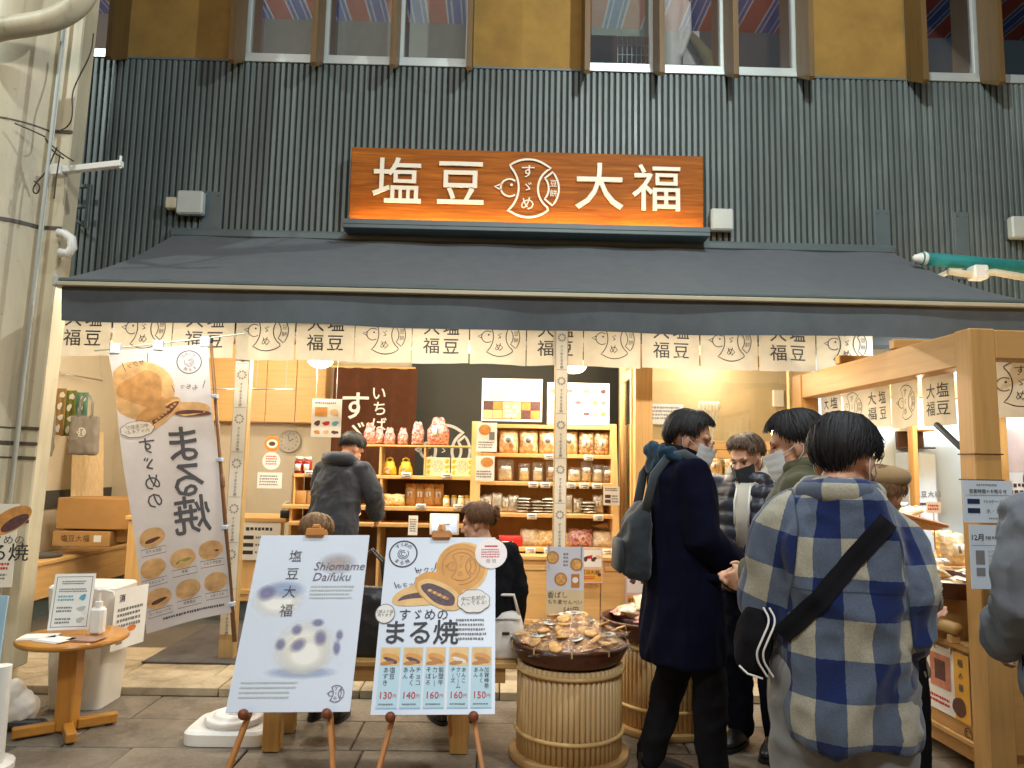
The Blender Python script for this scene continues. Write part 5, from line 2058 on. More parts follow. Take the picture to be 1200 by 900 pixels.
# tablet, bottle, framed card on the counter
c = at(520, 628, LY - .25)
tbt = thing('tablet_till', 'white framed tablet till with a blue screen on the counter', 'tablet', (c.x, LY - .2, CTOP + .001), .1)
a, b = at(503, 602, LY - .25), at(537, 628, LY - .25)
Mt = Matrix.Translation((0, 0, 0)) @ Matrix.Rotation(-.2, 4, 'X')
w, h = b.x - a.x, a.z - b.z
put('frame', me_of('tabframe', lambda: MB().bbox((-w / 2, -.012, 0), (w / 2, .012, h), .006, Mt), M_white), tbt, (0, 0, b.z - CTOP))
put('screen', me_of('tabscreen', lambda: MB().box((-w * .42, -.0145, h * .12), (w * .42, -.0125, h * .86), Mt), glow('tablet_screen', (.25, .45, .65), .9)), tbt, (0, 0, b.z - CTOP))
put('foot', me_of('tabfoot', lambda: MB().bbox((-.05, -.02, 0), (.05, .10, max(.02, b.z - CTOP + .02)), .006), M_white), tbt)
c = at(471, 628, LY - .2)
sb2 = dup(remember(sb), (c.x, LY - .2, CTOP + .001), 0, 'white pump bottle on the counter above the second easel poster')
st, P, w, h = card([(478, 627, LY - .12), (489, 627, LY - .12), (479, 604, LY - .10)], 'menu_card', 'small cream framed card beside the pump bottle on the counter', 'card')
P.scribble(w * .15, h * .15, w * .85, h * .85, 6, M_softink, seed=71)
P.done()
c = at(330, 617, 6.9)
tis = thing('tissue_box', 'small white tissue box in a dark holder on the left counter', 'tissue box', (c.x, 7.05, CTOP + .001))
put('holder', me_of('tisbox', lambda: MB().bbox((-.05, -.05, 0), (.05, .05, .07), .006), M_black), tis)
tm = remesh(MB().ell((0, 0, .10), (.045, .03, .05), 12, 8), .008, 1)
link(folds(tm, .01, (30, 30, 30)), 'tissue', M_paper, tis, smooth=True, world=False)

# ------------------------------------------------------------------ glazed kitchen front at the right
KY = 6.0
kf = thing('kitchen_window', 'wood framed glass kitchen front behind the customers', 'window', (at(850, 520, KY).x, KY, .046))
ax_, bx_ = at(744, 520, KY).x, at(952, 520, KY).x
z1, z2, z3 = at(850, 432, KY).z, at(850, 520, KY).z, .052


def bar(lo, hi, mat=M_wood, name='frame_bar'):
    return MB().bbox(lo, hi, .004).build(name, mat, kf)


for p0, p1 in ((743, 763), (926, 950)):
    a, b = at(p0, 500, KY), at(p1, 500, KY)
    bar((a.x, KY - .06, z3), (b.x, KY + .06, 2.85), M_woodz)
xa, xb = at(763, 500, KY).x + .001, at(926, 500, KY).x - .001
bar((xa, KY - .05, z2 - .05), (xb, KY + .05, z2 + .02))
bar((xa, KY - .05, z1 + .02), (xb, KY + .05, z1 + .10))
bar((xa, KY - .045, z2 - .12), (xb, KY + .045, z2 - .052))
MB().box((xa, KY - .003, z2 + .021), (xb, KY + .003, z1 + .019)).build('pane', M_glass, kf)
cs = MB()
mlow = at(850, 640, KY).z
bar((xa, KY - .05, mlow - .05), (xb, KY + .05, mlow))
MB().box((xa, KY - .003, mlow + .001), (xb, KY + .003, z2 - .121)).build('pane', M_glass, kf)
MB().bbox((xa, KY - .02, .06), (xb, KY + .02, mlow - .051), .004).build('panel', M_wood, kf)
# display shelves low behind the glass with bags
a, b = at(765, 545, KY + .3), at(925, 620, KY + .3)
MB().bbox((xa, KY + .1, at(850, 560, KY + .2).z - .02), (xb, KY + .4, at(850, 560, KY + .2).z), .004).build('shelf', M_wood, kf)
zz = at(850, 560, KY + .2).z
for i in range(7):
    goods('cracker_bag', 'pale sweet bag behind the kitchen glass, hidden partly by the customers, ' + ['first from the left', 'second from the left', 'third from the left', 'fourth from the left', 'fifth from the left', 'sixth from the left', 'seventh from the left'][i], 'snack bag', 'sweet bags behind the kitchen glass', xa + .1 + (xb - xa - .2) * i / 6, KY + .2, zz + .001, .13, .18, .07, G_pale, 'rect', random.uniform(-.2, .2), i)
# kitchen interior
struct(MB().box((xa + .05, 7.9, .05), (5.19, 7.95, 2.9)).build('kitchen_wall', plain('kitchen_wall_beige', S('#b9a57c'), .7, .06)))
st, P, w, h = card([(762, 497, 7.8), (801, 498, 7.8), (762, 473, 7.8)], 'wall_notice', 'blue white notice sheets on the kitchen wall behind the first man', 'notice', plain('bluish_paper', S('#c3cdd8'), .5))
P.scribble(w * .05, h * .2, w * .95, h * .9, 4, M_softink, seed=81)
P.done()
# ladle rack with pale utensils
c = at(829, 478, 7.5)
ut = thing('utensil_holder', 'cluster of pale kitchen utensils standing behind the glass', 'utensils', (c.x, 7.5, c.z - .5))
for i in range(6):
    xx = c.x - .07 + .035 * i
    MB().tube([(c.x - .02 + .008 * i, 7.5, c.z - .45), (xx, 7.5, c.z - .02)], .008, 6).build('handle', M_jbox, ut)
    MB().ell((xx, 7.5, c.z + .02), (.03, .02, .05), 10, 8).build('head', M_postpap, ut, smooth=True)
MB().lathe([(.05, 0), (.055, .12)], (c.x, 7.5, c.z - .52), 16).build('cup', M_steel, ut)
MB().bbox((c.x - .6, 7.2, c.z - .56), (c.x + .8, 7.88, c.z - .521), .006).build('worktop', M_steel, ut)
c = at(912, 467, 7.88)
tag(MB().bbox((c.x - .06, 7.86, c.z - .09), (c.x + .06, 7.898, c.z + .09), .008).build('wall_switch', M_postpap), 'cream wall control box on the kitchen wall at the right', 'control box')
# left side pane of the kitchen front (receding glass door)
a, b = at(716, 470, 6.55), at(744, 470, KY)
sd = thing('glass_side_door', 'narrow wood framed glass side door between the shelves and the kitchen front', 'door', (b.x, KY + .3, .05))
for (y0, y1, z0, zt_) in ((6.06, 6.12, .052, 2.6), (6.56, 6.62, .052, 2.6)):
    MB().bbox((b.x - .02, y0, z0), (b.x + .02, y1, zt_), .003).build('stile', M_woodz, sd)
ztop_ = at(744, 440, KY).z
for z in (ztop_ + .0, at(744, 640, KY).z):
    MB().bbox((b.x - .018, 6.121, z), (b.x + .018, 6.559, z + .07), .003).build('rail', M_woody, sd)
MB().box((b.x - .003, 6.121, at(744, 640, KY).z + .071), (b.x + .003, 6.559, ztop_ - .001)).build('pane', M_glass, sd)
# ------------------------------------------------------------------ lamp bars under the awning (they light the curtains and the pavement)
for i, x in enumerate((-2.3, -.4, 1.5)):
    t = thing('lamp_bar', ['lamp bar under the left third of the awning, hidden by the valance', 'lamp bar under the middle of the awning, hidden by the valance', 'lamp bar under the right third of the awning, hidden by the valance'][i], 'lamp', (x, 5.0, 2.66), 0, 'lamp bars under the awning')
    MB().bbox((x - .6, 4.96, 2.66), (x + .6, 5.04, 2.70), .006).build('housing', M_white, t)
    MB().box((x - .58, 4.975, 2.652), (x + .58, 5.025, 2.6595)).build('tube', glow('bar_glow', (1, .83, .58), 4.0), t)
    light('bar_light', 'AREA', (x, 5.0, 2.645), 20, (1, .90, .74), 1.15, t, aim=(x, 5.0, 0), size_y=.05)
    for s in (-.4, .4):
        MB().tube([(x + s, 5.0, 2.70), (x + s, 5.0, 2.78), (x + s, 5.68, 2.86)], .008, 6).build('bracket', M_plate, t)

# ------------------------------------------------------------------ wooden bench behind the easels
bench = thing('wooden_bench', 'plain wooden slatted bench behind the two easels', 'bench', (at(455, 778, 4.05).x, 4.2, 0))
M_bw = wood('bench_wood', S('#b98f52'), 'X', .55, .22)
M_bwz = wood('bench_leg_wood', S('#b98f52'), 'Z', .55, .22)
ex0, ex1 = at(305, 780, 4.03).x, at(606, 780, 4.03).x
zs_ = at(570, 777, 4.02).z
for k in range(4):
    MB().bbox((ex0, 4.02 + .095 * k, zs_ - .03), (ex1, 4.02 + .095 * k + .088, zs_), .005).build('slat', M_bw, bench)
for px in (319, 538):
    xx = at(px, 850, 4.05).x
    for y in (4.035, 4.30):
        MB().bbox((xx - .045, y, .002), (xx + .045, y + .08, zs_ - .0305), .005).build('leg', M_bwz, bench)
    MB().bbox((xx - .03, 4.116, zs_ - .12), (xx + .03, 4.299, zs_ - .04), .004).build('brace', M_bw, bench)
MB().bbox((ex0 + .06, 4.05, zs_ - .11), (ex1 - .06, 4.07, zs_ - .031), .004).build('apron', M_bw, bench)

# ------------------------------------------------------------------ white flag stand base left of the first easel
c = at_z(266, 876, 0)
sbx, sby = at_z(268, 868, 0).x, c.y + .17
fs = thing('parasol_stand', 'white square plastic stand weight with a round ridged top', 'stand weight', (sbx, sby, 0))
M_wp = plain('white_plastic', S('#e6e5e0'), .35, .04)
f = MB()
f.loft([((sbx, sby, .003), .225, .175), ((sbx, sby, .06), .225, .175), ((sbx, sby, .075), .21, .16)], 40, 6)
f.build('tray', M_wp, fs, smooth=True, angle=40)
MB().lathe([(.15, .0755), (.155, .10), (.14, .115), (.115, .105), (.11, .12), (.085, .135), (.06, .12), (.03, .12)], (sbx, sby, 0), 36).build('ring', M_wp, fs, smooth=True)
MB().lathe([(.03, .121), (.03, .19), (.018, .19)], (sbx, sby, 0), 16).build('socket', M_wp, fs, smooth=True, angle=40)

# ------------------------------------------------------------------ easels with posters
M_easel = wood('easel_wood', S('#b8793c'), 'Z', .45, .2)
M_knob = wood('easel_peg', S('#7d4426'), 'X', .4, .2)


def easel(BL, BR, TL, label, clip='block'):
    M, w, h = from_corners(BL, BR, TL, False)
    apex = M @ Vector((w * .5, h + .03, -.03))
    foot = M @ Vector((w * .5, 0, 0))
    e = thing('easel', label, 'easel', (foot.x, foot.y, 0))
    Mi = M.inverted()
    for s in (-1, 1):
        peg = M @ Vector((w * (.5 + s * .33), -.014, -.03))
        d = peg - apex
        end = apex + d * ((apex.z - .002) / -d.z)
        q = (end - apex)
        F_ = frame(apex, q, M.to_3x3().col[2])
        MB().bbox((-.0, -.016, -.010), (q.length, .016, .010), .004, F_).build('leg', M_easel, e)
        pm = MB()
        pm.limb([M @ Vector((w * (.5 + s * .33), -.016, -.018)), M @ Vector((w * (.5 + s * .33), -.016, .030))], [.013, .013], 10)
        pm.limb([M @ Vector((w * (.5 + s * .33), -.016, .03)), M @ Vector((w * (.5 + s * .33), -.016, .042))], [.022, .022], 14)
        pm.build('peg', M_knob, e, smooth=True)
        for k in (.72, .84):
            p_ = apex + q * k - M.to_3x3().col[2] * -.0115
            MB().ell(p_, (.005, .004, .005), 8, 6).build('peg_hole', M_black, e)
    back = Vector((apex.x + .06, apex.y + .32, .002))
    q = back - apex
    F_ = frame(apex + Vector((0, .03, -.05)), q, M.to_3x3().col[2])
    MB().bbox((0, -.016, -.01), (q.length - .05, .016, .01), .004, F_).build('rear_leg', M_easel, e)
    MB().bbox((w * .5 - .045, h - .012, .006), (w * .5 + .045, h + .03, .022), .004, M).build('clip', M_orangex, e)
    MB().bbox((w * .5 - .05, h + .002, -.045), (w * .5 + .05, h + .035, -.009), .004, M).build('head_block', M_orangex, e)
    b_ = MB()
    if clip == 'block':
        b_.bbox((w * .5 - .02, h + .03, -.03), (w * .5 + .02, h + .055, .015), .006, M)
    else:
        b_.limb([M @ Vector((w * .5, h + .03, .0)), M @ Vector((w * .5, h + .05, .0))], [.025, .02], 10)
    b_.build('clip_knob', M_orangex, e)
    return e, M, w, h


M_poster = plain('poster_blue_white', S('#d9e1ed'), .35, .03, 2, bstr=0)
e1, M, w, h = easel(at(264, 835, 3.30), at(410, 834, 3.30), at(290, 628, 3.70), 'wooden easel holding the pale bean cake poster')
p1_ = thing('poster_board', 'pale blue poster board with a white bean cake and upright characters, on the left easel', 'poster', M.translation)
MB().prism([(0, 0), (w, 0), (w, h), (0, h)], -.006, 0, M).build('sheet', M_poster, p1_)


def soft(parent, M, x, y, rx, ry, mat, lift, name='soft_print', rot=0.0):
    mb = MB()
    c, s = math.cos(rot), math.sin(rot)
    q = [(-rx, -ry), (rx, -ry), (rx, ry), (-rx, ry)]
    mb.add([M @ Vector((x + a * c - b * s, y + a * s + b * c, lift)) for a, b in q], [(0, 1, 2, 3)])
    me = mb.mesh(name)
    uv = me.uv_layers.new(name='UVMap')
    for i, t in enumerate(((0, 0), (1, 0), (1, 1), (0, 1))):
        uv.data[i].uv = t
    me.materials.append(mat)
    return link(me, name, None, parent)


SP_w = soft_print('soft_white_print', S('#f4f1e8'), 1.8)
SP_p = soft_print('soft_purple_print', S('#8482a8'), 1.1)
SP_b = soft_print('soft_blue_print', S('#9fb2d2'), 1.1)
SP_t = soft_print('soft_taupe_print', S('#b9a9a6'), 1.0)
P = Panel(M, p1_)
soft(p1_, M, w * .74, h * .82, .10, .06, SP_t, .0008)
soft(p1_, M, w * .26, h * .60, .13, .09, SP_w, .0008)
soft(p1_, M, w * .15, h * .64, .05, .045, SP_p, .0012)
soft(p1_, M, w * .30, h * .66, .11, .05, SP_b, .0011)
soft(p1_, M, w * .56, h * .20, .17, .03, SP_b, .0007)
soft(p1_, M, w * .55, h * .33, .155, .135, SP_w, .0012)
soft(p1_, M, w * .57, h * .30, .12, .095, SP_w, .0014)
for i, (x, y, rx, ry, ro) in enumerate(((.50, .345, .045, .034, .6), (.35, .35, .028, .032, 0), (.68, .385, .034, .044, .2), (.64, .47, .034, .022, 0), (.83, .33, .02, .04, .1), (.84, .40, .02, .03, .1), (.47, .43, .03, .03, .3))):
    soft(p1_, M, w * x, h * y, rx, ry, SP_p, .0018 + .0002 * i, 'soft_print', ro)
P.vtext('塩豆大福', w * .35, h * .86, .064, .088, M_fink, lift=.003, bold=-.004)
M_serifink = plain('mauve_ink', S('#6c6670'), .6, bstr=0)
P.text('Shiomame', w * .53, h * .80, .058, M_serifink, align='LEFT', shear=.22, lift=.003)
P.text('Daifuku', w * .53, h * .735, .058, M_serifink, align='LEFT', shear=.22, lift=.003)
P.scribble(w * .53, h * .60, w * .93, h * .69, 4, M_jbox, seed=90, fill=.42, lift=.003)
P.scribble(w * .08, h * .06, w * .55, h * .16, 4, M_jbox, seed=91, fill=.34, lift=.003)
emblem(P, w * .87, h * .09, .034, M_serifink, .0035, detail=False, lift=.003, res=1)
P.done()

e2, M, w, h = easel(at(434, 838, 3.30), at(580, 837, 3.30), at(456, 630, 3.70), 'wooden easel holding the baked bun poster with prices', 'ball')
p2_ = thing('poster_board', 'pale poster with golden baked buns and a row of five prices, right easel', 'poster', M.translation)
MB().prism([(0, 0), (w, 0), (w, h), (0, h)], -.006, 0, M).build('sheet', M_poster, p2_)
P = Panel(M, p2_)
M_gold1 = plain('bun_gold_print', S('#d99b4a'), .5, .12, 14, bstr=0)
M_gold2 = plain('bun_light_print', S('#e8bd7c'), .5, .12, 20, bstr=0)
M_gold3 = plain('bun_brown_print', S('#b97a38'), .5, .2, 20, bstr=0)
M_paste = plain('purple_paste_print', S('#584047'), .5, .45, 60, bstr=0)
M_paleblue = plain('pale_blue_strip', S('#b9d8e6'), .5, .03, bstr=0)
M_dblue = plain('deeper_blue_strip', S('#8dbfda'), .5, .03, bstr=0)
P.disc(w * .70, h * .81, .128, .128, M_gold2, lift=.0012, wob=.02)
P.disc(w * .69, h * .815, .118, .118, M_gold1, lift=.0016)
P.line(arc(w * .69, h * .815, .09, 0, 360, 30)[:-1], .005, M_gold3, .002, closed=True, part='emblem')
emblem(P, w * .69, h * .815, .07, M_gold3, .006, lift=.002, detail=False, res=1)
P.disc(w * .30, h * .645, .115, .048, M_gold2, lift=.0022, rot=.25, wob=.03)
P.disc(w * .31, h * .625, .09, .026, M_paste, lift=.0026, rot=.12, wob=.06)
P.disc(w * .33, h * .603, .105, .018, M_gold2, lift=.003, rot=.05)
P.disc(w * .50, h * .675, .125, .075, M_gold1, lift=.0034, rot=-.50, wob=.03)
P.disc(w * .51, h * .645, .12, .055, M_gold2, lift=.0038, rot=-.55, wob=.03)
P.disc(w * .50, h * .645, .095, .036, M_paste, lift=.0042, rot=-.55, wob=.07)
for q in range(8):
    P.disc(w * (.42 + .022 * q), h * (.67 - .007 * q), .010, .007, M_gold3 if q % 2 else M_cut, lift=.0046, n=8)
ring_emblem(P, w * .16, h * .895, .066, M_fink, .007)
P.disc(w * .96, h * .895, .078, .078, M_paper, lift=.0050, part='sticker')
P.disc(w * .96, h * .895, .074, .074, plain('sticker_pink', S('#f2e6e2'), .5, bstr=0), lift=.0054, part='sticker')
P.scribble(w * .87, h * .865, w * 1.04, h * .925, 4, M_red, seed=92, lift=.0058)
P.rect(w * .90, h * .935, w * 1.02, h * .945, M_red, .0058)
P.text('個 個', w * .96, h * .845, .022, M_softink, lift=.0058, res=1)
pts = []
for k in range(60):
    a = 2 * PI * k / 60
    r_ = 1 + .08 * abs(math.sin(a * 4))
    pts.append((w * .81 + .072 * r_ * math.cos(a), h * .605 + .052 * r_ * math.sin(a)))
P.poly(pts, M_paper, .0062, 'picture')
P.line(pts, .003, M_softink, .0066, closed=True, part='lettering')
P.text('中に名前が\n入ってるよ!', w * .81, h * .605, .023, M_fink, lift=.007, leading=.95, rot=.08, res=1)
P.text('サクッ', w * .38, h * .79, .032, M_fink, rot=.15, lift=.003, res=1)
P.text('もちっ', w * .20, h * .70, .028, M_fink, rot=.15, lift=.003, res=1)
for (x0, y0, x1, y1) in ((.30, .775, .275, .81), (.455, .80, .465, .84), (.125, .685, .10, .72), (.28, .71, .295, .75)):
    P.line([(w * x0, h * y0), (w * x1, h * y1)], .004, M_fink, .003, part='lettering')
P.disc(w * .045, h * .535, .046, .046, M_softink, lift=.0046, part='sticker')
P.disc(w * .045, h * .535, .042, .042, M_paper, lift=.005, part='sticker')
P.text('2個より箱\n売ります', w * .045, h * .535, .017, M_fink, lift=.0056, leading=.95, res=1)
P.text('すゞめの', w * .38, h * .525, .058, M_fink, bold=.006, lift=.003)
P.text('まる焼', w * .36, h * .42, .118, M_fink, bold=.016, lift=.003)
P.scribble(w * .66, h * .38, w * .94, h * .51, 5, M_softink, seed=93, fill=.5, lift=.003)
items = [('塩豆\nあずき', '130', M_paste), ('チョコ\nみるく\nあん', '140', M_paste), ('能登牛\nカレー\nそぼろ', '160', M_gold3), ('あんこ\nクリーム\nチーズ', '160', M_paper), ('加賀棒茶\nみるく\nあん', '150', M_gold3)]
for i, (nm, price, mm) in enumerate(items):
    x0 = w * (.035 + .19 * i + (.005 if i > 2 else 0))
    x1 = x0 + w * .172
    xm = (x0 + x1) / 2
    P.rect(x0, h * .035, x1, h * .35, M_paleblue, .0012, 'strip')
    P.rect(x0, h * .028, x1, h * .034, M_dblue, .0012, 'strip')
    P.rect(x0 + .004, h * .25, x1 - .004, h * .345, M_gold2, .0016)
    P.disc(xm + .005, h * .29, .042, .019, M_gold1, lift=.002, rot=-.35, wob=.05)
    P.disc(xm + .003, h * .278, .036, .009, mm, lift=.0024, rot=-.4, wob=.1)
    P.disc(xm - .012, h * .264, .03, .008, M_gold3, lift=.0028, rot=.1)
    ln = nm.split('\n')
    for k, s in enumerate(ln):
        sz = .0265 if max(map(len, ln)) < 4 else .0225
        for q, ch in enumerate(s.replace('ー', '|')):
            P.text(ch, xm + ((len(ln) - 1) / 2 - k) * sz * 1.05, h * .225 - q * sz * 1.02, sz, M_fink, lift=.003, res=1)
    P.text(price, xm - .008, h * .095, .040, M_red, bold=.008, lift=.003, res=2)
    P.text('円', xm + .032, h * .092, .017, M_red, lift=.003, res=1)
    P.scribble(x0 + .012, h * .045, x1 - .012, h * .058, 1, M_softink, seed=94 + i, lift=.003)
P.done()

# ------------------------------------------------------------------ barrels of bamboo canes with trays of cracker bags
M_bam = wood('bamboo_cane', S('#cdae7c'), 'Z', .42, .16)
M_hoop = wood('bamboo_hoop', S('#cfae74'), 'X', .5, .12)
M_tray = plain('dark_lacquered_basket', S('#5a311e'), .4, .25, 40, .4, 120)
M_slab = plain('wood_slab', S('#b08c5a'), .6, .15, 6)


def barrel(cx, cy, rad, hgt, label, tray_r, seed):
    t = thing('barrel', label, 'barrel', (cx, cy, 0), 0, 'bamboo cane barrels')
    n = 58
    rs = PI * rad / n * 1.02
    me = me_of('stave%.3f%.3f' % (rad, hgt), lambda: MB().tube([(0, 0, .035), (0, 0, hgt * .5), (0, 0, hgt)], rs, 8), M_bam)
    for k in range(n):
        a = 2 * PI * k / n
        put('stave', me, t, (rad * math.cos(a), rad * math.sin(a), 0), (0, 0, a))
    MB().lathe([(rad - .02, .036), (rad - .02, hgt - .01)], (cx, cy, 0), 32).build('core', M_bam, t)
    for z in (.19 * hgt + .05, hgt - .03):
        pts = [(cx + (rad + rs + .004) * math.cos(2 * PI * k / 48), cy + (rad + rs + .004) * math.sin(2 * PI * k / 48), z) for k in range(49)]
        MB().tube(pts, .011, 8).build('hoop', M_hoop, t, smooth=True)
    MB().lathe([(rad + .05, .001), (rad + .055, .012), (rad + .05, .034), (rad + .0, .036)], (cx, cy, 0), 40).build('base', M_slab, t, smooth=True, angle=40)
    return t


def basket(cx, cy, z, r, label):
    t = thing('basket', label, 'basket', (cx, cy, z), 0, 'dark round baskets on the barrels')
    pr = [(r * .80, 0), (r * .90, .02), (r * .97, .06), (r, .085), (r + .006, .10), (r - .004, .105), (r - .018, .095), (r * .9, .04), (r * .78, .018), (.001, .016)]
    MB().lathe(pr, (cx, cy, z), 56).build('bowl', M_tray, t, smooth=True, angle=50)
    pts = [(cx + (r + .002) * math.cos(2 * PI * k / 48), cy + (r + .002) * math.sin(2 * PI * k / 48), z + .10) for k in range(49)]
    MB().tube(pts, .010, 8).build('rim', M_tray, t, smooth=True)
    for k in range(10):
        a = 2 * PI * (k + .4) / 10
        MB().tube([(cx + (r + .014) * math.cos(a), cy + (r + .014) * math.sin(a), z + .082), (cx + (r + .013) * math.cos(a), cy + (r + .013) * math.sin(a), z + .112)], .004, 6).build('binding', M_hoop, t)
    return t


M_crk = plain('rice_cracker', S('#d8a763'), .6, .35, 60, .6, 120, bdist=.004)
G_tan = goods_mat('tan_crackers', S('#b9732f'), S('#eab668'), 55)
crk_me = me_of('cracker', lambda: MB().lathe([(.001, -.004), (.030, -.005), (.036, 0), (.030, .005), (.001, .006)], (0, 0, 0), 14, False), M_crk)


def heap(cx, cy, z, r, n, group, where, mats, w=.17, h=.21, t=.065, seed=0, crackers=True):
    rr = random.Random(seed)
    words = ['at the front', 'at the front right', 'at the right', 'at the back right', 'at the back', 'at the back left', 'at the left', 'at the front left']
    for k in range(n):
        ring = 0 if k < 2 else (1 if k < 8 else 2)
        a = rr.random() * .4 + 2 * PI * k / (2 if ring == 0 else 6 if ring == 1 else max(1, n - 8))
        d = r * (.08, .42, .74)[ring]
        x, y = cx + d * math.cos(a), cy + d * math.sin(a)
        zz = z + (.165, .12, .075)[ring] + rr.uniform(-.006, .008)
        hr = int(((math.atan2(x - cx, (y - cy)) + 2 * PI) % (2 * PI)) / (2 * PI) * 24 + .5) % 24
        sect = ['twelve', 'one', 'two', 'three', 'four', 'five', 'six', 'seven', 'eight', 'nine', 'ten', 'eleven'][hr // 2]
        sect = 'half past ' + sect if hr % 2 else sect + ' o\'clock'
        o = thing('cracker_bag', '', 'snack bag', (x, y, zz), rr.uniform(-2.6, 2.6) if ring else rr.uniform(-.5, .5), group)
        o['label'] = ('clear bag of rice crackers %s, %s' % (('in the middle, upper one' if k else 'in the middle, lower one') if ring == 0 else ('at %s of the inner ring' % sect if ring == 1 else 'at %s of the rim' % sect), where))
        rx, ry = rr.uniform(-.25, .25), rr.uniform(-.2, .2)
        tilt = Matrix.Rotation(-PI / 2 + rx, 4, 'X') @ Matrix.Rotation(ry, 4, 'Y')
        eu = tilt.to_euler()
        off = tilt @ Vector((0, 0, -h / 2))
        if crackers:
            for q in range(5):
                lx, lz = rr.uniform(-w * .28, w * .28), h * (.16 + .14 * q)
                p = tilt @ Vector((lx, -t * .30 + rr.uniform(-.008, .008), lz)) + off
                ce = (tilt @ Matrix.Rotation(PI / 2 + rr.uniform(-.5, .5), 4, 'X')).to_euler()
                put('cracker', crk_me, o, p, ce)
            put('crackers', me_of('crackers%d' % (k % 3), lambda: pillow(w * .86, h * .74, t * .8, 9, 9, .04, k % 3), G_tan), o, tilt @ Vector((0, 0, h * .10)) + off, eu)
            put('film', me_of('film%d' % (k % 3), lambda: pillow(w, h, t, 9, 10, .12, k % 3), M_film), o, off, eu)
        else:
            put('bag', me_of('heapbag%d%s' % (k % 3, mats[k % len(mats)].name), lambda: pillow(w, h, t, 9, 10, .12, k % 3), mats[k % len(mats)]), o, off, eu)
        if k % 3 == 0 or ring == 0:
            p = tilt @ Vector((0, -t * .5 - .004, h * .52)) + off
            put('label', me_of('heap_label', lambda: flat_disc(.045, 18, .032), G_label), o, p, eu)
            put('label_print', me_of('heap_label_print', lambda: flat_disc(.018, 10, .012), M_softink), o, tilt @ Vector((0, -t * .5 - .0062, h * .52)) + off, eu)


c = at_z(667, 893, 0.04)
b1x, b1y, br = c.x, 3.80 + .27, .262
b1x = at(667, 800, b1y).x
bh = at(667, 789, b1y - br).z
barrel(b1x, b1y, br, bh, 'barrel of upright bamboo canes nearest the camera, right of the price poster', .3, 1)
basket(b1x, b1y, bh + .001, .305, 'dark round basket of cracker bags on the front barrel')
heap(b1x, b1y, bh + .03, .27, 24, 'cracker bags in the front basket', 'front basket', None, w=.20, h=.24, t=.085, seed=3)
b2y = 4.55
b2x = at(776, 800, b2y).x
bh2 = at(776, 757, b2y - br).z
barrel(b2x, b2y, br, bh2, 'barrel of upright bamboo canes half hidden behind the man in the navy coat', .3, 2)
basket(b2x - .06, b2y, bh2 + .001, .30, 'dark round basket of pink sweets on the rear barrel')
heap(b2x - .06, b2y, bh2 + .03, .26, 11, 'sweet bags in the rear basket', 'rear basket', [G_pink, G_pale], seed=5, crackers=False)
for o in COL.objects:
    if o.get('group') == 'sweet bags in the rear basket':
        o['label'] = o['label'].replace('clear bag of rice crackers', 'pink and white sweet bag')
        o['category'] = 'sweet bag'
        o.name = 'sweet_bag'
# signs standing on the barrels
st, P, w, h = sheet([(640, 720, 4.36), (684, 717, 4.36), (632, 641, 4.38)], 'price_sign', 'white sign with round crackers clipped upright behind the front basket', 'sign', .004, None, plain('sign_bluish', S('#cfd2dc'), .5, .03, bstr=0))
P.rect(0, 0, w, h * .36, plain('sign_cream', S('#d9c9a2'), .5, .04, bstr=0), .001, 'picture')
for (x, y) in ((.16, .84), (.80, .74), (.38, .52)):
    P.disc(w * x, h * y, w * .17, w * .17, M_gold3, lift=.0016, part='picture')
    P.disc(w * x, h * y, w * .13, w * .13, M_crk, lift=.002, part='picture')
P.rect(w * .66, h * .40, w * .88, h * .60, M_gold3, .0016)
P.disc(w * .77, h * .51, w * .08, w * .08, M_paper, lift=.002)
P.text('香ばし', w * .30, h * .28, .040, M_fink, lift=.003, res=1)
P.text('もち麦せんべい', w * .50, h * .18, .029, M_fink, lift=.003, res=1)
P.text('540円', w * .66, h * .07, .036, M_brownink, lift=.003, res=1)
P.scribble(w * .45, h * .70, w * .58, h * .92, 4, M_softink, seed=97)
P.done()
for s in (.06, .93):
    MB().tube([P.M @ Vector((w * s, h + .02, .0)), P.M @ Vector((w * s, -.14, -.012))], .004, 6).build('clip_stand', M_steel, st)
M_yel = plain('mustard_card', S('#e2a63a'), .5, .04, bstr=0)


def yellow_card(px, label, txt):
    st, P, w, h = sheet(px, 'price_card', label, 'sign', .004, None, plain('pinkish_card', S('#d9b8ae'), .5, .05, bstr=0))
    P.rect(w * .05, h * .46, w * .95, h * .95, M_paper)
    P.rect(w * .05, h * .05, w * .95, h * .40, M_yel)
    P.text(txt, w * .48, h * .30, w * .20, M_fink, lift=.003, res=1, bold=.012)
    P.scribble(w * .1, h * .10, w * .7, h * .2, 2, M_red, seed=98, lift=.003)
    for q in range(4):
        P.disc(w * (.25 + .18 * q), h * (.68 + .06 * (q % 2)), w * .12, w * .09, [M_bundark, M_red][q % 2] if q < 3 else M_cut, lift=.002, wob=.2, seed=q)
    P.disc(w * .86, h * .24, w * .08, w * .07, M_bundark, lift=.003)
    P.done()
    return st


yellow_card([(679, 683, 6.2), (706, 683, 6.2), (679, 642, 6.2)], 'mustard and white price card taped to the cupboard front', '紅白丸餅')
stt = yellow_card([(733, 724, 4.86), (768, 722, 4.86), (733, 660, 4.86)], 'mustard price card standing behind the rear basket', '紅白丸餅')
c = at(735, 722, 4.86)
MB().tube([(c.x - .01, 4.868, c.z - .15), (c.x - .01, 4.868, c.z + .42)], .005, 6).build('clip_stand', M_steel, stt)

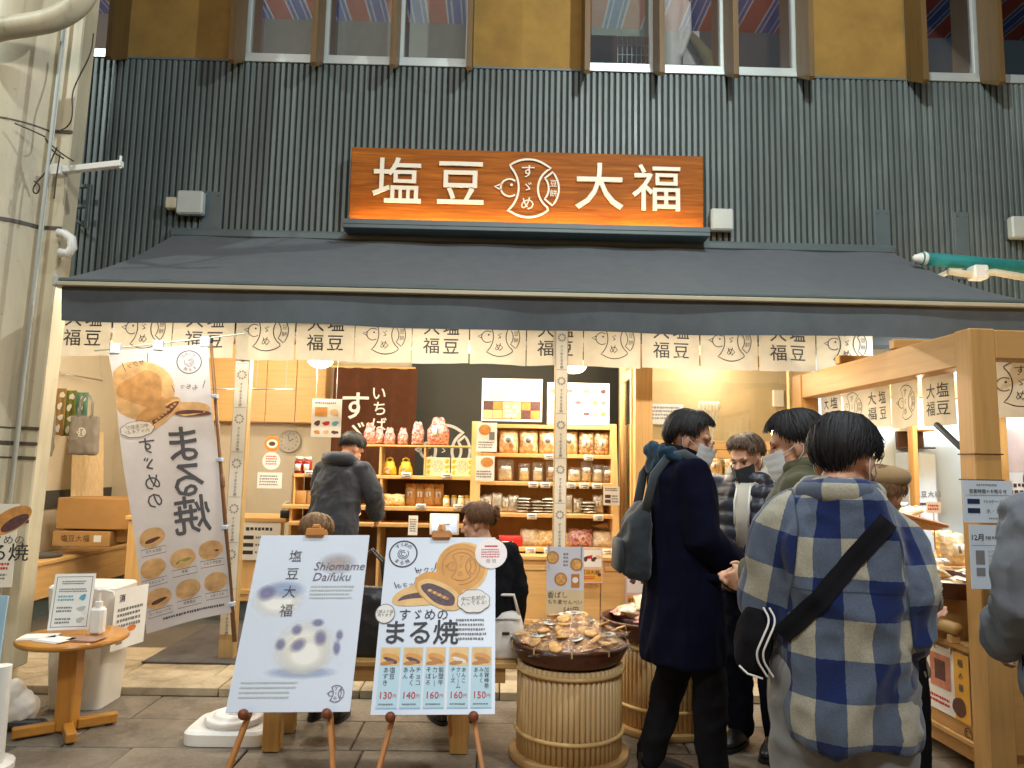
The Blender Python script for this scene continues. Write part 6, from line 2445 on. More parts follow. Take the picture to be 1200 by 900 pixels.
# ------------------------------------------------------------------ handbags by the bench
M_leather = plain('black_leather', (.018, .017, .018), .35, .2, 10, .5, 140)
hb = thing('handbag', 'black leather handbag on the bench between the two posters', 'handbag', at(432, 770, 4.1))
a, b = at(419, 690, 4.15), at(446, 776, 4.15)
mb = MB()
mb.loft([(((a.x + b.x) / 2, 4.15, zs_ + .004), .13, .06), (((a.x + b.x) / 2, 4.15, zs_ + .12), .14, .07), (((a.x + b.x) / 2, 4.15, zs_ + .30), .12, .05), (((a.x + b.x) / 2, 4.15, zs_ + .36), .10, .02)], 24, 4)
link(folds(remesh(mb, .012, 2), .006, (12, 12, 12), 4), 'body', M_leather, hb, smooth=True)
for dy in (-.03, .03):
    MB().tube([((a.x + b.x) / 2 - .08, 4.15 + dy, zs_ + .33), ((a.x + b.x) / 2 - .06, 4.15 + dy, zs_ + .50), ((a.x + b.x) / 2, 4.15 + dy, zs_ + .56), ((a.x + b.x) / 2 + .06, 4.15 + dy, zs_ + .50), ((a.x + b.x) / 2 + .08, 4.15 + dy, zs_ + .33)], .008, 6).build('handle', M_leather, hb, smooth=True)
M_wbag = plain('white_leather', S('#d9d2c8'), .4, .05, 6, .3, 100)
wb = thing('handbag', 'white handbag with a dark clasp on the bench right of the price poster', 'handbag', at(592, 774, 4.12))
a, b = at(566, 724, 4.14), at(606, 776, 4.14)
mb = MB()
mb.loft([(((a.x + b.x) / 2, 4.16, zs_ + .004), .13, .07), (((a.x + b.x) / 2, 4.16, zs_ + .06), .145, .08), (((a.x + b.x) / 2, 4.16, zs_ + .19), .12, .055), (((a.x + b.x) / 2, 4.16, zs_ + .235), .10, .02)], 24, 4)
link(folds(remesh(mb, .010, 2), .005, (10, 10, 10), 9), 'body', M_wbag, wb, smooth=True)
MB().bbox(((a.x + b.x) / 2 + .01, 4.082, zs_ + .13), ((a.x + b.x) / 2 + .05, 4.094, zs_ + .145), .003).build('clasp', M_black, wb)
MB().tube([((a.x + b.x) / 2 - .10, 4.15, zs_ + .225), ((a.x + b.x) / 2 - .07, 4.14, zs_ + .33), ((a.x + b.x) / 2 + .07, 4.14, zs_ + .33), ((a.x + b.x) / 2 + .10, 4.15, zs_ + .225)], .009, 8).build('handle', M_wbag, wb, smooth=True)
MB().bbox(((a.x + b.x) / 2 - .11, 4.10, zs_ + .205), ((a.x + b.x) / 2 + .11, 4.118, zs_ + .212), .002).build('zip', M_steel, wb)

# ------------------------------------------------------------------ market stall (timber kiosk) on the right
M_tim = wood('stall_timber', S('#bb8f54'), 'Z', .5, .16)
M_timx = wood('stall_timber_beam', S('#bb8f54'), 'X', .5, .16)
M_timy = wood('stall_timber_side', S('#bb8f54'), 'Y', .5, .16)
k0 = Vector((at(1154, 640, 3.62).x, 3.62, 0))      # near post
k1 = Vector((at(944, 480, 5.52).x, 5.52, 0))       # far post
ka = math.atan2(k1.x - k0.x, k1.y - k0.y)
kiosk = thing('market_stall', 'timber framed market stall selling snacks at the right of the shop', 'stall', (k0.x + .5, 4.5, 0))
KM = Matrix.Translation(k0) @ Matrix.Rotation(-ka, 4, 'Z')      # local: x right, y away along the stall
L = (k1 - k0).length
zb0 = at(1100, 448, 3.8).z
zb1 = at(1090, 394, 3.7).z
zb0, zb1 = 2.04, 2.22
DX = 1.45


def kb(lo, hi, name, mat, b=.006):
    return MB().bbox(lo, hi, b, KM).build(name, mat, kiosk)


kb((-.066, -.06, .002), (.066, .06, zb1), 'post', M_tim)
kb((-.07, L - .07, .002), (.07, L + .07, zb1), 'post', M_tim)
kb((DX - .07, L - .07, .002), (DX + .07, L + .07, zb1), 'post', M_tim)
kb((DX - .07, -.07, .002), (DX + .07, .07, zb1), 'post', M_tim)
kb((-.058, .061, zb0), (.058, L - .071, zb1 - .003), 'beam', M_timy)
kb((DX - .06, .081, zb0), (DX + .06, L - .071, zb1 - .003), 'beam', M_timy)
kb((.067, -.055, zb0 + .03), (DX - .071, .06, zb1 - .004), 'beam', M_timx)
kb((.071, L - .05, zb0 + .03), (DX - .071, L + .05, zb1 - .004), 'beam', M_timx)
kb((.42, L - .04, .9), (.47, L + .03, zb0 + .028), 'mullion', M_tim)
kb((.80, L - .04, .9), (.84, L + .03, zb0 + .028), 'mullion', M_tim)
for y in (.6, 1.25):
    kb((-.06, y, zb1 + .001), (DX + .06, y + .06, zb1 + .06), 'rafter', M_timx)
# counter body with panelled side
KM0 = KM
KM = KM0 @ Matrix.Translation((-.14, 0, 0))
CT = .70
for i in range(3):
    y0 = .07 + i * .575
    kb((.13, y0 + .004, .16), (.155, y0 + .571, .62), 'side_panel', M_timy)
    kb((.112, y0 + .02, .17), (.1295, y0 + .555, .20), 'rail', M_timy)
    Pq = Panel(KM @ frame((.1295, y0 + .10, .22), (0, -1, 0), (0, 0, 1)), kiosk)
    Pq.line(arc(0, 0, .028, 0, 360, 18)[:-1], .005, M_brownink, closed=True)
    Pq.line(arc(0, 0, .016, 20, 320, 12), .005, M_brownink)
    Pq.done()
kb((.14, .045, .16), (1.30, .0595, .62), 'end_panel', M_timx)
kb((.10, .03, .6205), (1.34, 1.80, .66), 'counter_top', M_timy)
kb((.16, .10, .08), (1.28, 1.78, .155), 'base_rail', M_timx)
for (x, y) in ((.2, .15), (.2, 1.75), (1.2, .15), (1.2, 1.75)):
    MB().lathe([(.035, .001), (.04, .04), (.035, .078)], KM @ Vector((x, y, 0)), 14).build('caster', M_black, kiosk)
MB().tube([KM @ Vector((.06, .12, .735)), KM @ Vector((.06, 1.79, .735))], .032, 12).build('front_rail', M_timy, kiosk, smooth=True)
for y in (.15, 1.0, 1.76):
    kb((.035, y - .02, .6605), (.085, y + .02, .705), 'rail_block', M_timy)
# inner tiers
kb((.45, .35, .90), (1.3, 1.80, .93), 'tier', M_timy)
for y in (.4, 1.74):
    kb((.5, y - .02, .6605), (1.25, y + .02, .8995), 'tier_leg', M_tim)
# stall lamp bulbs in the roof
for i, y in enumerate((.7, 1.4)):
    p = KM0 @ Vector((.55, y, 1.98))
    t = thing('stall_lamp', ['bare warm bulb under the stall roof, nearer one', 'bare warm bulb under the stall roof, farther one'][i], 'lamp', p, 0, 'bulbs in the stall')
    MB().ell(p, (.035, .035, .045), 14, 10).build('bulb', M_bulb, t, smooth=True)
    MB().tube([p + Vector((0, 0, .04)), p + Vector((0, 0, .27))], .008, 6).build('cord', M_black, t)
    light('stall_light', 'POINT', p - Vector((0, 0, .08)), 17, (1, .80, .50), .06, t)
# cloth curtains along the stall beam
sn = thing('noren', 'short row of cotton curtains with black print hung inside the stall beam', 'curtain', KM0 @ Vector((.06, 1, 1.7)))
MB().tube([(-.02, -.08, 0), (-.02, -.08, .01)], .001, 4)
for i, (y1_, y0_) in enumerate(((1.86, 1.56), (1.55, 1.25), (1.24, .94), (.93, .63), (.62, .32))):
    po = curtain_panel(0, .30, 0, .44, 0, 'text' if i % 2 == 0 else 'logo', sn, 40 + i)
    Mp = KM0 @ frame((.10, y1_, 1.77 + .03 * (4 - i) / 4), (0, -1, 0), (0, 0, 1))
    # turn the flat panel (x right, z up) into the stall's plane
    Mq = Mp @ Matrix(((1, 0, 0, 0), (0, 0, 1, 0), (0, -1, 0, 0), (0, 0, 0, 1)))
    for o in [po] + list(po.children):
        o.data.transform(Mq)
po = curtain_panel(0, .34, 0, .44, 0, 'logo', sn, 61)
Mq = KM0 @ frame((.16, .20, 1.80), (.75, -.65, 0), (0, 0, 1)) @ Matrix(((1, 0, 0, 0), (0, 0, 1, 0), (0, -1, 0, 0), (0, 0, 0, 1)))
for o in [po] + list(po.children):
    o.data.transform(Mq)
MB().tube([KM0 @ Vector((.10, .15, 2.235)), KM0 @ Vector((.10, 1.9, 2.205))], .01, 8).build('rod', M_woodz, sn)
# posters on the side panel
for i, (y0, wd) in enumerate(((.50, .30), (.13, .34))):
    Mx = KM @ frame((.118, y0 + wd, .27), (0, -1, 0), (0, 0, 1))
    t = thing('snack_poster', ['white snack poster on the stall side, half hidden by the plaid jacket', 'white and mustard snack poster on the stall side next to the near post'][i], 'poster', Mx.translation)
    MB().prism([(0, 0), (wd, 0), (wd, .33), (0, .33)], -.002, 0, Mx).build('sheet', M_paper, t)
    P = Panel(Mx, t)
    if i:
        P.rect(wd * .66, 0, wd, .33, M_yel)
        P.vtext('稲の華', wd * .82, .28, .042, .06, M_fink, lift=.003, res=1, bold=.01)
        P.rect(wd * .08, .12, wd * .58, .29, plain('pink_photo', S('#c9826a'), .5, .2, 30, bstr=0), .002)
        P.rect(wd * .2, .16, wd * .46, .26, M_bundark, .0026)
    else:
        P.rect(wd * .1, .18, wd * .45, .30, M_cut)
        P.scribble(wd * .5, .18, wd * .8, .30, 4, M_softink, seed=112)
    P.disc(wd * .76, .065, .055, .045, M_gold3 if i == 0 else M_bundark, lift=.003, wob=.06)
    P.disc(wd * .76, .070, .04, .03, M_crk if i == 0 else M_brownink, lift=.0035, wob=.1)
    P.scribble(wd * .06, .03, wd * .55, .08, 2, M_red, seed=113 + i)
    P.done()
    for s in (.2, .6):
        MB().bbox((wd * s - .006, .31, .001), (wd * s + .006, .345, .006), .001, Mx).build('clip', M_paper, t)
# trays and baskets of snacks
def sbag(x, y, z, m, rz, lab, w=.16, h=.2, t=.07, group='snack bags on the stall', lean=-1.2, lb='rect'):
    p = KM @ Vector((x, y, z))
    return goods('snack_bag', lab, 'snack bag', group, p.x, p.y, p.z, w, h, t, m, lb, rz, int(x * 100 + y * 37) % 3, 0, lean)


p = KM @ Vector((.17, .42, .86))
tr = thing('tray', 'dark round lacquered tray of snack bags on the stall counter', 'tray', p)
MB().lathe([(.20, 0), (.27, .01), (.30, .085), (.305, .095), (.29, .095), (.26, .02), (.001, .016)], p, 44).build('bowl', M_tray, tr, smooth=True, angle=50)
MB().lathe([(.15, -.1995), (.18, -.001)], p, 28).build('stand', M_tim, tr)
pos = ['front left', 'front right', 'left', 'centre', 'right', 'back left', 'back right', 'top']
for i, (dx, dy) in enumerate(((-.16, -.10), (.02, -.16), (-.18, .06), (0, 0), (.16, -.02), (-.08, .15), (.1, .15), (-.02, -.04))):
    sbag(.17 + dx, .42 + dy, .895 + (.06 if i == 7 else 0), [G_cracker, G_yellow, G_pale][i % 3], random.uniform(-1.5, 1.5), 'snack bag at the %s of the dark stall tray' % pos[i], .14, .17, .06, 'snack bags in the dark stall tray', -1.35)
p = KM @ Vector((.15, .95, 1.22))
wbk = thing('winnowing_basket', 'shallow pale winnowing basket of snack bags propped on the stall', 'basket', p)
Mb = Matrix.Translation(p) @ Matrix.Rotation(-ka, 4, 'Z') @ Matrix.Rotation(R(14), 4, 'Y') @ Matrix.Rotation(R(6), 4, 'X')
ml = MB().lathe([(.20, 0), (.31, .025), (.35, .06), (.355, .068), (.34, .066), (.30, .035), (.19, .012), (.001, .010)], (0, 0, 0), 48)
MB().merge(ml, Mb).build('bowl', plain('woven_bamboo', S('#b98e5c'), .6, .25, 70, .6, 160), wbk, smooth=True, angle=50)
rp = [Mb @ Vector((.352 * math.cos(2 * PI * k / 40), .352 * math.sin(2 * PI * k / 40), .066)) for k in range(41)]
MB().tube(rp, .012, 8).build('rim', wood('rim_cane', S('#a5693a'), 'X'), wbk, smooth=True)
for i, (dx, dy) in enumerate(((-.20, -.08), (-.04, -.2), (-.16, .13), (0, 0), (.17, -.08), (.05, .19), (-.1, .0), (.2, .1))):
    q = Mb @ Vector((dx, dy, .035 + (.05 if i in (3, 6) else 0)))
    goods('snack_bag', 'snack bag at the %s of the winnowing basket' % pos[i], 'snack bag', 'snack bags in the winnowing basket', q.x, q.y, q.z, .15, .18, .06, [G_pink, G_pale, G_yellow][i % 3], 'rect', random.uniform(-1.5, 1.5), i, 0, -1.3)
for s in ((-.15, 0), (.15, .1)):
    q = Mb @ Vector((s[0], s[1], -.002))
    MB().tube([q, (q.x, q.y, .662)], .014, 8).build('leg', M_tim, wbk)
for i in range(6):
    sbag(.62 + .1 * (i % 2), .5 + .22 * i, .94, [G_yellow, G_cracker, G_pale][i % 3], random.uniform(-.5, .5), 'snack bag on the stall tier, %s from the near post' % ['first', 'second', 'third', 'fourth', 'fifth', 'sixth'][i], .16, .2, .07, 'snack bags on the stall tier', -.25)
p = KM @ Vector((.20, .55, 1.19))
st, P, w, h = sheet([(1086, 601, 4.55), (1103, 603, 4.55), (1086, 588, 4.55)], 'price_card', 'small pink and white price card stuck among the stall snacks', 'sign')
P.scribble(w * .1, h * .2, w * .9, h * .8, 2, M_red, seed=120)
P.done()
MB().tube([P.M @ Vector((w * .5, 0, -.004)), P.M @ Vector((w * .5, -.22, -.004))], .004, 6).build('stick', M_wood, st)
# opening hour sheets hung on the near post
M_pale = plain('pale_sheet', S('#c9d3dd'), .45, .03, bstr=0)
M_nav = plain('navy_ink', S('#1f2a4a'), .5, bstr=0)
st, P, w, h = sheet([(1130, 612, 3.46), (1188, 609, 3.46), (1121, 563, 3.46)], 'opening_hours_sheet', 'pale sheet with opening hours fixed to the near stall post', 'notice', .003, None, M_pale)
P.text('営業時間のお知らせ', w * .5, h * .74, w * .085, M_ink, bold=.014, lift=.003, res=1)
P.scribble(w * .28, h * .86, w * .7, h * .93, 1, M_softink, seed=121)
P.rect(w * .08, h * .44, w * .33, h * .56, M_nav)
P.rect(w * .08, h * .22, w * .33, h * .34, M_nav)
P.text('10:00～18:00', w * .66, h * .50, w * .10, M_ink, lift=.003, res=1)
P.text('水・日曜', w * .64, h * .27, w * .10, M_ink, lift=.003, res=1)
P.scribble(w * .5, h * .07, w * .8, h * .13, 1, M_softink, seed=122)
P.line([(w * .05, h * .65), (w * .95, h * .65)], .002, M_softink)
P.done()
st, P, w, h = sheet([(1139, 690, 3.45), (1181, 690, 3.45), (1131, 615, 3.45)], 'calendar_sheet', 'pale sheet with the December notice below the opening hours', 'notice', .003, None, M_pale)
P.text('12月', w * .22, h * .80, w * .20, M_ink, lift=.003, bold=.01, res=1)
P.scribble(w * .45, h * .76, w * .9, h * .84, 1, M_softink, seed=123)
P.line([(w * .05, h * .68), (w * .95, h * .68)], .002, M_softink)
P.rect(w * .15, h * .38, w * .40, h * .60, M_softink, part='stamp')
P.rect(w * .15, h * .20, w * .40, h * .33, M_softink, part='stamp')
P.scribble(w * .5, h * .2, w * .9, h * .62, 6, M_jbox, seed=124)
P.done()
# two dark cords round the near post and a black stick leaning out of it
for z in (1.60, 1.475):
    pts = [KM0 @ Vector((x, y, z)) for x, y in ((-.070, -.064), (.070, -.064), (.070, .064), (-.070, .064), (-.070, -.064))]
    MB().tube(pts, .003, 6).build('cord', M_brownink, kiosk)
a, b = at(1098, 498, 3.9), at(1126, 524, 3.72)
tag(MB().limb([a, b], [.016, .016], 10).build('black_stick', M_black, smooth=True), 'black stick handle poking out left of the near stall post', 'stick')

# ------------------------------------------------------------------ bright neighbouring shop seen through the stall
NYY = 6.02
M_nb = plain('neighbour_panel', S('#cfdbe2'), .6, .03)
x0 = at(955, 500, NYY).x
nw = MB()
nw.box((2.62, NYY + .02, .05), (5.19, NYY + .08, 2.6))
struct(nw.build('neighbour_wall', M_nb))
c = at(1186, 452, NYY)
nck = thing('wall_clock', 'round violet framed wall clock on the bright wall behind the stall', 'clock', (c.x, NYY, c.z))
Mk = Matrix.Translation((c.x, NYY + .018, c.z)) @ Matrix.Rotation(PI / 2, 4, 'X')
MB().merge(MB().lathe([(.115, 0), (.12, .02), (.115, .04), (.10, .042), (.098, .03), (0.001, .03)], (0, 0, 0), 32), Mk).build('case', plain('violet_case', S('#6f7297'), .4), nck, smooth=True, angle=30)
P = Panel(upright((c.x, NYY - .014, c.z)), nck)
P.disc(0, 0, .095, .095, plain('clock_face_blue', S('#a9b6d6'), .4, .1, 30, bstr=0), lift=0, part='dial', n=32)
for k in range(12):
    a_ = k * PI / 6
    P.line([(.07 * math.sin(a_), .07 * math.cos(a_)), (.085 * math.sin(a_), .085 * math.cos(a_))], .007, M_paper, part='dial', lift=.002)
P.line([(0, 0), (.04, .03)], .008, M_paper, part='hand', lift=.003)
P.line([(0, 0), (-.02, .065)], .006, M_paper, part='hand', lift=.003)
P.done()
# white freezer with dark characters between the posts
a, b = at(1062, 530, 5.85), at(1100, 640, 5.85)
fz = thing('freezer', 'pale blue white freezer cabinet between the rear posts of the stall', 'freezer', ((a.x + b.x) / 2, 5.9, .05))
MB().bbox((a.x, 5.83, .055), (b.x, 6.03, a.z), .01).build('body', plain('freezer_white', S('#cfdcea'), .3, .03), fz)
P = Panel(upright((a.x, 5.828, a.z - .6)), fz)
for i, ch in enumerate('塩豆大福'):
    P.text(ch, .06 + .055 * i, .27, .05, M_softink, bold=.02, lift=.002, res=1)
P.rect(.01, .19, .23, .205, M_nav, .002, 'trim')
P.done()
a, b = at(1062, 478, 5.85), at(1096, 526, 5.85)
sbx_ = thing('wall_shelf', 'small dark wall shelf above the freezer', 'shelf', ((a.x + b.x) / 2, 5.9, b.z))
MB().bbox((a.x, 5.84, b.z), (b.x, 6.03, b.z + .012), .003).build('bottom', M_brownink, sbx_)
MB().bbox((a.x, 5.84, b.z + .14), (b.x, 6.03, b.z + .152), .003).build('top', M_wood, sbx_)
MB().bbox((a.x + .001, 6.0, b.z + .0125), (b.x - .001, 6.03, b.z + .1395), .003).build('back', M_brownink, sbx_)
MB().bbox((a.x + .03, 5.9, b.z + .153), (a.x + .12, 6.0, b.z + .24), .006).build('carton', M_jbox, sbx_)
# red brown label poster right of the post
st, P, w, h = sheet([(1160, 618, 5.8), (1240, 618, 5.8), (1160, 500, 5.8)], 'wall_poster', 'cream poster with a red brown panel on the wall behind the stall', 'poster')
P.rect(0, h * .55, w, h * .98, plain('pale_pink_panel', S('#d9c0b6'), .5, bstr=0))
P.rect(w * .03, 0, w * .24, h * .48, plain('red_brown_panel', S('#a4462f'), .5, bstr=0))
P.vtext('すゞめ', w * .135, h * .40, .07, .11, M_paper, lift=.003, res=1, bold=.01)
P.scribble(w * .32, h * .05, w * .95, h * .45, 6, M_brownink, seed=130)
P.done()
light('shop_tube', 'AREA', (3.55, 5.3, 2.55), 48, (.80, .92, 1.0), 1.0, None, aim=(3.5, 5.75, .8), size_y=.08)

# ------------------------------------------------------------------ green rolled awning with pale arms at the right
gr = thing('rolled_awning', 'turquoise green rolled up awning with cream folding arms at the right edge', 'awning', at(1140, 310, 5.0))
M_green = fabric('turquoise_canvas', S('#1f7a78'), .6, .15)
a, b = at(1079, 303, 5.2), at(1260, 318, 5.2)
MB().tube([a, b], .048, 16).build('roll', M_green, gr, smooth=True)
MB().lathe([(.001, 0), (.045, .005), (.055, .02), (.05, .05)], (0, 0, 0), 20)
d = (b - a).normalized()
MB().limb([a - d * .03, a + d * .02], [.03, .052], 16).build('end_cap', M_white, gr, smooth=True)
am = MB()
p_ = [at(1112, 318, 5.15), at(1140, 322, 5.15), at(1165, 319, 5.1), at(1230, 330, 4.9)]
am.tube(p_, .026, 10)
am.bbox(at(1150, 328, 5.15) - Vector((.06, .05, .0)), at(1150, 315, 5.15) + Vector((.06, .05, .0)), .01)
MB().tube(p_, .026, 10).build('arm', M_cream, gr, smooth=True)
MB().bbox(at(1146, 328, 5.15) - Vector((.05, .05, .0)), at(1146, 312, 5.15) + Vector((.05, .05, .0)), .01).build('arm_joint', M_white, gr)
MB().tube([at(1128, 312, 5.2), at(1128, 312, 5.2) + Vector((0, .47, 0))], .02, 8).build('wall_bracket', M_white, gr)
# label on the awning's front bar
# ------------------------------------------------------------------ people
from mathutils.bvhtree import BVHTree
M_skin = plain('skin', S('#cf9d80'), .5, .07, 20, .15, 400, bdist=.0005)
M_skin.node_tree.nodes['Principled BSDF'].inputs['Subsurface Weight'].default_value = .12
M_skin.node_tree.nodes['Principled BSDF'].inputs['Subsurface Radius'].default_value = (.01, .004, .002)
M_eye = plain('eye_dark', (.02, .013, .01), .15, bstr=0)


def hair_mat(name, c):
    m, nt, b, out = new_mat(name)
    v = coords(nt)
    n = noise(nt, v, 60, 4, .6, .3)
    nt.links.new(ramp(nt, n, [(.3, mul(c, .55)), (.75, mul(c, 1.5))]), b.inputs['Base Color'])
    b.inputs['Roughness'].default_value = .5
    b.inputs['Specular IOR Level'].default_value = .28
    bump(nt, b, noise(nt, coords(nt, (1, 1, .25)), 420, 3), .6, .003)
    return m


H_black = hair_mat('black_hair', (.012, .011, .012))
H_brown = hair_mat('brown_hair', (.10, .062, .038))
H_tawny = hair_mat('tawny_hair', (.19, .10, .045))
H_auburn = hair_mat('auburn_hair', (.11, .05, .02))
M_maskw = fabric('white_mask', S('#d9dee2'), .8, .03, 700, .15)
M_maskb = fabric('black_mask', S('#35373c'), .8, .08, 700, .15)
M_shoe = plain('black_shoe', (.014, .014, .016), .4, .2)
M_sole = plain('pale_sole', S('#6f6d6a'), .6)


def hand(mb, wrist, d, nrm, curl=.5, side=1, s=1.0):
    """palm, four fingers of different lengths with two bends, and a thumb from the side of the palm"""
    d = Vector(d).normalized()
    nrm = Vector(nrm).normalized()
    nrm = (nrm - d * nrm.dot(d)).normalized()
    lat = d.cross(nrm) * side          # towards the thumb
    w = Vector(wrist)
    palm = w + d * .055 * s
    mb.limb([w, w + d * .03 * s], [.026 * s, .028 * s], 10)
    for k in range(4):
        o = (1.5 - k) * .0195 * s
        base = w + d * (.088 - .004 * abs(k - 1)) * s + lat * o
        mb.limb([w + d * .02 * s + lat * o * .7, base], [.014 * s, .0115 * s], 8)
        Ls = (.040, .026, .020)
        f = (.94, 1.0, .95, .78)[k]
        a = 0.0
        p = base
        pts = [p]
        for L_ in Ls:
            a += curl * (1.0 + .12 * k)
            p = p + (d * math.cos(a) + nrm * math.sin(a)) * L_ * f * s
            pts.append(p)
        mb.limb(pts, [.0098 * s, .0092 * s, .0085 * s, .0075 * s], 8)
    tb_ = w + d * .03 * s + lat * .026 * s
    mb.limb([w + d * .015 * s + lat * .012 * s, tb_, tb_ + (d * .6 + lat * .6 + nrm * .35).normalized() * .034 * s,
             tb_ + (d * .6 + lat * .6 + nrm * .35).normalized() * .034 * s + (d * .8 + nrm * .5 + lat * .1).normalized() * .03 * s], [.014 * s, .0135 * s, .011 * s, .0085 * s], 8)


def head_mb():
    h = MB()
    h.ell((0, -.014, .034), (.073, .092, .090), 24, 16)
    h.ell((0, .028, -.040), (.057, .060, .072), 20, 14)
    h.ell((0, .052, -.094), (.030, .026, .022), 14, 10)
    h.limb([(-.042, .02, -.072), (0, .055, -.092), (.042, .02, -.072)], [.026, .026, .026], 10)
    h.limb([(0, .080, .016), (0, .100, -.018), (0, .104, -.030)], [.009, .011, .014], 10)
    h.ell((-.013, .093, -.032), (.009, .010, .008), 8, 6)
    h.ell((.013, .093, -.032), (.009, .010, .008), 8, 6)
    h.limb([(-.042, .070, .030), (0, .079, .030), (.042, .070, .030)], [.012, .012, .012], 8)
    h.ell((-.036, .062, -.020), (.022, .020, .022), 10, 8)
    h.ell((.036, .062, -.020), (.022, .020, .022), 10, 8)
    h.limb([(-.020, .082, -.062), (0, .088, -.061), (.020, .082, -.062)], [.006, .008, .006], 8)
    h.limb([(-.017, .082, -.071), (0, .087, -.072), (.017, .082, -.071)], [.006, .008, .006], 8)
    for s in (-1, 1):
        h.ell((s * .074, -.010, -.004), (.009, .020, .031), 12, 10, Matrix.Rotation(s * -.35, 3, 'Z'))
        h.ell((s * .072, -.002, -.030), (.008, .010, .012), 8, 6)
    return h


def hair_mesh(style, seed=1):
    rr = random.Random(seed)
    c = Vector((0, -.014, .036))
    rad = Vector(style.get('rad', (.086, .106, .103)))
    crown = style.get('crown', (0.0, -.25))

    def end(phi):
        a = abs((phi + PI) % (2 * PI) - PI)
        f, s_, b = style['front'], style['side'], style['back']
        t = a / PI
        if t < .28:
            return f
        if t < .42:
            k = (t - .28) / .14
            return f + (s_ - f) * k
        if t < .58:
            return s_
        k = (t - .58) / .42
        return s_ + (b - s_) * min(1, k * 1.6)

    def P(th, phi, off):
        th_ = R(th)
        v = Vector((rad.x * math.sin(th_) * math.sin(phi), rad.y * math.sin(th_) * math.cos(phi), rad.z * math.cos(th_)))
        if th > 100:
            v = Vector((v.x * .98, v.y, v.z))
        return c + v * (1 + off)
    mb = MB()
    n, m = 36, 12
    vs = []
    for j in range(m + 1):
        for i in range(n):
            phi = 2 * PI * i / n
            vs.append(P(2 + (end(phi) - 7) * j / m, phi, .0 if j < m else -.09))
    mb.add(vs, [(j * n + i, j * n + (i + 1) % n, (j + 1) * n + (i + 1) % n, (j + 1) * n + i) for j in range(m) for i in range(n)])
    N = int(style.get('n', 420) * 2.2)
    for k in range(N):
        phi = rr.uniform(0, 2 * PI)
        t0 = rr.choice((2, 10, 25, 45, 60)) * rr.uniform(.6, 1.2)
        e = end(phi) * rr.uniform(.90, 1.05) + rr.uniform(-3, 4)
        if t0 > e - 18:
            t0 = max(2, e - 35)
        w = rr.uniform(.0035, .009)
        lv = rr.random() ** 2 if rr.random() < .985 else 1.0 + .3 * rr.random()
        sw = rr.uniform(-.22, .22) + style.get('swirl', 0)
        q = 6
        L_, C_, R_ = [], [], []
        for i in range(q + 1):
            t = i / q
            th = t0 + (e - t0) * t
            ph = phi + sw * t
            off = .012 + (.03 + .10 * lv) * math.sin(PI * min(1, t * .85)) * style.get('puff', 1) + (.06 if t > .8 else 0) * lv * style.get('flick', 1)
            p = P(th, ph, off)
            d = (P(th, ph + .05, off) - p).normalized()
            ww = w * (1 - .85 * t ** 2) * (.5 + .5 * min(1, t * 4))
            up = (p - c).normalized()
            L_.append(p - d * ww)
            R_.append(p + d * ww)
            C_.append(p + up * .0035 * (1 - t * .6))
        b = len(mb.v)
        mb.v += [tuple(x) for x in L_ + C_ + R_]
        s = q + 1
        for i in range(q):
            mb.f.append((b + i, b + s + i, b + s + i + 1, b + i + 1))
            mb.f.append((b + s + i, b + 2 * s + i, b + 2 * s + i + 1, b + s + i + 1))
    return mb


def mask_mb(kind='pleat'):
    mb = MB()
    n, m = 18, 12
    vs = []
    for j in range(m + 1):
        v = j / m
        for i in range(n + 1):
            u = i / n * 2 - 1
            a = u * R(74)
            z = -.012 - .105 * v + .010 * u * u * (1 - 2 * v)
            wid = .074 - .010 * v - .012 * max(0, v - .6) / .4
            y = .028 + (.075 + .022 * math.exp(-(u / .22) ** 2) * (1 - .5 * v) - .012 * max(0, v - .55)) * math.cos(a)
            pl = .0016 * math.sin(v * 24) if kind == 'pleat' else .012 * math.exp(-(u / .10) ** 2) * math.sin(PI * v)
            vs.append((wid * math.sin(a), y + pl, z))
    fs = [(j * (n + 1) + i, j * (n + 1) + i + 1, (j + 1) * (n + 1) + i + 1, (j + 1) * (n + 1) + i) for j in range(m) for i in range(n)]
    mb.add(vs, fs)
    for s in (-1, 1):
        x = .0712
        mb.tube([(s * x, .048, -.020), (s * .078, .018, -.006), (s * .081, -.012, .012), (s * .083, -.028, .0), (s * .080, -.022, -.025), (s * .066, .035, -.085)], .0018, 5)
    return mb


def Hm(neck, head_rot, s):
    """head matrix: rot = (pitch down, yaw to the left, roll)"""
    p, y, r = head_rot
    Rm = (Matrix.Rotation(y, 4, 'Z') @ Matrix.Rotation(-p, 4, 'X') @ Matrix.Rotation(r, 4, 'Y'))
    return Matrix.Translation(neck) @ Rm @ Matrix.Translation((0, .024, .112)) @ Matrix.Scale(s, 4)


def mirror(p, s):
    return Vector((p[0] * s, p[1], p[2]))


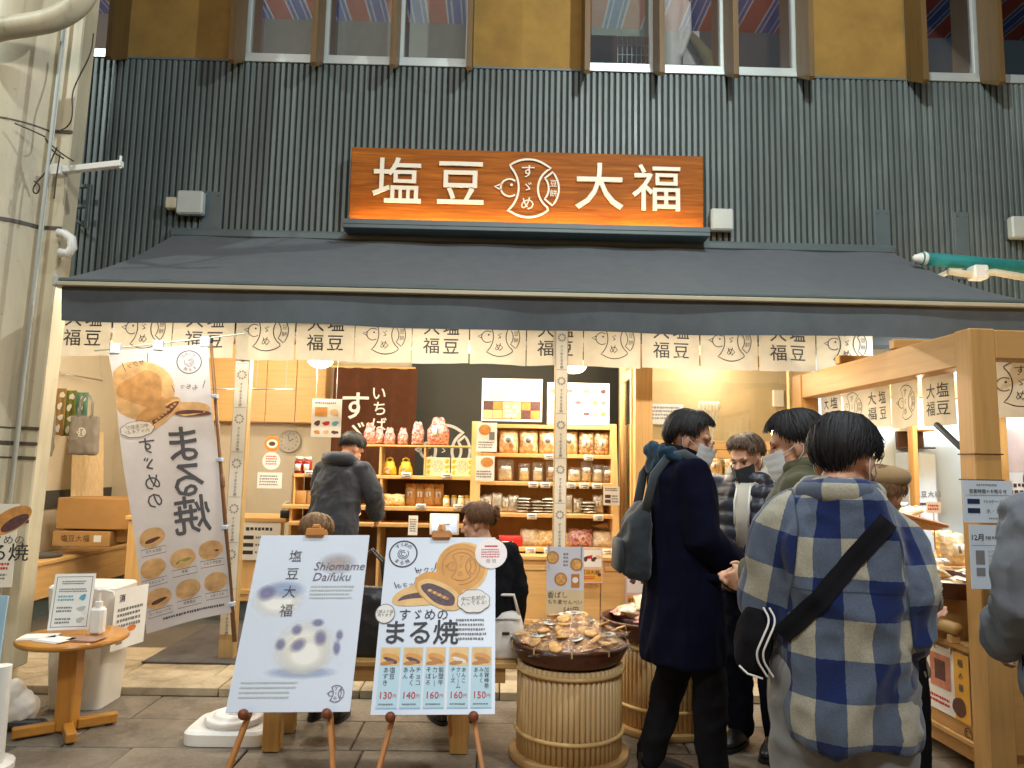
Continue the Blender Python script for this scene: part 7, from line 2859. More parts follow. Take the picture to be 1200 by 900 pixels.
def person(label, loc, rz, H, spec):
    s = H / 1.72
    t = thing('person', label, 'person', loc, rz)
    lift = spec.get('drop', 0.0)
    lean = spec.get('lean', (0, 0))           # forward, sideways lean of the shoulders in metres

    def Z(p):
        x, y, z = p
        k = max(0, (z - .9)) / .5
        return Vector((x + lean[1] * k, y + lean[0] * k, z)) * s + Vector((0, 0, lift))
    arms = spec.get('arms', {})
    dflt = {'R': [(.175, 0, 1.375), (.225, -.03, 1.11), (.24, .06, .88)], 'L': [(-.175, 0, 1.375), (-.225, -.03, 1.11), (-.24, .06, .88)]}
    legs = spec.get('legs', {'R': [(.09, 0, .90), (.095, .02, .49), (.10, -.02, .09)], 'L': [(-.09, 0, .90), (-.095, .02, .49), (-.10, -.02, .09)]})
    A = {k: [Z(p) for p in arms.get(k, dflt[k])] for k in ('R', 'L')}
    G = {k: [Vector(p) * s + Vector((0, 0, lift)) for p in legs[k]] for k in ('R', 'L')}
    neck = Z((0, -.005, 1.425))
    Mh = Hm(neck, spec.get('head', (0, 0, 0)), s)
    # ---- body: one continuous surface
    mb = MB()
    mb.merge(head_mb(), Mh)
    hb_ = Mh @ Vector((0, -.018, -.06))
    mb.limb([neck - Vector((0, .01, .03 * s)), neck.lerp(hb_, .5), hb_], [.060 * s, .054 * s, .052 * s], 14)
    tr_ = []
    for (z, rx, ry) in ((.86, .14, .09), (.95, .14, .09), (1.08, .125, .085), (1.22, .145, .095), (1.34, .155, .09), (1.41, .12, .07), (1.44, .06, .05)):
        c = Z((0, 0, z))
        tr_.append((c, rx * s, ry * s))
    mb.loft(tr_, 20, 2.2)
    for k in ('R', 'L'):
        a = A[k]
        mb.limb([Z((0.10 if k == 'R' else -.10, 0, 1.37)), a[0], a[1], a[2]], [.05 * s, .052 * s, .038 * s, .026 * s], 12)
        sd = 1 if k == 'R' else -1
        hd = spec.get('hands', {}).get(k)
        d_ = (a[2] - a[1]).normalized()
        if hd:
            hand(mb, a[2], hd[0], hd[1], hd[2], sd, s)
        else:
            hand(mb, a[2], d_, (-sd, .1, 0), .35, sd, s)
        g_ = G[k]
        mb.limb(g_, [.075 * s, .055 * s, .038 * s], 12)
    body = link(remesh(mb, spec.get('voxel', .0085), 2), 'body', M_skin, t, smooth=True, world=False)
    # ---- trousers and shoes
    tm_ = MB()
    pr = spec.get('leg_r', (.098, .082, .066))
    for k in ('R', 'L'):
        g_ = G[k]
        tm_.limb([g_[0] + Vector((0, 0, .03)), g_[0].lerp(g_[1], .45), g_[1], g_[1].lerp(g_[2], .5), g_[2] - (g_[2] - g_[1]).normalized() * -.0], [pr[0] * s, (pr[0] * .95) * s, pr[1] * s, (pr[1] + pr[2]) / 2 * s, pr[2] * s], 14)
    pc = (G['R'][0] + G['L'][0]) / 2
    tm_.ell(pc + Vector((0, -.01, .04)), (spec.get('pelvis', .165) * s, .115 * s, .12 * s), 18, 12)
    link(folds(remesh(tm_, .014, 2), .008 * s, (8, 8, 9), spec.get('seed', 1) * 3.1), 'trousers', spec['trousers'], t, smooth=True, world=False)
    for k in ('R', 'L'):
        an, kn = G[k][2], G[k][1]
        fd = Vector(spec.get('toe', {}).get(k, (0, 1, 0))).normalized()
        b = Vector((an.x, an.y, lift))
        sm = MB()
        F_ = frame(b, fd.cross(Vector((0, 0, 1))), fd)     # x right, y forward, z up
        sm.merge(MB().loft([((0, .07 * s, .022), .046 * s, .135 * s), ((0, .07 * s, .05), .046 * s, .13 * s), ((0, .045 * s, .075), .040 * s, .10 * s), ((0, .0, .10), .040 * s, .055 * s), ((0, -.005, .13), .042 * s, .05 * s)], 20, 2.4), F_)
        link(remesh(sm, .009, 2), 'shoe', spec.get('shoe', M_shoe), t, smooth=True, world=False)
        so = MB().merge(MB().loft([((0, .07 * s, .001), .049 * s, .14 * s), ((0, .07 * s, .022), .050 * s, .142 * s)], 20, 2.4), F_)
        so.build('sole', spec.get('sole', M_shoe), t, world=False)
    # ---- coat or jacket
    tp = spec['top']
    jm = MB()
    rings = []
    for (z, rx, ry, yo) in tp['rings']:
        c = Z((0, yo, z))
        rings.append((c, rx * s, ry * s))
    jm.loft(rings, 28, tp.get('power', 2.4))
    sr = tp.get('sleeve', (.085, .072, .056))
    for k in ('R', 'L'):
        a = A[k]
        sd = 1 if k == 'R' else -1
        inn = Z((.09 * sd, 0, 1.36))
        jm.limb([inn, a[0] + Vector((0, 0, -.02 * s)), a[0].lerp(a[1], .5), a[1], a[1].lerp(a[2], .5), a[2] - (a[2] - a[1]).normalized() * .02], [.07 * s, sr[0] * .92 * s, (sr[0] + sr[1]) / 2 * s, sr[1] * s, (sr[1] + sr[2]) / 2 * s, sr[2] * s], 16)
    me = remesh(jm, tp.get('voxel', .012), 4)
    me = folds(me, tp.get('fold', .007) * 1.5 * s, tp.get('fscale', (9, 9, 6)), spec.get('seed', 1) * 5.7)
    if tp.get('quilt'):
        n = len(me.vertices)
        co = np.empty(n * 3); no = np.empty(n * 3)
        me.vertices.foreach_get('co', co); me.vertices.foreach_get('normal', no)
        co = co.reshape(-1, 3); no = no.reshape(-1, 3)
        q = np.abs(np.sin(co[:, 2] * PI / tp['quilt'])) ** .6
        co = co + no * (q * .014 - .007)[:, None]
        me.vertices.foreach_set('co', co.ravel()); me.update()
    jk = link(me, tp.get('name', 'jacket'), tp['mat'], t, smooth=True, world=False)
    if tp.get('plaid'):                # two layouts: body and sleeve, parted along a clean armhole seam
        n = len(me.vertices)
        co = np.empty(n * 3); me.vertices.foreach_get('co', co); co = co.reshape(-1, 3)
        uvb = np.stack([np.arctan2(co[:, 0] - lean[1] * s * .5, -co[:, 1]) * .20 + .02, co[:, 2] + .02], 1)
        uvs_ = np.zeros((n, 2))
        best = np.full(n, 9.0)
        for k in ('R', 'L'):
            a = [np.array(x) for x in A[k]]
            acc = 0.0
            sd = 1 if k == 'R' else -1
            for (p, q) in ((a[0], a[1]), (a[1], a[2])):
                d = q - p
                L_ = np.linalg.norm(d)
                u = d / L_
                rel = co - p
                tt = rel @ u
                per = rel - np.clip(tt, 0, L_)[:, None] * u
                dist = np.linalg.norm(per, axis=1)
                ok = (sd * co[:, 0] > 0) & (dist < best)
                e1_ = np.array([0, 1.0, 0]) - u * u[1]
                e1_ /= np.linalg.norm(e1_)
                e2_ = np.cross(u, e1_)
                an = np.arctan2(per @ e2_, per @ e1_)
                an = np.where(an < -1.2, an + 2 * PI, an)
                uvs_[ok] = np.stack([an * .085 + .05, 1.43 * s - acc - tt], 1)[ok]
                best[ok] = dist[ok]
                acc += L_
        ax_ = np.abs(co[:, 0])
        seam = np.minimum(ax_ - (.122 + .03 * np.clip((1.33 * s - co[:, 2]) / .25, 0, 1)) * s, (co[:, 2] - .93 * s))
        at_ = me.attributes.new('seam', 'FLOAT', 'POINT')
        at_.data.foreach_set('value', seam.astype(np.float32))
        li = np.empty(len(me.loops), int)
        me.loops.foreach_get('vertex_index', li)
        for nm_, arr in (('UVMap', uvb), ('Sleeve', uvs_)):
            me.uv_layers.new(name=nm_).data.foreach_set('uv', arr[li].ravel())
    # ---- hair, eyes, brows, mask
    if spec.get('hair'):
        hm = MB().merge(hair_mesh(spec['hair'], spec.get('seed', 1)), Mh)
        hm.build('hair', spec['hair']['mat'], t, smooth=True, world=False)
    if spec.get('face', True):
        for sd in (-1, 1):
            e = MB().merge(MB().ell((sd * .031, .0765, .010), (.0125, .008, .0045), 12, 8), Mh)
            e.build('eye', M_eye, t, smooth=True, world=False)
            e = MB().merge(MB().limb([(sd * .016, .084, .030), (sd * .034, .079, .034), (sd * .050, .064, .030)], [.0035, .0045, .002], 8), Mh)
            e.build('eyebrow', spec['hair']['mat'] if spec.get('hair') else H_black, t, smooth=True, world=False)
    if spec.get('mask'):
        MB().merge(mask_mb(spec.get('mask_kind', 'pleat')), Mh).build('mask', spec['mask'], t, smooth=True, world=False)
    t['_s'] = s
    return t, Mh, A, G, jk, Z


def smooth_pts(pts, k=3):
    for _ in range(k):
        q = [pts[0]]
        for a, b in zip(pts[:-1], pts[1:]):
            q += [a * .75 + b * .25, a * .25 + b * .75]
        pts = q + [pts[-1]]
    return pts


def part(t, name, mb, mat, smooth=True, angle=None):
    return mb.build(name, mat, t, smooth, False, angle)


def surf(me, x, z, side=-1, y0=1.0):
    bv = SURF.setdefault(me.name, BVHTree.FromPolygons([v.co for v in me.vertices], [p.vertices for p in me.polygons]))
    hit = bv.ray_cast(Vector((x, side * y0, z)), Vector((0, -side, 0)))
    return hit[0].y if hit[0] is not None else None


SURF = {}


def strap(t, me, pts, w, mat, side=-1, name='strap', off=.006):
    """a flat band laid over the garment between x,z points"""
    L_, R_ = [], []
    P2 = []
    for i in range(len(pts) - 1):
        for k in range(10):
            P2.append((pts[i][0] + (pts[i + 1][0] - pts[i][0]) * k / 10, pts[i][1] + (pts[i + 1][1] - pts[i][1]) * k / 10))
    P2.append(pts[-1])
    last = 0
    rows = []
    for i, (x, z) in enumerate(P2):
        a = P2[max(0, i - 1)]
        b = P2[min(len(P2) - 1, i + 1)]
        d = Vector((b[0] - a[0], b[1] - a[1])).normalized()
        nx_, nz_ = -d.y * w / 2, d.x * w / 2
        row = []
        for q in (-1, 0, 1):
            y = surf(me, x + q * nx_, z + q * nz_, side)
            last = y if y is not None else last
            row.append((x + q * nx_, last + side * off, z + q * nz_))
        ym = max(r[1] * side for r in row) * side
        rows.append([(r[0], r[1] * .3 + ym * .7, r[2]) for r in row])
    mb = MB()
    vs = [p for r in rows for p in r] + [(p[0], p[1] - side * .008, p[2]) for r in rows for p in r]
    n = len(rows)
    fs = []
    for i in range(n - 1):
        for q in (0, 1):
            a = i * 3 + q
            fs.append((a, a + 1, a + 4, a + 3))
            fs.append((3 * n + a, 3 * n + a + 3, 3 * n + a + 4, 3 * n + a + 1))
        for q in (0, 2):
            a = i * 3 + q
            fs.append((a, a + 3, 3 * n + a + 3, 3 * n + a))
    mb.add(vs, fs)
    return part(t, name, mb, mat)


M_navy = plain('navy_wool', S('#0d0f22'), .95, .2, 9, .4, 500, spec=.1, bdist=.001)
M_blk = plain('black_cloth', (.010, .010, .012), .95, .2, 9, .3, 500, spec=.08, bdist=.001)
M_jeans = plain('dark_jeans', S('#11141f'), .9, .25, 9, .3, 500, spec=.1, bdist=.001)
M_greytr = fabric('grey_trousers', S('#7d7c7a'), .9, .08, 600, .3)
M_beige = fabric('beige_trousers', S('#8d8163'), .9, .1, 600, .3)
M_olive = fabric('olive_jacket', S('#4b4a33'), .85, .12, 500, .3)
M_dkgrey = fabric('charcoal_jacket', S('#30353f'), .8, .15, 400, .3)
M_greyj = fabric('grey_jacket', S('#71777e'), .9, .1, 500, .3)
M_puff = plain('dark_puffer_nylon', S('#2a2c36'), .38, .12, 12, .3, 60, bdist=.004)
M_hoodie = fabric('pale_hoodie', S('#b5b0a4'), .9, .06, 500, .3)
M_teal_h = fabric('teal_hood', S('#143548'), .9, .15, 400, .3)
M_bpack = fabric('grey_backpack', S('#2b3136'), .8, .12, 500, .4)
M_bpstrap = fabric('strap_grey', S('#4b555d'), .8, .1, 500, .4)

STD = [(.80, .20, .14, 0), (.90, .20, .145, 0), (1.02, .185, .135, 0), (1.15, .19, .135, 0), (1.28, .205, .13, 0), (1.36, .19, .115, -.005), (1.41, .13, .09, -.01), (1.45, .075, .07, -.01)]

# ---- 1: man in the long navy coat
PY = 3.68
c = at(806, 880, PY)
coat = [(.55, .215, .175, .0), (.66, .215, .175, 0), (.80, .205, .16, 0), (.95, .195, .15, 0), (1.10, .19, .145, 0), (1.24, .205, .14, -.005), (1.35, .195, .125, -.01), (1.41, .13, .095, -.01), (1.46, .085, .08, -.005)]
z_top = at(808, 476, PY).z + .045
H1 = z_top + .0
t1, Mh1, A1, G1, jk1, Z1 = person('man in a long navy coat and white mask with a grey backpack, holding a phone', (c.x - .025, PY, 0), R(-88), H1, dict(
    seed=1, voxel=.0062, trousers=M_blk, leg_r=(.095, .075, .062),
    top=dict(rings=coat, mat=M_navy, name='coat', sleeve=(.082, .072, .058), fold=.008, fscale=(7, 7, 3)),
    arms={'R': [(.185, 0, 1.39), (.225, .03, 1.10), (.11, .25, .93)], 'L': [(-.185, 0, 1.39), (-.225, .05, 1.10), (-.05, .27, .90)]},
    hands={'R': ((-.25, .85, -.35), (-.6, -.2, .5), .45), 'L': ((.35, .8, -.45), (.3, -.1, .95), .5)},
    legs={'R': [(.09, 0, .90), (.10, .09, .49), (.10, .10, .09)], 'L': [(-.09, 0, .90), (-.09, -.01, .49), (-.10, -.12, .09)]},
    head=(.26, -.38, 0), hair=dict(front=60, side=98, back=134, mat=H_black, n=460), mask=M_maskw))
ph = A1['R'][2] + Vector((-.06, .085, -.01))
tph = MB().bbox((-.036, -.004, -.075), (.036, .004, .075), .006, Matrix.Translation((0, 0, 0)) @ Matrix.Rotation(-1.0, 4, 'X'))
pho = thing('phone', 'dark phone with a lit screen held by the man in the navy coat', 'phone', t1.matrix_basis @ ph)
pho.rotation_euler = (0, 0, R(-88))
MB_ = tph.build('case', M_black, pho, world=False)
MB().box((-.032, -.0052, -.07), (.032, -.0042, .07), Matrix.Rotation(-1.0, 4, 'X')).build('screen', glow('phone_screen', (.55, .62, .75), .5), pho, world=False)
for sd in (-1, 1):
    part(t1, 'pocket_flap', MB().merge(MB().bbox((-.075, -.006, -.018), (.075, .006, .018), .005), Matrix.Translation(Z1((sd * .19, .045, .93))) @ Matrix.Rotation(sd * 1.25, 4, 'Z') @ Matrix.Rotation(.05, 4, 'X')), M_navy)
# scarf-like black collar, teal hood, glasses, backpack
part(t1, 'collar', MB().limb([Z1((-.06, .035, 1.44)), Z1((-.075, -.03, 1.455)), Z1((0, -.075, 1.47)), Z1((.075, -.03, 1.455)), Z1((.06, .035, 1.44)), Z1((0, .07, 1.43)), Z1((-.06, .035, 1.44))], [.042] * 7, 12), M_blk)
hd = MB()
hd.ell(Z1((0, -.10, 1.41)), (.11, .06, .065), 20, 12)
hd.limb([Z1((-.10, -.02, 1.43)), Z1((-.10, -.10, 1.46)), Z1((0, -.14, 1.475)), Z1((.10, -.10, 1.46)), Z1((.10, -.02, 1.43))], [.028, .034, .036, .034, .028], 10)
link(folds(remesh(hd, .011, 3), .010, (16, 16, 16), 5), 'hood', M_teal_h, t1, smooth=True, world=False)
gl = MB()
for sd in (-1, 1):
    gl.tube([(sd * .033 + .021 * math.cos(2 * PI * k / 16), .102, .008 + .017 * math.sin(2 * PI * k / 16)) for k in range(17)], .0016, 5)
    gl.tube([(sd * .054, .100, .010), (sd * .074, .06, .010), (sd * .078, -.01, .012)], .0014, 5)
gl.tube([(-.012, .104, .010), (.012, .104, .010)], .0014, 5)
part(t1, 'glasses', MB().merge(gl, Mh1), M_steel)
bpk = MB()
bpk.loft([(Z1((0, -.215, .90)), .12, .045), (Z1((0, -.225, .93)), .135, .07), (Z1((0, -.22, 1.05)), .13, .07), (Z1((0, -.20, 1.17)), .11, .05), (Z1((0, -.175, 1.23)), .08, .025)], 28, 3.2)
link(folds(remesh(bpk, .011, 3), .010, (9, 9, 7), 3), 'backpack', M_bpack, t1, smooth=True, world=False)
for sd in (-1, 1):
    part(t1, 'backpack_strap', MB().tube([Z1((sd * .09, -.185, 1.20)), Z1((sd * .11, -.15, 1.36)), Z1((sd * .115, -.09, 1.44)), Z1((sd * .122, -.02, 1.455)), Z1((sd * .128, .05, 1.415))], .023, 8, True, .25), M_bpstrap)
part(t1, 'backpack_pocket', MB().merge(MB().bbox((-.10, -.012, -.08), (.10, .012, .08), .012), Matrix.Translation(Z1((0, -.292, 1.0))) @ Matrix.Rotation(-.05, 4, 'X')), M_bpack)

# ---- 2: young man with brown hair and black mask
PY = 4.18
c = at(868, 872, PY)
z_top = at(872, 507, PY).z + .045
puff = [(.82, .195, .15, 0), (.86, .21, .165, 0), (.98, .21, .165, 0), (1.12, .215, .165, 0), (1.26, .22, .155, 0), (1.36, .195, .13, 0), (1.42, .14, .11, 0), (1.46, .10, .10, 0)]
t2, Mh2, A2, G2, jk2, Z2 = person('young man with brown hair and black mask in a dark puffer jacket', (c.x + .09, PY, 0), R(140), z_top, dict(
    seed=2, voxel=.0068, trousers=M_jeans, top=dict(rings=puff, mat=M_puff, sleeve=(.095, .085, .068), quilt=.075, fold=.006),
    arms={'R': [(.19, 0, 1.385), (.25, .06, 1.12), (.08, .25, 1.02)], 'L': [(-.19, 0, 1.385), (-.25, .04, 1.12), (-.10, .24, .98)]},
    head=(.32, -.15, .06), hair=dict(front=58, side=84, back=112, mat=H_brown, n=420, puff=1.5, swirl=.25), mask=M_maskb, mask_kind='fit'))
part(t2, 'hood', MB().limb([Z2((-.05, .09, 1.40)), Z2((-.10, .02, 1.455)), Z2((-.085, -.07, 1.48)), Z2((0, -.11, 1.49)), Z2((.085, -.07, 1.48)), Z2((.10, .02, 1.455)), Z2((.05, .09, 1.40))], [.035, .045, .05, .055, .05, .045, .035], 12), M_hoodie)
for sd in (-1, 1):
    part(t2, 'drawstring', MB().tube([Z2((sd * .035, .125, 1.40)), Z2((sd * .04, .165, 1.30)), Z2((sd * .038, .172, 1.18))], .005, 6), M_paper)
hz = MB()
hz.loft([(Z2((0, .145, 1.05)), .035, .035), (Z2((0, .145, 1.25)), .045, .035), (Z2((0, .10, 1.40)), .06, .035)], 14, 3)
part(t2, 'hoodie_front', hz, M_hoodie)

# ---- 3: man in the olive jacket
PY = 2.92
c = at(925, 800, PY)
z_top = at(930, 476, PY).z + .045
t3, Mh3, A3, G3, jk3, Z3 = person('black haired man in an olive green jacket and white mask, turned to the left', (c.x + .09, PY, 0), R(62), z_top, dict(
    seed=3, voxel=.0075, trousers=M_jeans, top=dict(rings=[(.80, .205, .155, 0), (.90, .21, .16, 0), (1.05, .205, .15, 0), (1.2, .215, .15, 0), (1.32, .21, .135, -.005), (1.40, .14, .10, -.01), (1.46, .09, .085, -.01)], mat=M_olive, fold=.009),
    arms={'R': [(.175, 0, 1.375), (.215, .03, 1.12), (.08, .22, 1.04)], 'L': [(-.175, 0, 1.375), (-.22, .02, 1.12), (-.10, .20, 1.04)]},
    head=(.22, .12, 0), hair=dict(front=66, side=100, back=138, mat=H_black, n=460), mask=M_maskw))
part(t3, 'collar', MB().limb([Z3((-.08, .05, 1.44)), Z3((-.09, -.03, 1.455)), Z3((0, -.085, 1.475)), Z3((.09, -.03, 1.455)), Z3((.08, .05, 1.44))], [.03, .036, .038, .036, .03], 12), M_olive)
strap(t3, jk3.data, [(-.13 * 1.0, 1.44), (-.02, 1.28), (.12, 1.05)], .04, M_blk, -1, 'shoulder_strap')

# ---- 4: man in the plaid jacket, from behind
m_, nt_, b__, out_ = new_mat('blue_plaid_wool')
uvn = nt_.nodes.new('ShaderNodeUVMap')
uvn.uv_map = 'UVMap'
sep_ = nt_.nodes.new('ShaderNodeSeparateXYZ')
nzv = noise(nt_, coords(nt_), 60, 3)
uv2 = nt_.nodes.new('ShaderNodeUVMap')
uv2.uv_map = 'Sleeve'
sea = nt_.nodes.new('ShaderNodeAttribute')
sea.attribute_name = 'seam'
gt0 = nt_.nodes.new('ShaderNodeMath'); gt0.operation = 'GREATER_THAN'; gt0.inputs[1].default_value = 0.0
nt_.links.new(sea.outputs['Fac'], gt0.inputs[0])
mvx = nt_.nodes.new('ShaderNodeMix'); mvx.data_type = 'VECTOR'
nt_.links.new(gt0.outputs[0], mvx.inputs[0]); nt_.links.new(uvn.outputs[0], mvx.inputs[4]); nt_.links.new(uv2.outputs[0], mvx.inputs[5])
nt_.links.new(mvx.outputs[1], sep_.inputs[0])
bits = []
for ax, cell, ph_ in (('X', .088, .022), ('Y', .104, .03)):
    a = nt_.nodes.new('ShaderNodeMath'); a.operation = 'MULTIPLY_ADD'
    a.inputs[1].default_value = .5 / cell; a.inputs[2].default_value = 20 + ph_
    nt_.links.new(sep_.outputs[ax], a.inputs[0])
    j_ = nt_.nodes.new('ShaderNodeMath'); j_.operation = 'MULTIPLY_ADD'; j_.inputs[1].default_value = .03
    nt_.links.new(nzv, j_.inputs[0]); nt_.links.new(a.outputs[0], j_.inputs[2])
    f_ = nt_.nodes.new('ShaderNodeMath'); f_.operation = 'FRACT'
    nt_.links.new(j_.outputs[0], f_.inputs[0])
    g_ = nt_.nodes.new('ShaderNodeMath'); g_.operation = 'GREATER_THAN'; g_.inputs[1].default_value = .5
    nt_.links.new(f_.outputs[0], g_.inputs[0])
    bits.append(g_)
ad = nt_.nodes.new('ShaderNodeMath'); ad.operation = 'ADD'
nt_.links.new(bits[0].outputs[0], ad.inputs[0]); nt_.links.new(bits[1].outputs[0], ad.inputs[1])
ha = nt_.nodes.new('ShaderNodeMath'); ha.operation = 'MULTIPLY'; ha.inputs[1].default_value = .5
nt_.links.new(ad.outputs[0], ha.inputs[0])
pc_ = ramp(nt_, ha.outputs[0], [(0, S('#aaa593')), (.3, S('#5a6577')), (.8, S('#1c2a58'))])
pc_.node.color_ramp.interpolation = 'CONSTANT'
vn = ramp(nt_, noise(nt_, coords(nt_), 240, 4), [(.25, (.72,) * 3), (.75, (1.15,) * 3)])
mxc = nt_.nodes.new('ShaderNodeMix'); mxc.data_type = 'RGBA'; mxc.blend_type = 'MULTIPLY'; mxc.inputs[0].default_value = 1
nt_.links.new(pc_, mxc.inputs[6]); nt_.links.new(vn, mxc.inputs[7])
ab_ = nt_.nodes.new('ShaderNodeMath'); ab_.operation = 'ABSOLUTE'
nt_.links.new(sea.outputs['Fac'], ab_.inputs[0])
oc_ = nt_.nodes.new('ShaderNodeTexCoord'); os_ = nt_.nodes.new('ShaderNodeSeparateXYZ')
nt_.links.new(oc_.outputs['Object'], os_.inputs[0])
yo_ = nt_.nodes.new('ShaderNodeMath'); yo_.operation = 'SUBTRACT'; yo_.inputs[1].default_value = 1.185
nt_.links.new(os_.outputs['Z'], yo_.inputs[0])
ya_ = nt_.nodes.new('ShaderNodeMath'); ya_.operation = 'ABSOLUTE'
nt_.links.new(yo_.outputs[0], ya_.inputs[0])
yp_ = nt_.nodes.new('ShaderNodeMath'); yp_.operation = 'MULTIPLY_ADD'; yp_.inputs[1].default_value = .1
nt_.links.new(gt0.outputs[0], yp_.inputs[0]); nt_.links.new(ya_.outputs[0], yp_.inputs[2])
mn_ = nt_.nodes.new('ShaderNodeMath'); mn_.operation = 'MINIMUM'
nt_.links.new(ab_.outputs[0], mn_.inputs[0]); nt_.links.new(yp_.outputs[0], mn_.inputs[1])
st2 = ramp(nt_, mn_.outputs[0], [(.0015, (.35,) * 3), (.004, (1, 1, 1))])
mx2 = nt_.nodes.new('ShaderNodeMix'); mx2.data_type = 'RGBA'; mx2.blend_type = 'MULTIPLY'; mx2.inputs[0].default_value = 1
nt_.links.new(mxc.outputs[2], mx2.inputs[6]); nt_.links.new(st2, mx2.inputs[7])
nt_.links.new(mx2.outputs[2], b__.inputs['Base Color'])
b__.inputs['Roughness'].default_value = .95
b__.inputs['Specular IOR Level'].default_value = .15
b__.inputs['Sheen Weight'].default_value = .25
bump(nt_, b__, noise(nt_, coords(nt_), 500, 3), .5, .002)
M_plaid = m_
PY = 2.12
c = at(985, 800, PY)
z_top = at(1000, 486, PY).z + .045
shirt = [(.765, .172, .145, .0), (.80, .176, .15, 0), (.95, .168, .145, 0), (1.10, .166, .14, 0), (1.22, .166, .136, -.005), (1.30, .155, .125, -.01), (1.365, .125, .104, -.015), (1.415, .105, .09, -.015), (1.45, .08, .075, -.01)]
t4, Mh4, A4, G4, jk4, Z4 = person('man from behind in a blue and cream plaid jacket with a black sling strap', (c.x + .005, PY, 0), R(-14), z_top + .022, dict(
    seed=4, voxel=.0070, trousers=M_greytr, leg_r=(.10, .09, .082), pelvis=.14,
    top=dict(rings=shirt, mat=M_plaid, name='plaid_jacket', sleeve=(.078, .074, .062), fold=.016, fscale=(6, 6, 4), plaid=True, voxel=.010),
    arms={'R': [(.138, 0, 1.325), (.168, -.05, 1.08), (.15, .20, 1.00)], 'L': [(-.138, 0, 1.325), (-.18, .03, 1.09), (-.14, .22, 1.02)]},
    lean=(.0, .0), head=(.42, -.62, -.05), hair=dict(front=64, side=100, back=144, mat=H_black, n=620, puff=1.15), mask=M_maskw))
col_ = MB().limb([Z4((-.075, .05, 1.425)), Z4((-.09, -.03, 1.43)), Z4((-.05, -.09, 1.435)), Z4((.05, -.09, 1.435)), Z4((.09, -.03, 1.43)), Z4((.075, .05, 1.425))], [.03, .036, .038, .038, .036, .03], 14)
cm_ = remesh(col_, .010, 2)
uv = cm_.uv_layers.new(name='UVMap')
for l in cm_.loops:
    v = cm_.vertices[l.vertex_index].co
    uv.data[l.index].uv = (math.atan2(v.x, -v.y) * .12 + .05, v.z + .08)
cm_.attributes.new('seam', 'FLOAT', 'POINT').data.foreach_set('value', [-1.0] * len(cm_.vertices))
link(cm_, 'collar', M_plaid, t4, smooth=True, world=False)
strap(t4, jk4.data, [(.10, 1.375), (-.05, 1.20), (-.17, 1.05)], .050, M_blk, -1, 'sling_strap')
pch = MB()
pch.loft([(Z4((-0.235, .02, 0.920)), .035, .06), (Z4((-0.237, .02, 0.950)), .045, .08), (Z4((-0.230, .01, 1.030)), .048, .08), (Z4((-0.215, .01, 1.100)), .035, .05)], 24, 2.6)
link(folds(remesh(pch, .010, 2), .006, (10, 10, 10), 2), 'sling_bag', M_blk, t4, smooth=True, world=False)
for dx in (0, .016):
    part(t4, 'piping', MB().tube(smooth_pts([Z4((-0.210 + dx, -.055, 1.110)), Z4((-0.193 + dx, -.072, 1.080)), Z4((-0.217 + dx, -.082, 1.030)), Z4((-0.237 + dx, -.076, 0.980)), Z4((-0.203 + dx, -.055, 0.925))]), .003, 6), M_paper)
part(t4, 'piping', MB().tube([Z4((-0.275, -.04, 0.945)), Z4((-0.255, -.06, 0.930)), Z4((-0.215, -.062, 0.920))], .003, 6), M_paper)

# ---- 5: woman with the beige beret
PY = 3.0
c = at(1050, 700, PY)
z_top = at(1040, 547, PY).z + .045
M_beret = fabric('beige_felt', S('#9c805a'), .95, .12, 400, .4)
M_fur = fabric('fluffy_beige', S('#8f8068'), .95, .25, 120, .9, .006)
t5, Mh5, A5, G5, jk5, Z5 = person('woman in a beige beret and fluffy coat mostly hidden behind the plaid jacket', (c.x - .06, PY, 0), R(-70), z_top - .0, dict(
    seed=5, voxel=.009, trousers=M_blk, top=dict(rings=[(r[0], r[1] * .86, r[2] * .86, r[3]) for r in STD], mat=M_fur, name='coat', sleeve=(.065, .058, .05), fold=.012, fscale=(16, 16, 16)),
    arms={'R': [(.14, 0, 1.35), (.15, .07, 1.12), (.06, .22, 1.08)], 'L': [(-.14, 0, 1.35), (-.15, .07, 1.12), (-.06, .22, 1.06)]},
    head=(.3, .35, 0), hair=dict(front=70, side=105, back=150, mat=H_tawny, n=300)))
bt = MB().ell((0, -.02, .085), (.115, .13, .058), 24, 14, Matrix.Rotation(.35, 3, 'X'))
part(t5, 'beret', MB().merge(bt, Mh5), M_beret)
part(t5, 'fur_collar', MB().limb([Z5((-.08, .06, 1.41)), Z5((-.10, -.03, 1.43)), Z5((0, -.11, 1.45)), Z5((.10, -.03, 1.43)), Z5((.08, .06, 1.41))], [.04, .05, .055, .05, .04], 12), M_fur)

# ---- 6: person in grey at the right edge
PY = 2.28
c = at(1236, 800, PY)
z_top = at(1222, 470, PY).z + .045
t6, Mh6, A6, G6, jk6, Z6 = person('person in a loose grey hooded jacket cut off by the right edge', (c.x + .14, PY, 0), R(-12), z_top, dict(
    seed=6, voxel=.009, trousers=M_jeans, top=dict(rings=[(r[0], r[1] * .9, r[2] * .95, r[3]) for r in STD], mat=M_greyj, sleeve=(.082, .080, .066), fold=.012),
    arms={'R': [(.155, 0, 1.35), (.20, -.02, 1.09), (.20, .10, .88)], 'L': [(-.155, 0, 1.35), (-.195, -.02, 1.08), (-.18, .16, .93)]},
    head=(.2, .1, 0), hair=dict(front=66, side=100, back=125, mat=H_black, n=260)))
hd = MB()
hd.ell(Z6((0, -.05, 1.545)), (.118, .11, .135), 20, 14)
hd.limb([Z6((-.10, .03, 1.44)), Z6((0, -.09, 1.46)), Z6((.10, .03, 1.44))], [.05, .06, .05], 12)
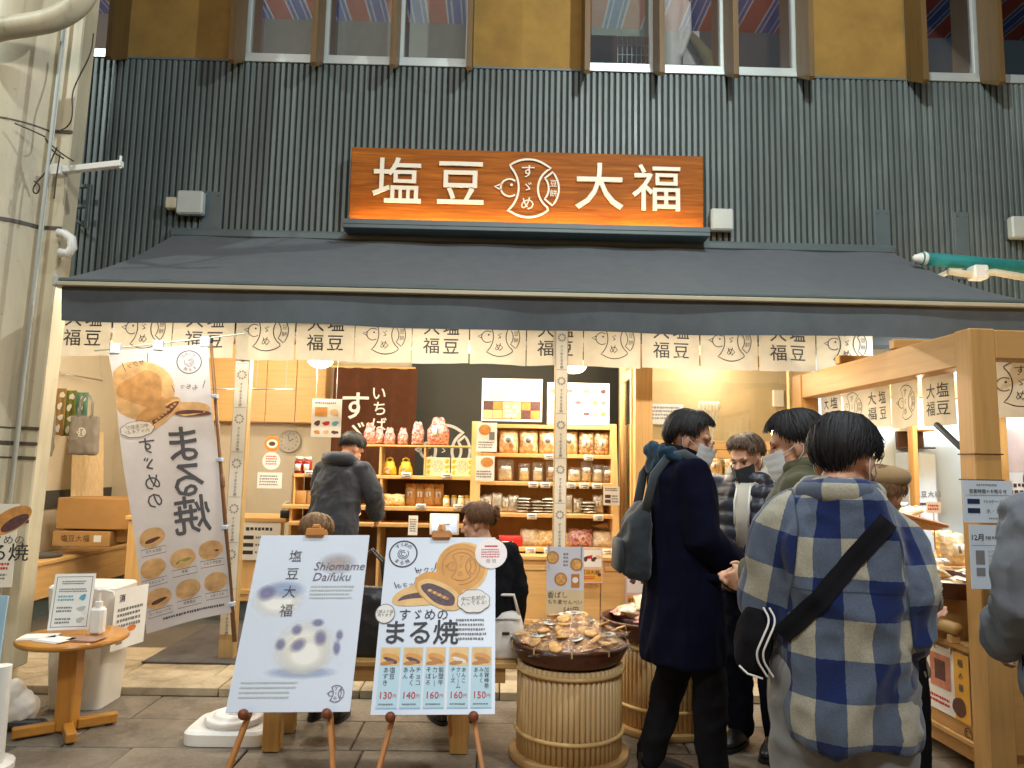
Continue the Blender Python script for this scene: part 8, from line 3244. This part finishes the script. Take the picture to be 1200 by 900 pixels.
link(folds(remesh(hd, .012, 3), .008, (10, 10, 10), 6), 'hood', M_greyj, t6, smooth=True, world=False)

# ---- 7: man leaning over the rack
PY = 6.12
c = at(388, 620, PY)
z_top = at(410, 508, PY).z + .045
t7, Mh7, A7, G7, jk7, Z7 = person('man in a charcoal hooded jacket and beige trousers leaning over the display rack', (c.x, PY, .052), R(-22), 1.78, dict(
    seed=7, voxel=.0085, trousers=M_beige, top=dict(rings=[(.84, .20, .155, 0), (.92, .20, .16, 0), (1.05, .19, .15, 0), (1.2, .20, .15, 0), (1.30, .19, .14, 0), (1.38, .13, .11, 0), (1.43, .09, .09, 0)], mat=M_dkgrey, sleeve=(.085, .076, .06), fold=.010),
    arms={'R': [(.17, .0, 1.36), (.26, .12, 1.14), (.22, .28, .98)], 'L': [(-.17, .0, 1.36), (-.22, .10, 1.13), (-.12, .30, 1.02)]},
    lean=(.10, .02), head=(.55, -.35, 0), hair=dict(front=64, side=98, back=124, mat=H_black, n=300)))
part(t7, 'hood', MB().limb([Z7((-.10, .0, 1.40)), Z7((-.10, -.08, 1.43)), Z7((0, -.13, 1.43)), Z7((.10, -.08, 1.43)), Z7((.10, .0, 1.40))], [.045, .055, .06, .055, .045], 12), M_dkgrey)

# ---- 8, 9: two women sitting on the bench
SEAT = zs_
seatlegs = {'R': [(.09, .02, .55), (.10, .42, .52), (.10, .42, .09)], 'L': [(-.09, .02, .55), (-.10, .42, .52), (-.10, .42, .09)]}


def seated(label, px, PY, Hs, rz, spec):
    # sit: the whole figure is lowered so that the hips rest on the bench, the legs bend forward
    c = at(px, 700, PY)
    drop = SEAT + .09 - .90
    s = Hs / 1.72
    L_ = {}
    for k, sd in (('R', 1), ('L', -1)):
        L_[k] = [(sd * .09, 0, .86), (sd * .10, .40, .86), (sd * .10, .42, (.09 - (SEAT + .09 - .90 * s)) / s)]
    spec.update(legs=L_, drop=SEAT + .085 - .86 * s + .02)
    return person(label, (c.x, PY, 0), rz, Hs, spec)


def fix_shoes(t, zz):
    for ch in t.children:
        if ch.name.startswith('shoe') or ch.name.startswith('sole'):
            ch.location.z = -zz


t8, Mh8, A8, G8, jk8, Z8 = seated('seated person whose tawny hair shows just above the left easel', 362, 4.22, 1.30, R(-10), dict(
    seed=8, voxel=.009, trousers=M_blk, top=dict(rings=STD, mat=M_dkgrey), head=(.35, 0, 0), hair=dict(front=66, side=110, back=150, mat=H_tawny, n=380, puff=1.6, rad=(.105, .12, .108))))
fix_shoes(t8, SEAT + .085 - .86 * 1.30 / 1.72 + .02)
t9, Mh9, A9, G9, jk9, Z9 = seated('seated woman with a brown hair bun and black jacket beside the price poster, facing left', 566, 4.22, 1.50, R(25), dict(
    seed=9, voxel=.0075, trousers=M_blk, top=dict(rings=STD, mat=M_blk, fold=.009), head=(.2, .95, 0), hair=dict(front=58, side=104, back=122, mat=H_auburn, n=400, puff=1.0)))
fix_shoes(t9, SEAT + .085 - .86 * 1.50 / 1.72 + .02)
bun = MB()
rr_ = random.Random(4)
bun.ell((0, -.125, .045), (.042, .036, .042), 16, 12)
for k in range(26):
    a = rr_.uniform(0, 2 * PI)
    p0 = Vector((.030 * math.cos(a), -.125 + rr_.uniform(-.025, .02), .045 + .030 * math.sin(a)))
    pts = [p0 + Vector((.016 * math.cos(a + .9 * q), rr_.uniform(-.008, .008), .016 * math.sin(a + .9 * q))) for q in range(5)]
    bun.limb(pts, [.006, .009, .01, .008, .004], 6)
part(t9, 'hair_bun', MB().merge(bun, Mh9), H_auburn)
# her studded bag strap
sp_ = [Z9((-.12, -.155, 1.36)), Z9((-.15, -.175, 1.22)), Z9((-.17, -.19, 1.08)), Z9((-.18, -.20, .93))]
part(t9, 'bag_strap', MB().tube(sp_, .014, 8, True, .35), M_leather)
st_ = MB()
for k in range(12):
    f = k / 11 * (len(sp_) - 1)
    i = min(int(f), len(sp_) - 2)
    p = sp_[i].lerp(sp_[i + 1], f - i)
    st_.ell(p + Vector((-.010, -.012, 0)), (.007, .006, .007), 8, 6)
part(t9, 'strap_studs', st_, M_steel)
